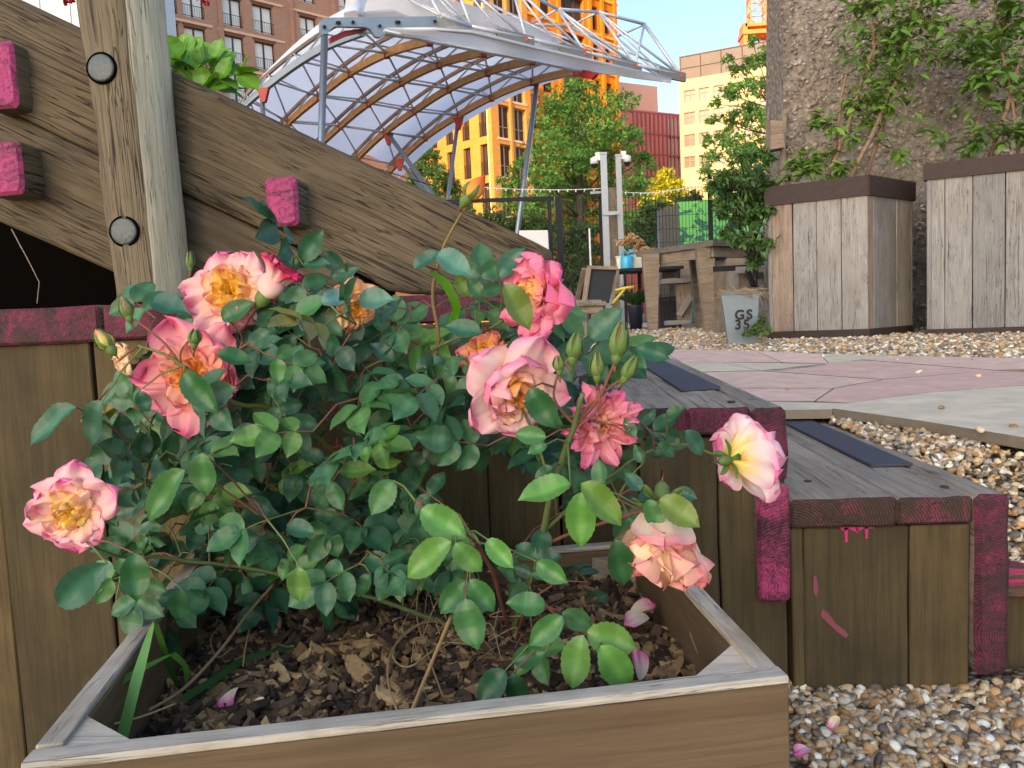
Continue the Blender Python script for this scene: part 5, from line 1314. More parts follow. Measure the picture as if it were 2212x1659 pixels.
def leg(u0, u1, ub0, ub1, vt, vb, y, dp=.11, mat=None, ztop=None, par=tb):
    A_, B__ = PY(u0, vt, y), PY(u1, vt, y); zt = zt_t - .052 if ztop is None else ztop; C_, D_ = PY(ub0, vb, y), PY(ub1, vb, y); zb = terr(1, y)
    m = MB(); m.add([Vector((A_.x, y, zt)), Vector((B__.x, y, zt)), Vector((B__.x, y + dp, zt)), Vector((A_.x, y + dp, zt)), Vector((C_.x, y, zb)), Vector((D_.x, y, zb)), Vector((D_.x, y + dp, zb)), Vector((C_.x, y + dp, zb))], [(0, 1, 5, 4)[::-1], (1, 2, 6, 5)[::-1], (2, 3, 7, 6)[::-1], (3, 0, 4, 7)[::-1], (0, 3, 2, 1), (4, 5, 6, 7)])
    m.build('leg', mat or W['table'], par)
leg(1387, 1424, 1402, 1421, 545, 713, 7.3); leg(1491, 1508, 1507, 1527, 550, 704, 7.9); leg(1504, 1543, 1524, 1551, 530, 713, 6.85); leg(1544, 1569, 1552, 1566, 528, 708, 6.97, .1, W['grey'])
# trough of boards beside the tub
tr_ = thing('plank_trough', (PY(1590, 600, 6.0).x, 6.0, terr(1, 6)), 'knee high grey plank trough between the timber table and the metal tub', 'trough')
for k in range(4):
    p = PY(1556 + k * 27, 650, 6.0); plank('board', (p.x, 6.0, terr(1, 6) - .01), (p.x, 6.0, PY(1590, 585, 6.0).z), .092, .02, (1, 0, 0), W['grey'] if k % 2 else W['table'], tr_, nx=5)
plank('top_rail', PY(1540, 583, 6.0), PY(1660, 577, 6.0), .05, .012, (0, 0, 1), MT['black'], tr_, nx=3)
plank('top_board', PY(1590, 584, 5.93), PY(1662, 580, 5.93), .05, .035, (0, 0, 1), W['grey'], tr_, nx=3)
m = MB(); m.bar(PY(1615, 585, 5.6), PY(1628, 618, 5.5), .035, .02)
tag(m.build('black_handle', MT['black']), 'short black metal handle poking up behind the metal tub', 'handle')
# low plank wall behind the table
lw_ = thing('plank_bench', (PY(1500, 580, 9).x, 9.0, terr(1, 9)), 'broad horizontal sleeper bench back behind the table legs', 'bench back')
for k in range(3):
    z = PY(1500, 561 + k * 17, 9.0).z; p, q = PY(1430, 570, 9.0), PY(1640, 560, 9.0)
    plank('board', (p.x, 9, z - .04), (q.x, 9, z - .04), .088, .05, (0, 0, 1), W['table'], lw_, nx=4)
for u in (1450, 1620): p = PY(u, 600, 9.06); plank('post', (p.x, 9.06, terr(1, 9)), (p.x, 9.06, PY(1500, 560, 9).z), .06, .06, (1, 0, 0), W['table'], lw_, nx=3)
# bench with its diagonal brace
bn = thing('timber_bench', (PY(1465, 610, 8.3).x, 8.3, terr(1, 8.3)), 'small pale timber bench with diagonal brace seen under the big table', 'bench')
plank('seat', PY(1428, 609, 8.3), PY(1494, 606, 8.3), .05, .3, (0, 0, 1), W['grey'], bn, nx=4)
p, q = PY(1476, 614, 8.3), PY(1478, 690, 8.3); plank('leg', q, p, .14, .1, (1, 0, 0), W['table'], bn, nx=4); plank('brace', PY(1466, 682, 8.2), PY(1492, 640, 8.2), .06, .06, (0, 0, 1), W['grey'], bn, nx=3)
plank('foot', PY(1436, 698, 8.2), PY(1492, 694, 8.2), .045, .12, (0, 0, 1), W['grey'], bn, nx=3)
# black steel table with trough and can
mt = thing('steel_table', (PY(1360, 590, 8.6).x, 8.6, terr(1, 8.6)), 'thin black steel table carrying the cream trough and blue watering can', 'table')
zt8 = PY(1340, 583, 8.6).z
pa, pb_ = PY(1262, 590, 8.6), PY(1470, 580, 8.6)
m = MB(); m.prism([(pa.x, 8.35, zt8 - .03), (pb_.x, 8.35, zt8 - .03), (pb_.x, 9.0, zt8 - .03), (pa.x, 9.0, zt8 - .03)], Vector((0, 0, .03))); m.build('table_top', MT['black'], mt)
for (u, y) in ((1350, 8.4), (1381, 8.95), (1466, 8.4), (1276, 8.95)):
    p = PY(u, 600, y); m = MB(); m.bar((p.x, y, terr(1, y)), (p.x, y, zt8 - .03), .03, .03); m.build('leg', MT['black'], mt)
def stand(p): return Vector((p.x, p.y, zt8))
A_, B__ = PY(1332, 570, 8.62), PY(1388, 570, 8.62); zt9 = PY(1360, 555, 8.62).z
tg = thing('trough', ((A_.x + B__.x) / 2, 8.7, zt8), 'cream rectangular trough standing on the black steel table', 'trough')
m = MB(); m.prism([(A_.x + .01, 8.62, zt8), (B__.x - .01, 8.62, zt8), (B__.x, 8.62, zt9), (A_.x, 8.62, zt9)], Vector((0, .16, 0))); m.build('body', MT['cream'], tg)
m = MB(); m.prism([(A_.x - .008, 8.612, zt9 + .001), (B__.x + .008, 8.612, zt9 + .001), (B__.x + .008, 8.612, zt9 + .015), (A_.x - .008, 8.612, zt9 + .015)], Vector((0, .176, 0))); m.build('rim', MT['cream'], tg)
wc = thing('watering_can', (PY(1354, 575, 8.5).x, 8.5, zt8), 'bright blue watering can in front of the cream trough', 'watering can')
c0_ = PY(1354, 575, 8.5); rr = 13 / FPX * 8.5; zt0 = PY(1354, 553, 8.5).z
m = MB(); m.tube([(c0_.x, 8.5, zt8), (c0_.x, 8.5, zt8 + .012), (c0_.x, 8.5, zt0 - .02), (c0_.x, 8.5, zt0)], [rr * .96, rr, rr * .98, rr * .85], 20); m.build('body', MT['blue'], wc)
m = MB(); m.tube([(c0_.x + rr * .7, 8.5, zt8 + .03), (c0_.x + rr * 1.05, 8.49, zt0 - .01), tuple(PY(1364, 547, 8.48))], [.016, .012, .01], 10); m.tube([PY(1363, 548, 8.48), PY(1365, 541, 8.47)], [.014, .034], 16); m.build('spout', MT['blue'], wc)
m = MB(); m.tube([PY(1343, 556, 8.5), PY(1344, 546, 8.5), PY(1350, 541, 8.5), PY(1356, 545, 8.5), PY(1358, 553, 8.5)], .007, 8); m.build('handle', MT['blue'], wc)
# chalkboard
ab = thing('chalkboard', (PY(1300, 650, 7.9).x, 7.9, terr(1, 7.9)), 'leaning wooden framed black chalkboard beside the steel table', 'sign board')
cx_ = [PY(1277, 581, 7.9), PY(1330, 583, 7.9), PY(1316, 655, 7.75), PY(1268, 655, 7.75)]
m = MB(); m.prism(cx_, Vector((0, .02, 0))); m.build('board', MT['slate'], ab)
plank('frame', PY(1268, 577, 7.88), PY(1334, 579, 7.88), .035, .03, (0, 0, 1), W['table'], ab, nx=3); plank('frame', PY(1272, 580, 7.88), PY(1261, 660, 7.72), .05, .03, (1, 0, 0), W['table'], ab, nx=3); plank('frame', PY(1335, 582, 7.9), PY(1322, 658, 7.74), .03, .03, (1, 0, 0), W['table'], ab, nx=3)
plank('prop', PY(1262, 580, 8.1), PY(1245, 655, 8.4), .05, .03, (1, 0, 0), W['brown'], ab, nx=3)
# yellow tool
yl = thing('hand_tool', tuple(PY(1323, 656, 7.0)), 'tool with yellow crossbar handle leaning by the steel table', 'tool')
m = MB(); m.tube([PY(1323, 656, 7.0), PY(1350, 624, 7.0)], .011, 8); m.build('shaft', MT['yellow'], yl); m = MB(); m.tube([PY(1329, 627, 7.0), PY(1350, 622, 7.0), PY(1369, 620, 7.0)], [.009, .012, .014], 8); m.build('crossbar', MT['yellow'], yl)
# pot and crate under the tables
pt = thing('plant_pot', (PY(1373, 688, 8.7).x, 8.7, terr(1, 8.7)), 'dark navy pot with strappy leaves under the steel table', 'pot')
p = PY(1373, 688, 8.7); zt = PY(1373, 659, 8.7).z; m = MB(); m.tube([(p.x, 8.7, terr(1, 8.7)), (p.x, 8.7, zt - .02), (p.x, 8.7, zt)], [.06, .085, .088], 20); m.build('pot', MT['navy'], pt)
n = 90; a_ = RNG.uniform(0, 6.28, n); leaves('plant', np.column_stack([p.x + np.cos(a_) * .03, 8.7 + np.sin(a_) * .03, np.full(n, zt)]), np.column_stack([np.cos(a_), np.sin(a_), RNG.uniform(.4, 2.2, n)]), np.column_stack([-np.cos(a_), -np.sin(a_), np.ones(n)]), RNG.uniform(.12, .3, n), np.array([(.05, .14, .04)]) * RNG.uniform(.6, 1.5, (n, 1)), MT['leaf2'], pt, 'lance', width=.35)
pc = thing('plastic_crate', (PY(1443, 690, 9).x, 9.2, terr(1, 9.2)), 'dark purple slatted plastic crate beneath the timber table', 'crate')
A_, B__ = PY(1425, 670, 9), PY(1462, 670, 9); z0_, z1_ = terr(1, 9), PY(1443, 645, 9).z
for k in range(6):
    x0 = A_.x + (B__.x - A_.x) * k / 6; m = MB(); m.prism([(x0, 9, z0_), (x0 + (B__.x - A_.x) / 6 - .012, 9, z0_), (x0 + (B__.x - A_.x) / 6 - .012, 9, z1_), (x0, 9, z1_)], Vector((0, .02, 0))); m.build('slat', MT['purple'], pc)
m = MB(); m.box(((A_.x + B__.x) / 2, 9.17, (z0_ + z1_) / 2 - .01), B__.x - A_.x, .29, z1_ - z0_ - .03); m.build('inner_box', MT['navy'], pc); m = MB(); m.box(((A_.x + B__.x) / 2, 9.16, z1_ + .01), B__.x - A_.x + .03, .34, .025); m.build('rim', MT['purple'], pc)
# low pallet bench on the left
pb2 = thing('pallet_bench', (PY(1262, 700, 5.6).x, 5.6, terr(9, 5.6)), 'low bench of rough pallet boards just right of the sloping beam', 'bench')
zb_ = PY(1260, 661, 5.6).z
plank('seat_board', PY(1196, 658, 5.55), PY(1308, 656, 5.55), .03, .14, (0, 0, 1), W['table'], pb2, nx=5); plank('seat_board', PY(1196, 653, 5.85), PY(1298, 652, 5.85), .03, .2, (0, 0, 1), W['tread'], pb2, nx=5)
plank('side_rail', PY(1196, 670, 5.52), PY(1303, 668, 5.52), .055, .03, (0, 0, 1), W['table'], pb2, nx=5)
for (u0, u1) in ((1206, 1222), (1252, 1268), (1276, 1294)): 
    p, q = PY((u0 + u1) / 2, 678, 5.55), PY((u0 + u1) / 2 + 1, 712, 5.55); plank('leg', (p.x, 5.55, .355), (p.x, 5.55, p.z), (u1 - u0) / FPX * 5.5, .07, (1, 0, 0), W['table'], pb2, nx=3)
# ---- fences and posts
gate = thing('metal_gate_frame', (PY(1100, 600, 10.5).x, 10.5, GZ), 'tall black steel gate frame rising behind the end of the sloping beam', 'gate')
def vbar(u0, u1, v0, v1, y, par, name, mat=MT['black'], dp=.05, foot=True):
    a, c_ = PY(u0, v0, y), PY(u1, v0, y); p = PY((u0 + u1) / 2, v1, y); z0 = GZ if foot else p.z; m = MB()
    m.box(((a.x + c_.x) / 2, y, (z0 + a.z) / 2), c_.x - a.x, dp, a.z - z0); return m.build(name, mat, par)
vbar(1199, 1213, 425, 611, 10.4, gate, 'post', dp=.1); vbar(1182, 1190, 430, 600, 10.45, gate, 'post', dp=.05)
m = MB(); m.bar(PY(960, 436, 10.5), PY(1196, 428, 10.5), .04, .05); m.build('top_rail', MT['black'], gate)
vbar(985, 993, 435, 600, 10.5, gate, 'post')
mf = thing('mesh_fence', (PY(1430, 500, 12.5).x, 12.5, GZ), 'see-through black wire mesh fence with tall square posts behind the tables', 'fence')
vbar(1528, 1537, 374, 507, 12.3, mf, 'post', dp=.06); vbar(1292, 1301, 419, 568, 12.3, mf, 'post', dp=.06); vbar(1666, 1674, 368, 560, 12.3, mf, 'post', dp=.06)
for (u0, u1, v0) in ((1216, 1292, 430), (1301, 1415, 425), (1415, 1528, 405), (1537, 1666, 398)):
    a, c_ = PY(u0, v0, 12.3), PY(u1, v0, 12.3); m = MB(); zt = a.z; x = a.x
    while x < c_.x: m.box((x, 12.3, (GZ + zt) / 2), .006, .006, zt - GZ); x += .05
    z = GZ + .05
    while z < zt: m.box(((a.x + c_.x) / 2, 12.306, z), c_.x - a.x, .006, .006); z += .2
    m.build('mesh_panel', MT['black'], mf)
gb = MB(); a, c_ = PY(1464, 440, 14), PY(1680, 424, 14)
gb.prism([(a.x, 14, GZ), (c_.x, 14, GZ), (c_.x, 14, PY(1600, 424, 14).z), (a.x, 14, PY(1464, 436, 14).z)], Vector((0, .06, 0)))
tag(gb.build('green_hoarding', MT['green']), 'bright green hoarding printed with dark leaf shapes behind the mesh fence', 'hoarding')
rs_ = thing('reed_screen', (PY(1443, 500, 13.4).x, 13.4, GZ), 'grey brown reed screen panel at the left end of the green hoarding', 'screen')
a, c_ = PY(1424, 455, 13.2), PY(1464, 440, 13.8); m = MB()
for k in range(46):
    t_ = k / 45; p = a.lerp(c_, t_); m.tube([(p.x, p.y, GZ), (p.x + random.gauss(0, .005), p.y, p.z + random.uniform(-.05, .03))], .009, 4)
m.build('reeds', plain('reed', (.24, .2, .14), .9, 0, .5, 30), rs_)
m = MB(); m.tube([(a.x - .02, a.y, GZ), (a.x - .02, a.y, a.z)], .02, 8); m.build('post', MT['steel'], rs_)
for i, (u0, u1, vt, side, lab) in enumerate(((1296, 1310, 334, -1, 'galvanised square pole with a dome camera on its left'), (1329, 1341, 338, 1, 'galvanised square pole with a dome camera on its right'))):
    y = 11.2 + i * .25; t = thing('camera_pole', (PY((u0 + u1) / 2, 500, y).x, y, GZ), lab, 'pole', 'pair of camera poles')
    a, c_ = PY(u0, vt, y), PY(u1, vt, y); p = PY((u0 + u1) / 2 + 10, 570, y); q = PY((u0 + u1) / 2, vt, y); m = MB(); m.box((q.x, y, (GZ + q.z) / 2), c_.x - a.x, .09, q.z - GZ); m.build('pole', MT['steel'], t)
    m = MB(); m.box((q.x, y, q.z + .01), (c_.x - a.x) * 1.15, .11, .025); m.build('cap', MT['steel'], t)
    hx = q.x + side * .125; zc = PY(1280, 355, y).z; m = MB(); m.bar((q.x + side * .04, y, zc + .09), (hx, y, zc + .09), .03, .03); m.box((q.x + side * .075, y, zc + .1), .07, .06, .11); m.build('bracket', MT['white'], t)
    m = MB(); m.tube([(hx, y, zc + .1), (hx, y, zc + .08), (hx, y, zc + .0)], [.02, .055, .056], 18); hz = m.build('housing', MT['white'], t)
    m = MB(); rows = [[Vector((hx + .045 * math.cos(a2) * math.cos(e2), y + .045 * math.sin(a2) * math.cos(e2), zc - .045 * math.sin(e2) * 1.3)) for a2 in [k * math.pi / 8 for k in range(16)]] for e2 in [0, .4, .8, 1.2, 1.55]]; m.grid(rows, 0, True); m.build('dome', MT['black'], hz)
    m = MB(); m.box((q.x + .07, y - .06, PY(1318, 462, y).z), .22, .03, .05) if i == 0 else m.box((q.x - .06, y - .06, PY(1318, 462, y).z), .1, .03, .04); m.build('clamp', MT['steel'], t)
wp = PY(1320, 406, 11.5); plank_t = thing('wooden_post', (wp.x, 11.5, GZ), 'broad wooden post standing between the two camera poles', 'post'); plank('post', (wp.x + .02, 11.5, GZ), (wp.x, 11.5, wp.z), .115, .09, (1, 0, 0), W['table'], plank_t, nx=6)
bl = thing('bollard', (PY(1271, 560, 11.8).x, 11.8, GZ), 'slim white and black striped marker post left of the camera poles', 'post'); p = PY(1272, 494, 11.8); m = MB(); m.box((p.x + .006, 11.8, (GZ + p.z) / 2), .024, .04, p.z - GZ); m.build('white_face', MT['white'], bl); m = MB(); m.box((p.x - .022, 11.81, (GZ + p.z) / 2 - .02), .03, .05, p.z - GZ - .04); m.build('black_face', MT['black'], bl)
lm = thing('spotlight', tuple(PY(1285, 420, 12.1)), 'small flat grey floodlight on top of the black fence post', 'lamp'); m = MB(); m.box(tuple(PY(1286, 417, 12.2)), .16, .12, .035); m.build('head', MT['steel'], lm); m = MB(); m.bar(PY(1292, 419, 12.22), PY(1296, 424, 12.28), .02, .02); m.build('arm', MT['steel'], lm)
fs = thing('festoon_string', tuple(PY(1300, 407, 11.6)), 'string of tiny white lights sagging across in front of the trees', 'string lights')
pts = []
for (a, c_, sag) in (((1035, 404), (1302, 407), .03), ((1302, 407), (1532, 388), .12), ((1532, 388), (1640, 366), .05)):
    A_, B__ = PY(*a, 11.6), PY(*c_, 11.6)
    for k in range(14): s = k / 14; pts.append(A_.lerp(B__, s) - Vector((0, 0, sag * 4 * s * (1 - s))))
m = MB(); m.tube(pts, .006, 5); m.build('wire', MT['white'], fs)
m = MB()
for k in range(0, len(pts), 1):
    p = pts[k]; m.tube([p, p - Vector((random.gauss(0, .01), 0, .035))], [.008, .012], 6)
m.build('bulbs', MT['white'], fs)
wb = MB(); a, c_ = PY(1121, 498, 9.5), PY(1183, 497, 9.5); zb9 = PY(1150, 545, 9.5).z; wb.prism([(a.x, 9.5, zb9), (c_.x, 9.5, zb9), (c_.x, 9.5, c_.z), (a.x, 9.5, a.z)], Vector((0, .4, 0)))
for x in (a.x + .05, c_.x - .05): wb.box((x, 9.7, (GZ + zb9) / 2), .04, .3, zb9 - GZ - .002)
tag(wb.build('white_cabinet', MT['white']), 'plain white cabinet behind the lower end of the sloping beam', 'cabinet')
# string of one bulb under canopy
hb = thing('hanging_bulb', tuple(PY(759, 352, 9)), 'single amber bulb hanging on a black cable under the canopy', 'bulb'); m = MB(); m.tube([PY(640, 300, 9), PY(700, 332, 9), PY(757, 347, 9), PY(840, 372, 9), PY(930, 400, 9)], .006, 5); m.build('cable', MT['black'], hb); m = MB(); m.tube([PY(759, 347, 9), PY(759, 352, 9)], .016, 8); m.build('socket', MT['black'], hb); m = MB(); m.tube([PY(759, 352, 9), PY(759, 358, 9), PY(759, 365, 9)], [.015, .028, .01], 10); m.build('glass_bulb', plain('amber bulb', (.6, .25, .04), .3), hb)
# white ribbed shed behind the post
sh = thing('white_shed', (PY(200, 100, 5.5).x, 6.2, GZ), 'white upright boarded shed behind the log post', 'shed')
xa, xb = PY(-250, 60, 5.5).x, PY(353, 60, 5.5).x; zt5 = PY(350, -260, 5.5).z; nb_ = int((xb - xa) / .11)
for k in range(nb_):
    x0 = xb - (k + 1) * .11; m = MB(); m.box((x0 + .055, 5.5 + (.008 if k % 2 else 0), (GZ + zt5) / 2), .108, .02, zt5 - GZ); m.build('board', MT['white'], sh)
m = MB(); m.box(((xa + xb) / 2, 5.62, (GZ + zt5) / 2), xb - xa - .02, .18, zt5 - GZ - .02); m.build('core', MT['white'], sh)
# leafy plant behind the beam
pl_ = thing('strawberry_plant', tuple(PY(430, 200, 1.55)), 'bright green toothed leaves rising above the top edge of the sloping beam', 'plant')
Ps = []; Ds = []; Ns = []; Ls = []; Cs = []; m = MB()
for (u, v, tu, tv, s) in ((430, 175, 345, 118, 62), (430, 175, 372, 98, 66), (430, 170, 400, 96, 62), (440, 165, 455, 112, 66), (440, 170, 490, 130, 60), (450, 175, 540, 152, 58), (440, 180, 515, 190, 44), (430, 185, 400, 140, 60), (440, 185, 455, 165, 62), (430, 178, 380, 135, 54), (450, 170, 470, 105, 50), (440, 190, 480, 175, 55), (430, 160, 430, 118, 60), (445, 185, 420, 172, 50), (430, 180, 500, 160, 55)):
    a = PY(u, v + 20, 1.5); b2 = PY(tu, tv, 1.5 + random.uniform(-.05, .07)); d = (b2 - a); L = s / FPX * 1.5
    m.tube([a, a.lerp(b2, .5) + Vector((0, 0, .01)), b2 - d.normalized() * L * .5], .0012, 5, col=(.12, .2, .04))
    for off in (-1.0, 0, 1.0):
        dd = d.normalized() + Vector((d.z, 0, -d.x)).normalized() * off; Ps.append(b2 - d.normalized() * L * .5); Ds.append(dd); Ns.append(Vector((random.gauss(0, .2), -.75 + random.gauss(0, .25), 1.0))); Ls.append(L * random.uniform(.8, 1.05)); k = random.uniform(.75, 1.25); Cs.append((.14 * k, .34 * k, .035 * k))
m.build('stalks', MT['stem'], pl_); leaves('foliage', [tuple(p) for p in Ps], [tuple(p) for p in Ds], [tuple(p) for p in Ns], Ls, Cs, MT['leaf'], pl_, 'rose', width=.9)
pot2 = MB(); p = PY(440, 250, 1.55); pot2.tube([p - Vector((0, 0, .09)), p, PY(440, 210, 1.55)], [.035, .045, .048], 16); tag(pot2.build('plant_pot', plain('terracotta', (.35, .13, .06), .8)), 'terracotta pot hidden behind the sloping beam under the toothed leaves', 'pot')
# red geranium heads hanging in at the top edge
ge2 = thing('trailing_geranium', tuple(PY(330, -120, 1.3)), 'trailing crimson geranium heads dangling at the top edge beside the log post', 'geranium')
m = MB(); fl = []
for (u, v, s) in ((147, -4, 10), (318, 5, 15), (440, -3, 12)):
    c_ = PY(u, v, 1.3); m.tube([PY(290, -130, 1.3), PY((u + 290) / 2, -90, 1.3), c_], .0016, 5, col=(.12, .2, .05))
    for k in range(26): fl.append((c_ + Vector(rdir(1)[0]) * s / FPX * 1.3 * .8, s))
m.build('stalks', MT['stem'], ge2)
nf = len(fl); leaves('flower_head', [tuple(p) for p, _ in fl], rdir(nf), rdir(nf) + np.array([0, -.8, .3]), np.array([.0085] * nf), np.tile(np.array([(.5, .01, .03)]), (nf, 1)) * RNG.uniform(.6, 1.2, (nf, 1)), MT['petal'], ge2, 'quad', width=1.6)
# ================================================================== THE ROSE BUSH
rs = random.Random(12)
rose = thing('rose_bush', tuple(PY(1100, 1400, .9)), 'spreading rose bush with pink and yellow flowers growing from the wooden crate', 'rose bush')
def Q(u, v, d): return PY(u, v, d)
TOCAM = Vector((0, -1, .15)).normalized()
nodes = []          # (pos, radius)
canes = []
def cane(px, r0, r1, col=(.1, .14, .045), n=5, name='cane'):
    P = smooth([Q(*p) for p in px], n); k = len(P)
    m = MB(); rr = [r0 + (r1 - r0) * i / (k - 1) for i in range(k)]
    P = [p + Vector((noise.noise(p * 30), noise.noise(p * 30 + Vector((9, 0, 0))), noise.noise(p * 30 + Vector((0, 9, 0))))) * .003 for p in P]
    m.tube(P, rr, 8, col=col)
    for i in range(2, k - 1, 3):          # thorns
        if r0 > .0022:
            d = Vector((rs.gauss(0, 1), rs.gauss(0, 1), rs.gauss(0, .4))).normalized(); m.tube([P[i], P[i] + d * rr[i] * 2.6 - Vector((0, 0, rr[i]))], [rr[i] * .7, .0001], 5, col=(.2, .08, .05))
    m.build(name, MT['stem'], rose); nodes.extend([(p, r) for p, r in zip(P, rr)]); return P
RD = (.2, .07, .045)
cane([(1105, 1408, .90), (1130, 1290, .86), (1165, 1180, .82), (1195, 1060, .78), (1235, 930, .74), (1262, 850, .72)], .0050, .0022)
cane([(1088, 1405, .92), (1000, 1200, .95), (880, 1010, .95), (842, 915, .93), (770, 780, .92), (700, 650, .9)], .0045, .0018, (.13, .12, .05))
cane([(842, 915, .93), (945, 760, .90), (935, 610, .88), (985, 480, .86), (1018, 438, .85)], .0028, .0011, (.2, .14, .05))
cane([(1080, 1405, .94), (900, 1250, .96), (640, 1130, .92), (430, 1080, .88), (250, 1010, .82), (175, 905, .8)], .004, .0013)
cane([(760, 1010, .93), (620, 895, .85), (510, 872, .8), (430, 810, .77), (370, 775, .76), (300, 745, .755)], .003, .0013, (.14, .15, .04))
cane([(395, 790, .765), (330, 720, .76), (285, 690, .76)], .0013, .001, RD); cane([(395, 790, .765), (390, 760, .76), (415, 728, .755)], .0012, .0009, RD); cane([(510, 862, .8), (495, 800, .77), (510, 760, .765), (520, 735, .77)], .0013, .0008, RD)
cane([(1075, 1408, .9), (960, 1350, .88), (700, 1260, .85), (400, 1210, .8), (250, 1200, .74), (170, 1160, .7)], .0034, .0013)
cane([(1172, 1150, .81), (1300, 1040, .82), (1440, 960, .82), (1560, 985, .82)], .002, .001)
cane([(1168, 1180, .82), (1290, 1130, .75), (1400, 1105, .72), (1420, 1120, .71)], .002, .001, RD)
cane([(1112, 1400, .88), (1150, 1290, .76), (1215, 1340, .69), (1300, 1385, .66)], .0022, .001, RD)
cane([(1110, 1400, .88), (1060, 1230, .74), (1000, 1150, .68), (900, 1080, .66)], .0024, .001, RD)
cane([(880, 1010, .95), (700, 900, .95), (570, 740, .92), (510, 670, .9)], .0025, .001)
cane([(842, 915, .93), (930, 760, .9), (1080, 700, .86), (1135, 640, .84)], .0025, .001)
cane([(1195, 1060, .78), (1150, 930, .77), (1115, 870, .77)], .002, .001)
cane([(1240, 920, .74), (1200, 860, .735), (1205, 800, .73), (1238, 770, .73)], .0015, .001, RD); cane([(1240, 920, .74), (1290, 860, .73), (1320, 800, .72), (1334, 765, .72)], .0018, .0012, RD); cane([(1245, 900, .74), (1310, 840, .73), (1352, 815, .72)], .0014, .001, RD); cane([(1235, 930, .74), (1290, 880, .73), (1290, 800, .725)], .0014, .001, RD)
cane([(700, 650, .9), (640, 620, .88), (610, 610, .86)], .0016, .001); cane([(700, 650, .9), (735, 620, .9), (750, 580, .9)], .0013, .0008, (.25, .16, .05)); cane([(450, 700, .88), (415, 640, .88), (411, 575, .87)], .0012, .0008)
cane([(1215, 900, .74), (1260, 900, .77), (1290, 910, .78)], .0014, .001)
# foliage outline in the picture, filled with compound leaves whose stalks join the nearest cane
dense = [(335, 650), (430, 690), (540, 700), (620, 640), (640, 540), (700, 560), (790, 590), (760, 690), (880, 700), (900, 560), (1010, 570), (1090, 560), (1140, 690), (1260, 720), (1400, 760), (1290, 860), (1220, 900), (1200, 1000), (1060, 960), (930, 960), (880, 1040), (930, 1120), (1000, 1180), (900, 1270), (760, 1270), (640, 1260), (520, 1250), (400, 1300), (300, 1290), (260, 1230), (300, 1140), (240, 1020), (250, 900), (300, 800)]
loose = [(240, 850), (220, 1000), (300, 1300), (640, 1310), (900, 1330), (1010, 1440), (1200, 1440), (1340, 1380), (1260, 1240), (1400, 1090), (1510, 960), (1420, 880), (1250, 850), (900, 950), (600, 950)]
def inside(p, poly):
    x, y = p; c = False
    for i in range(len(poly)):
        x0, y0 = poly[i]; x1, y1 = poly[i - 1]
        if (y0 > y) != (y1 > y) and x < (x1 - x0) * (y - y0) / (y1 - y0) + x0: c = not c
    return c
LP, LD, LN, LS, LC = [], [], [], [], []
stalks = MB()
DARK, MIDC, LITE = (.016, .07, .036), (.045, .15, .062), (.11, .26, .05)
def leaflet(p, d, n_, s, c): LP.append(tuple(p)); LD.append(tuple(d)); LN.append(tuple(n_)); LS.append(s); LC.append(c)
def compound(p, d, n_, s, c, pairs=2):
    d = d.normalized(); n_ = (n_ - d * n_.dot(d)).normalized(); sd = d.cross(n_); L = s * (1.15 if pairs == 2 else .7)
    droop = -n_ * .12
    pts = [p, p + d * L * .5 + n_ * L * .05, p + d * L]
    stalks.tube(pts, [.0009, .0007, .0005], 4, col=(.13, .14, .045) if rs.random() < .5 else RD, cap=False)
    leaflet(pts[2], d + droop, n_ + sd * rs.gauss(0, .15), s, c)
    for k in range(pairs):
        q = p + d * L * (.88 if k == 0 else .42) + n_ * L * .04
        for sg in (-1, 1):
            leaflet(q, d * (.55 if k == 0 else .3) + sd * sg * .95 + droop + Vector((rs.gauss(0, .12), rs.gauss(0, .12), rs.gauss(0, .12))), n_ + Vector((rs.gauss(0, .25), rs.gauss(0, .25), rs.gauss(0, .25))), s * (.92 if k == 0 else .78) * rs.uniform(.88, 1.08), tuple(x * rs.uniform(.85, 1.15) for x in c))
def nearest(p):
    b_ = None; bd = 9
    for q, r in nodes:
        e = (p - q).length + max(0, (q.z - p.z)) * .3
        if e < bd: bd = e; b_ = q
    return b_
def grow(poly, count, d0, d1, s0, s1, cfun, seed_):
    n = 0; xs = [p[0] for p in poly]; ys = [p[1] for p in poly]
    while n < count:
        u, v = rs.uniform(min(xs), max(xs)), rs.uniform(min(ys), max(ys))
        if not inside((u, v), poly) or (u > 830 and u < 1090 and v < 650) or (u > 1190 and v < 800): continue
        n += 1; d = rs.uniform(d0, d1); p = Q(u, v, d)
        q = nearest(p); v_ = p - q; 
        if v_.length > .16: p = q + v_ * (.16 / v_.length) * rs.uniform(.9, 1.3)
        mid = q.lerp(p, .5) + Vector((0, 0, .01)); 
        if v_.length > .015:
            stalks.tube([q, mid, p], [.0014, .0011, .0008], 5, col=(.09, .11, .035) if rs.random() < .6 else RD, cap=False); nodes.append((mid, .001)); nodes.append((p, .001))
        dd = (p - q).normalized() * .8 + Vector((rs.gauss(0, .6), rs.gauss(-.15, .35), rs.gauss(-.12, .45)))
        nn_ = Vector((rs.gauss(0, .36), -.8 + rs.gauss(0, .3), .66 + rs.gauss(0, .25)))
        compound(p, dd, nn_, rs.uniform(s0, s1), cfun(u, v), 2 if rs.random() < .75 else 1)
def cf(u, v):
    t = rs.random(); c = lerpc(DARK, MIDC, t)
    if rs.random() < .14: c = lerpc(MIDC, LITE, rs.uniform(.2, .9))
    elif rs.random() < .008: c = (.17, .16, .04)
    return c
def cf2(u, v): return lerpc(MIDC, LITE, rs.uniform(0, .75))
grow(dense, 185, .84, 1.06, .033, .047, cf, 1)
grow(dense, 66, .76, .90, .030, .041, cf, 2)
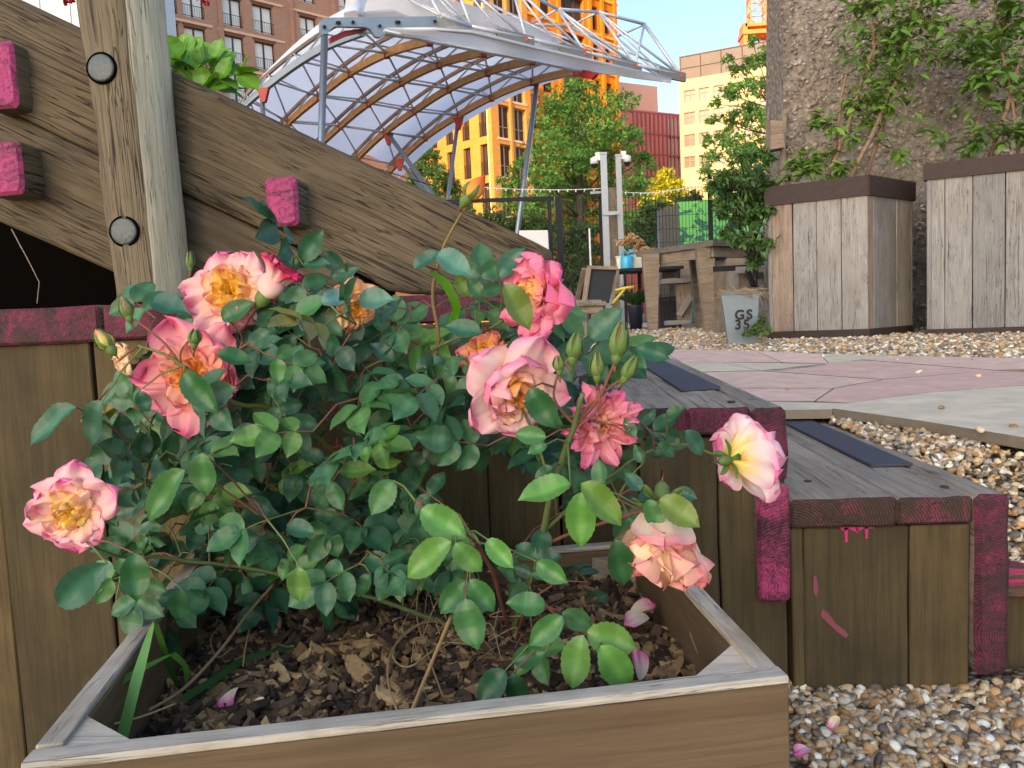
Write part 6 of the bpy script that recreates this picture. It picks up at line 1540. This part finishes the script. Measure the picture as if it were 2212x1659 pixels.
grow(loose, 58, .74, 1.0, .028, .038, cf, 3)
NMASS = len(LP)
# leaves one can pick out in the photograph: stalk end, tip, share of width, tone, depth
big = [(165, 880, 48, 958, 0, .72), (222, 866, 185, 966, 0, .72), (400, 1015, 305, 1128, 2, .68), (438, 978, 442, 1075, 2, .68), (232, 1218, 106, 1320, 0, .64), (290, 1195, 295, 1302, 1, .64), (392, 1272, 387, 1350, 1, .7), (647, 1225, 645, 1304, 3, .72), (850, 1038, 800, 1112, 2, .7), (975, 1170, 869, 1248, 3, .64), (985, 1172, 1040, 1240, 3, .64), (1053, 1165, 1108, 1228, 3, .65), (910, 1100, 1008, 1162, 3, .65), (1232, 1046, 1118, 1072, 3, .66), (1258, 1062, 1252, 1188, 3, .66), (1255, 1045, 1350, 1134, 4, .66), (1328, 1165, 1352, 1272, 1, .68), (1398, 1080, 1428, 1148, 2, .69), (1425, 1078, 1514, 1136, 4, .67), (1160, 1213, 1225, 1260, 2, .66), (1178, 1310, 1095, 1300, 2, .66), (1216, 1331, 1141, 1396, 2, .66), (1006, 1293, 1028, 1408, 2, .65), (1008, 1255, 946, 1328, 1, .67), (1015, 1252, 1068, 1325, 2, .66), (1260, 1372, 1229, 1494, 3, .62), (1268, 1364, 1378, 1403, 3, .63), (1298, 1394, 1365, 1494, 3, .62), (1092, 1448, 1030, 1522, 1, .65), (1107, 1455, 1130, 1536, 1, .65), (1178, 1410, 1100, 1428, 1, .66), (1215, 1322, 1282, 1356, 2, .67),
       (652, 562, 695, 498, 0, .84), (655, 572, 712, 566, 0, .84), (700, 545, 748, 592, 0, .86), (716, 600, 775, 575, 0, .86), (640, 585, 610, 540, 0, .86), (895, 580, 950, 538, 0, .82), (945, 548, 1018, 590, 5, .8), (1078, 598, 1132, 532, 0, .86), (1275, 732, 1342, 664, 0, .78), (1375, 752, 1448, 772, 0, .78), (695, 655, 762, 630, 5, .8), (775, 650, 846, 642, 5, .8), (640, 684, 702, 640, 2, .82), (330, 650, 402, 668, 0, .84), (398, 805, 466, 894, 1, .72), (300, 845, 322, 890, 0, .76), (470, 765, 545, 778, 1, .75), (1145, 838, 1200, 928, 1, .70), (1090, 615, 1150, 712, 4, .78), (1180, 945, 1108, 935, 2, .72), (1180, 960, 1140, 978, 2, .72), (1390, 1000, 1370, 960, 1, .76), (1420, 960, 1462, 985, 1, .78), (1480, 930, 1522, 985, 0, .78), (1440, 900, 1476, 880, 1, .78), (1370, 945, 1350, 900, 2, .78), (1460, 1060, 1505, 1075, 0, .76), (1385, 1060, 1350, 1020, 0, .76), (1300, 1050, 1290, 990, 2, .72), (1195, 1010, 1150, 1040, 1, .74), (365, 1060, 330, 985, 0, .76), (560, 1000, 590, 945, 0, .8), (700, 990, 640, 975, 0, .82), (735, 1020, 810, 1010, 3, .74), (560, 1160, 480, 1180, 0, .76), (570, 1170, 585, 1240, 0, .77), (620, 1135, 680, 1150, 0, .77), (540, 1075, 590, 1110, 0, .78), (480, 1060, 540, 1062, 3, .76), (790, 1200, 860, 1240, 0, .78), (855, 1200, 890, 1290, 0, .78), (800, 1240, 770, 1290, 1, .78), (480, 690, 545, 650, 1, .84), (560, 930, 480, 960, 0, .8), (250, 1300, 330, 1330, 0, .74), (420, 1300, 330, 1290, 0, .78), (1010, 640, 985, 590, 4, .82), (1040, 640, 1010, 600, 2, .82), (1040, 720, 960, 700, 0, .84), (900, 800, 960, 770, 0, .86), (850, 780, 800, 740, 0, .86)]
TON = {0: (.025, .11, .065), 1: (.02, .1, .035), 2: (.042, .15, .048), 3: (.085, .23, .05), 4: (.12, .2, .035), 5: (.07, .2, .17)}
for (u0, v0, u1, v1, tn, d) in big:
    a, c_ = Q(u0, v0, d), Q(u1, v1, d - rs.uniform(-.008, .012)); dd = c_ - a; n_ = Vector((rs.gauss(0, .28), -1, .55 + rs.gauss(0, .25)))
    c = tuple(x * rs.uniform(.88, 1.12) for x in TON[tn])
    leaflet(a, dd, n_, dd.length, c)
    q = nearest(a); 
    if (q - a).length > .09: q = a + (q - a).normalized() * .09
    stalks.tube([q, q.lerp(a, .5) + Vector((0, 0, .004)), a], [.0012, .001, .0007], 5, col=RD if rs.random() < .5 else (.12, .16, .05), cap=False)
stalks.build('leaf_stalks', MT['stem'], rose)
wd_ = np.concatenate([RNG.uniform(.68, .86, NMASS), RNG.uniform(.60, .74, len(LP) - NMASS)]) * np.minimum(1, .043 / np.array(LS)) ** .8
leaves('foliage', LP, LD, LN, LS, LC, MT['leaf'], rose, 'rose', width=wd_)
# ------------------------------------------------------------------ flowers
def mixc(a, b_, t): t = max(0, min(1, t)); return tuple(x + (y - x) * t for x, y in zip(a, b_))
def petal(m, C, ax, ph, fr_, L, a0, a1, Wd, cup, ruf, br, bh, pal, sd, edge0=.55, notch=.0):
    X_, Y_, Z_ = fr_; ns, nt = 12, 13; rows = []; r, h = br, bh; cols = []
    rad = X_ * math.cos(ph) + Y_ * math.sin(ph); tan = Z_.cross(rad)
    for i in range(ns + 1):
        s = i / ns; th = a0 + (a1 - a0) * s
        if i: r += math.sin(th) * L / ns; h += math.cos(th) * L / ns
        w_ = Wd * (s ** .55) * math.sqrt(max(0.0004, 1 - s ** 5)) + Wd * .12 * (1 - s)
        N = rad * (-math.cos(th)) + Z_ * math.sin(th); row = []
        for j in range(nt):
            t = -1 + 2 * j / (nt - 1); x = w_ * t
            rf = ruf * s * s * (math.sin(t * 4.2 + sd) + .6 * math.sin(t * 8.5 + sd * 2.3)) + notch * s ** 4 * -(1 - abs(t)) * 0
            ln_ = -notch * L * max(0, s - .6) * math.exp(-(t * 3.2) ** 2) 
            p = C + rad * r + tan * x + Z_ * h + N * (cup * x * x / max(Wd, 1e-6) + rf * L) + (rad * math.sin(th) + Z_ * math.cos(th)) * (ln_ - .12 * L * abs(t) ** 3 * s)
            row.append(p)
            g = s + .06 * math.sin(t * 9 + sd) + .16 * abs(t) ** 3 + .09 * math.sin(sd * 5)
            c = mixc(pal[0], pal[1], (g - .22) / .4); c = mixc(c, pal[2], (g - edge0) / .36)
            k = 1 + .05 * math.sin(j * 3.1 + sd); cols.append(tuple(q * k for q in c))
        rows.append(row)
    n0 = len(m.v); m.grid(rows, 0); m.c[n0:] = cols
def frame_of(ax):
    Z_ = ax.normalized(); X_ = Z_.cross(Vector((0, 0, 1))); X_ = X_.normalized() if X_.length > .1 else Vector((1, 0, 0)); return X_, Z_.cross(X_), Z_
def cam2w(a): return (RGT * a[0] + UPV * a[1] - FWD * a[2]).normalized()
def blossom(u, v, d, rpx, face, pal, label, layers=None, seed_=0, stem=None, centre=(.99, .62, .08), squash=1.0):
    rr = random.Random(seed_); C = Q(u, v, d); Rr = rpx / FPX * d; ax = cam2w(face); fr_ = frame_of(ax)
    C0 = C - ax * Rr * .25; m = MB()
    layers = layers or [(6, 1.0, 55, 98, .50, .10, .07), (6, .86, 40, 84, .44, .18, .08), (7, .70, 25, 68, .36, .3, .09), (8, .52, 12, 55, .27, .4, .11), (8, .36, 0, 45, .2, .5, .14)]
    off = rr.random() * 6
    for li, (n, L, a0, a1, w_, cup, ruf) in enumerate(layers):
        for k in range(n):
            ph = off + li * .55 + 2 * math.pi * (k + rr.uniform(-.26, .26)) / n
            p_ = pal if li < 2 else ((pal[0], mixc(pal[0], pal[1], .6), mixc(pal[1], pal[2], .7)) if li == 2 else (centre, mixc(pal[0], centre, .3), mixc(pal[0], pal[2], .5)))
            if li >= 4: p_ = (centre, mixc(centre, pal[0], .4), mixc(pal[0], pal[1], .6))
            petal(m, C0, ax, ph, fr_, L * Rr * rr.uniform(.8, 1.14), R(a0 + rr.uniform(-14, 12)), R(a1 + rr.uniform(-18, 16)), w_ * Rr * rr.uniform(.9, 1.12), cup, ruf * rr.uniform(1.0, 2.3), Rr * .03, Rr * .02 * li, p_, rr.random() * 20, .74 + .03 * li, .25)
    o = m.build('flower', MT['petal'], rose, label)
    # stamens
    s = MB()
    for k in range(22):
        a = rr.random() * 6.28; q = Rr * rr.uniform(.02, .13); t_ = C0 + ax * Rr * rr.uniform(.25, .36) + (fr_[0] * math.cos(a) + fr_[1] * math.sin(a)) * q
        s.tube([C0, t_], [.0002, .0003], 4, col=(.75, .5, .05)); s.tube([t_ - ax * .0006, t_ + ax * .001], [.0007, .0006], 5, col=(.7, .35, .03))
    s.build('stamens', MT['stem'], o)
    # calyx and sepals behind
    c_ = MB(); c_.tube([C0 - ax * Rr * .32, C0 - ax * Rr * .24, C0 - ax * Rr * .1, C0], [.0018, Rr * .09, Rr * .1, Rr * .05], 10, col=(.09, .15, .04)); 
    for k in range(5):
        ph = 1.256 * k + off; petal(c_, C0 - ax * Rr * .05, ax, ph, fr_, Rr * .36, R(70), R(125), Rr * .08, .3, .05, Rr * .05, 0, ((.08, .16, .04),) * 3, k)
    c_.build('calyx', MT['stem'], o)
    q = nearest(C0 - ax * Rr * .35)
    st_ = MB(); b_ = C0 - ax * Rr * .3; st_.tube([b_, b_ - ax * .012, q.lerp(b_, .4) - Vector((0, 0, .004)), q], [.0013, .0013, .0014, .0015], 6, col=RD if rr.random() < .5 else (.12, .16, .05)); st_.build('flower_stem', MT['stem'], rose)
    return o
Pk = [(.98, .66, .16), (.97, .6, .55), (.92, .2, .42)]          # yellow base, peach, pink edge
Po = [(.95, .45, .06), (.93, .42, .22), (.88, .24, .27)]
Pc = [(.98, .55, .2), (.95, .42, .42), (.88, .13, .32)]
Pw = [(.93, .74, .32), (.92, .76, .68), (.85, .3, .42)]
Py = [(.93, .66, .2), (.93, .72, .42), (.9, .6, .42)]
openl = [(6, 1.0, 62, 98, .52, .05, .07), (6, .82, 56, 92, .42, .1, .1), (8, .64, 48, 88, .3, .16, .13), (9, .48, 36, 84, .22, .22, .18), (11, .34, 15, 78, .15, .3, .25)]
blossom(495, 628, .86, 116, (-.05, .18, 1), Pk, 'pink rose with glowing orange centre beside the log post', openl, 1)
blossom(412, 812, .80, 130, (.05, .05, 1), Pc, 'largest coral pink rose crossed by a stem with buds', [(7, 1.0, 60, 97, .50, .05, .08), (7, .84, 54, 90, .42, .1, .1), (8, .66, 46, 86, .3, .18, .14), (9, .48, 34, 82, .22, .24, .18), (11, .34, 14, 76, .15, .3, .25)], 2, centre=(.9, .3, .03))
blossom(150, 1105, .68, 118, (.0, -.12, 1), Pw and [(.98, .75, .25), (.96, .58, .58), (.91, .16, .42)], 'pink rose with yellow heart hanging alone at the far left', openl, 33)
blossom(762, 662, .84, 66, (.35, -.35, .8), [(.98, .5, .05), (.97, .55, .25), (.95, .4, .3)], 'peach orange rose half hidden by bluish leaves', None, 4)
blossom(284, 778, .83, 60, (-.7, -.1, .6), Py, 'pale yellow rose peeping out behind the largest rose', [(6, 1.0, 20, 70, .5, .3, .06), (6, .8, 10, 50, .42, .4, .08), (6, .6, 0, 40, .3, .5, .1)], 5)
blossom(1160, 638, .84, 114, (-.78, .12, .62), [(.95, .5, .25), (.93, .32, .42), (.88, .16, .36)], 'pink rose seen from the side above the step, facing left', [(7, 1.0, 50, 88, .5, .1, .07), (7, .85, 38, 76, .42, .2, .09), (7, .68, 25, 62, .33, .3, .11), (8, .5, 12, 50, .25, .4, .13), (8, .34, 0, 40, .18, .5, .15)], 6)
blossom(1048, 762, .87, 76, (-.2, .75, .5), Po, 'peach coloured rose behind the big drooping rose', None, 7)
blossom(1110, 842, .77, 140, (.42, -.28, .75), [(.97, .5, .1), (.96, .7, .66), (.9, .25, .42)], 'big drooping rose with creamy pink petals and fiery orange heart', [(6, 1.0, 40, 98, .56, .1, .06), (6, .9, 28, 80, .48, .2, .08), (7, .68, 18, 60, .34, .3, .12), (8, .5, 8, 48, .25, .4, .15), (8, .36, 0, 40, .18, .5, .2)], 8, centre=(.9, .3, .02))
blossom(1296, 918, .80, 118, (.25, -.1, .9), [(.95, .5, .36), (.94, .36, .44), (.9, .22, .42)], 'ragged coral rose behind the cluster of green buds', [(8, 1.0, 40, 88, .24, .3, .1), (8, .85, 30, 72, .22, .3, .12), (8, .62, 18, 58, .2, .4, .14), (8, .42, 5, 45, .16, .5, .18)], 9)
blossom(1602, 987, .81, 114, (.72, .1, -.36), [(.97, .72, .2), (.95, .74, .76), (.9, .22, .48)], 'pale pink and white rose seen from behind with its calyx showing', [(6, 1.0, 45, 84, .56, .1, .06), (6, .86, 34, 70, .46, .2, .08), (6, .6, 20, 55, .34, .3, .1)], 10)
blossom(1428, 1130, .71, 178, (-.12, -.82, .5), [(.97, .84, .5), (.97, .74, .52), (.92, .3, .34)], 'creamy apricot rose drooping over the crate with its petals pointing down', [(6, 1.0, 26, 40, .46, .2, .06), (6, .95, 18, 34, .4, .25, .08), (7, .85, 12, 28, .32, .3, .1), (8, .7, 6, 22, .24, .35, .12)], 11)
# half open bud beside the first rose
def bud(u0, v0, u1, v1, d, w_, pal, label, sep=True, openness=0.0, d2=0, sw=.62, sl=1.08):
    a, c_ = Q(u0, v0, d), Q(u1, v1, d - d2); ax = (c_ - a); L = ax.length; ax.normalize(); fr_ = frame_of(ax); Rr = w_ / 2 / FPX * d; m = MB()
    rows = []; cols = []; n = 14
    for i in range(n + 1):
        s = i / n; r = Rr * (math.sin(math.pi * min(1, s * .95 + .05) ** .72) ** .8) * (1 - .25 * s) if s < 1 else Rr * (.05 + openness)
        if openness and s > .6: r = max(r, Rr * (.75 + openness * (s - .6)))
        row = []
        for j in range(18):
            an = 2 * math.pi * j / 18 + s * 1.3; k = 1 + .08 * math.sin(an * 3 - s * 4); row.append(a + ax * L * s + (fr_[0] * math.cos(an) + fr_[1] * math.sin(an)) * r * k); cols.append(mixc(mixc(pal[0], pal[1], s * 1.6), pal[2], (s - .55) * 2 + .25 * math.sin(an * 2)))
        rows.append(row)
    n0 = len(m.v); m.grid(rows, 0, True); m.c[n0:] = cols
    if openness:
        for k in range(6): petal(m, a + ax * L * .25, ax, k * 1.05, fr_, L * .85, R(12), R(30 + 30 * openness), Rr * .8, .35, .1, Rr * .5, 0, pal, k * 1.7)
    o = m.build('bud', MT['petal'], rose, label)
    c2_ = MB(); c2_.tube([a - ax * Rr * 1.1, a - ax * Rr * .5, a, a + ax * Rr * .3], [.0012, Rr * .55, Rr * .62, Rr * .5], 10, col=(.1, .17, .04))
    if sep:
        for k in range(5):
            ph = k * 1.256 + .4; P = []
            for i in range(8):
                s = i / 7; r = Rr * (math.sin(math.pi * min(1, s * .8 + .08) ** .75)) * 1.06 + .0004 + (Rr * .5 * max(0, s - .75) if k % 2 else 0)
                rad = fr_[0] * math.cos(ph) + fr_[1] * math.sin(ph); tn_ = ax.cross(rad); w2 = Rr * sw * (1 - s) ** .7 + .0002; p = a + ax * L * s * sl + rad * r; P.append([p - tn_ * w2 - rad * w2 * .35, p + rad * .0005, p + tn_ * w2 - rad * w2 * .35])
            c2_.grid(P, col=(.1 + .03 * (k % 2), .18, .045))
    c2_.build('sepals', MT['stem'], o)
    q = nearest(a - ax * Rr); s_ = MB(); s_.tube([a - ax * Rr * .8, a - ax * (Rr + .006), q], [.0012, .0012, .0012], 6, col=RD); s_.build('flower_stem', MT['stem'], rose)
G_ = [(.12, .2, .05), (.14, .22, .06), (.3, .12, .07)]
bud(572, 640, 618, 570, .85, 62, [(.9, .7, .6), (.88, .5, .5), (.7, .02, .12)], 'half open bud with a crimson tip beside the first rose', False, .5)
bud(1010, 428, 1048, 378, .85, 46, [(.85, .5, .1), (.9, .3, .06), (.8, .05, .03)], 'orange and red bud on a tall stem against the city', sw=.3, sl=.72)
bud(238, 752, 206, 712, .755, 40, [(.6, .6, .15), (.9, .62, .2), (.85, .35, .3)], 'yellow bud opening beside the pink painted board', sw=.3, sl=.95)
bud(278, 684, 262, 640, .76, 28, [(.16, .24, .06), (.4, .3, .16), (.5, .25, .18)], 'slim pointed green bud', sw=.4, sl=.9)
bud(420, 742, 422, 712, .755, 26, G_, 'round green bud over the largest rose')
bud(1238, 772, 1246, 722, .73, 36, G_, 'fat green bud in the cluster'); bud(1332, 768, 1342, 700, .72, 42, [(.12, .2, .05), (.25, .2, .06), (.4, .14, .08)], 'long pointed bud, tallest of the cluster')
bud(1350, 815, 1372, 772, .72, 30, G_, 'small green bud at the right of the cluster'); bud(1290, 812, 1290, 765, .725, 30, G_, 'green bud in the middle of the cluster')
bud(411, 578, 410, 545, .87, 17, G_, 'tiny green bud before the log post'); bud(748, 585, 742, 560, .9, 18, [(.2, .15, .05), (.5, .16, .06), (.55, .14, .06)], 'tiny russet bud', sw=.4, sl=.9)
bud(1208, 800, 1206, 770, .73, 24, G_, 'small round green bud')
# narrow young petals on the cluster stem
# ------------------------------------------------------------------ fallen petals
def fallen(u, v, z, L, rot, label, pal, tilt=0.0, y=None):
    p = PZ(u, v, z) if y is None else PY(u, v, y); m = MB(); Z_ = Vector((math.sin(tilt) * math.cos(rot + 1), -math.sin(tilt), math.cos(tilt))).normalized(); fr_ = frame_of(Z_)
    petal(m, p, Z_, rot, fr_, L, R(70), R(105), L * .42, .5, .07, -L * .4, .004, pal, rot * 3)
    tag(m.build('petal', MT['petal']), label, 'petal', 'fallen petals')
pp_ = [(.92, .8, .5), (.9, .62, .62), (.78, .12, .36)]; pw_ = [(.92, .85, .7), (.9, .7, .72), (.82, .2, .42)]
fallen(508, 1512, .205, .028, 2.2, 'fallen pink petal with yellow base on the mulch at the left', pp_, .5)
fallen(566, 1520, .203, .012, 1.2, 'tiny curled pink petal scrap on the mulch', pp_, .5)
fallen(1378, 1345, .208, .034, .3, 'paler of two fallen petals lying by the right crate wall', pw_, .4)
fallen(1385, 1325, .214, .032, 3.6, 'darker fallen petal folded behind the paler one by the right crate wall', pp_, .3)
fallen(1373, 1440, .22, .030, 4.7, 'white and pink petal propped upright near the front rim of the crate', pw_, 1.2)
fallen(1733, 1628, .012, .026, 0.2, 'bright pink petal on the gravel by the crate corner', [(.9, .5, .6), (.88, .4, .55), (.8, .12, .34)], .3)
fallen(1805, 1562, .012, .022, 1.2, 'pale crumpled petal on the gravel below the steps', pp_, .7)
fallen(1040, 1330, .205, .014, 1.0, 'small yellow petal deep under the bush', [(.9, .7, .2), (.9, .6, .2), (.9, .4, .2)], .5)
# ------------------------------------------------------------------ grass and dry stalks in the crate
gr = thing('grass_clump', tuple(PZ(260, 1600, .19)), 'long bent green grass blades in the left corner of the crate', 'grass')
def blade(px, w_, col, par, name='blade'):
    P = smooth([Q(*p) for p in px], 5); n = len(P); rows = []
    for i, p in enumerate(P):
        a = P[min(i + 1, n - 1)] - P[max(i - 1, 0)]; s = a.cross(Vector((0, -1, .3))).normalized(); k = w_ * (min(1, (n - 1 - i) / (n * .35)) ** .6 + .02) / 2
        rows.append([p - s * k, p + Vector((0, .001, 0)), p + s * k])
    m = MB(); m.grid(rows, col=col); m.build(name, MT['grass'], par)
GR = (.06, .2, .03)
blade([(250, 1648, .56), (272, 1560, .59), (300, 1450, .63), (332, 1340, .66)], .011, (.09, .25, .06), gr)
blade([(188, 1650, .55), (178, 1590, .57), (205, 1520, .6), (280, 1460, .64), (372, 1412, .68)], .0075, GR, gr); blade([(372, 1412, .68), (400, 1440, .69), (402, 1485, .7)], .006, GR, gr)
blade([(395, 1510, .7), (460, 1470, .74), (540, 1420, .8), (650, 1398, .86)], .0075, (.03, .11, .025), gr); blade([(335, 1345, .66), (360, 1420, .7), (385, 1490, .72)], .008, (.035, .12, .02), gr)
blade([(975, 700, .9), (985, 660, .88), (960, 610, .87), (925, 585, .86)], .010, (.08, .27, .02), gr)
blade([(640, 1480, .82), (680, 1390, .9), (590, 1340, .95), (560, 1300, .97)], .002, (.1, .16, .05), gr); blade([(600, 1390, .85), (660, 1410, .85), (740, 1440, .84)], .0022, (.07, .15, .04), gr)
ds = thing('dry_stalks', tuple(PZ(880, 1560, .19)), 'thin straw coloured dead stalks tangled in the crate', 'dry stalks')
def stalk(px, r, col):
    m = MB(); m.tube(smooth([Q(*p) for p in px], 6), r, 5, col=col); m.build('stalk', MT['stem'], ds)
ST = (.34, .23, .11)
stalk([(885, 1548, .64), (925, 1450, .72), (975, 1330, .8)], .0019, (.5, .3, .12)); stalk([(320, 1535, .64), (400, 1485, .68), (480, 1400, .75), (540, 1320, .82), (592, 1262, .86)], .0017, (.26, .17, .09))
stalk([(862, 1545, .64), (838, 1470, .7), (850, 1400, .78), (905, 1350, .85), (960, 1340, .88)], .0011, ST); stalk([(940, 1330, .9), (870, 1370, .86), (850, 1420, .8), (885, 1440, .77), (940, 1400, .8)], .0011, ST); stalk([(905, 1262, .9), (900, 1330, .88), (920, 1400, .84), (955, 1500, .7)], .0009, ST)
stalk([(235, 1570, .6), (275, 1640, .56)], .0011, (.5, .4, .2)); stalk([(220, 1570, .6), (300, 1550, .62), (380, 1520, .66)], .0011, (.45, .34, .16)); stalk([(545, 1330, .85), (530, 1400, .8), (525, 1440, .78)], .0009, ST); stalk([(480, 1350, .86), (455, 1380, .82), (470, 1420, .8), (500, 1400, .8)], .0009, ST)
for k in range(26):
    u, v = random.uniform(860, 1120), random.uniform(1290, 1420); d = random.uniform(.78, .92)
    stalk([(u, v, d), (u + random.uniform(-60, 60), v - random.uniform(-20, 60), d + .02), (u + random.uniform(-100, 100), v + random.uniform(-30, 60), d)], .0006, (.2, .14, .08) if k % 2 else (.3, .22, .13))
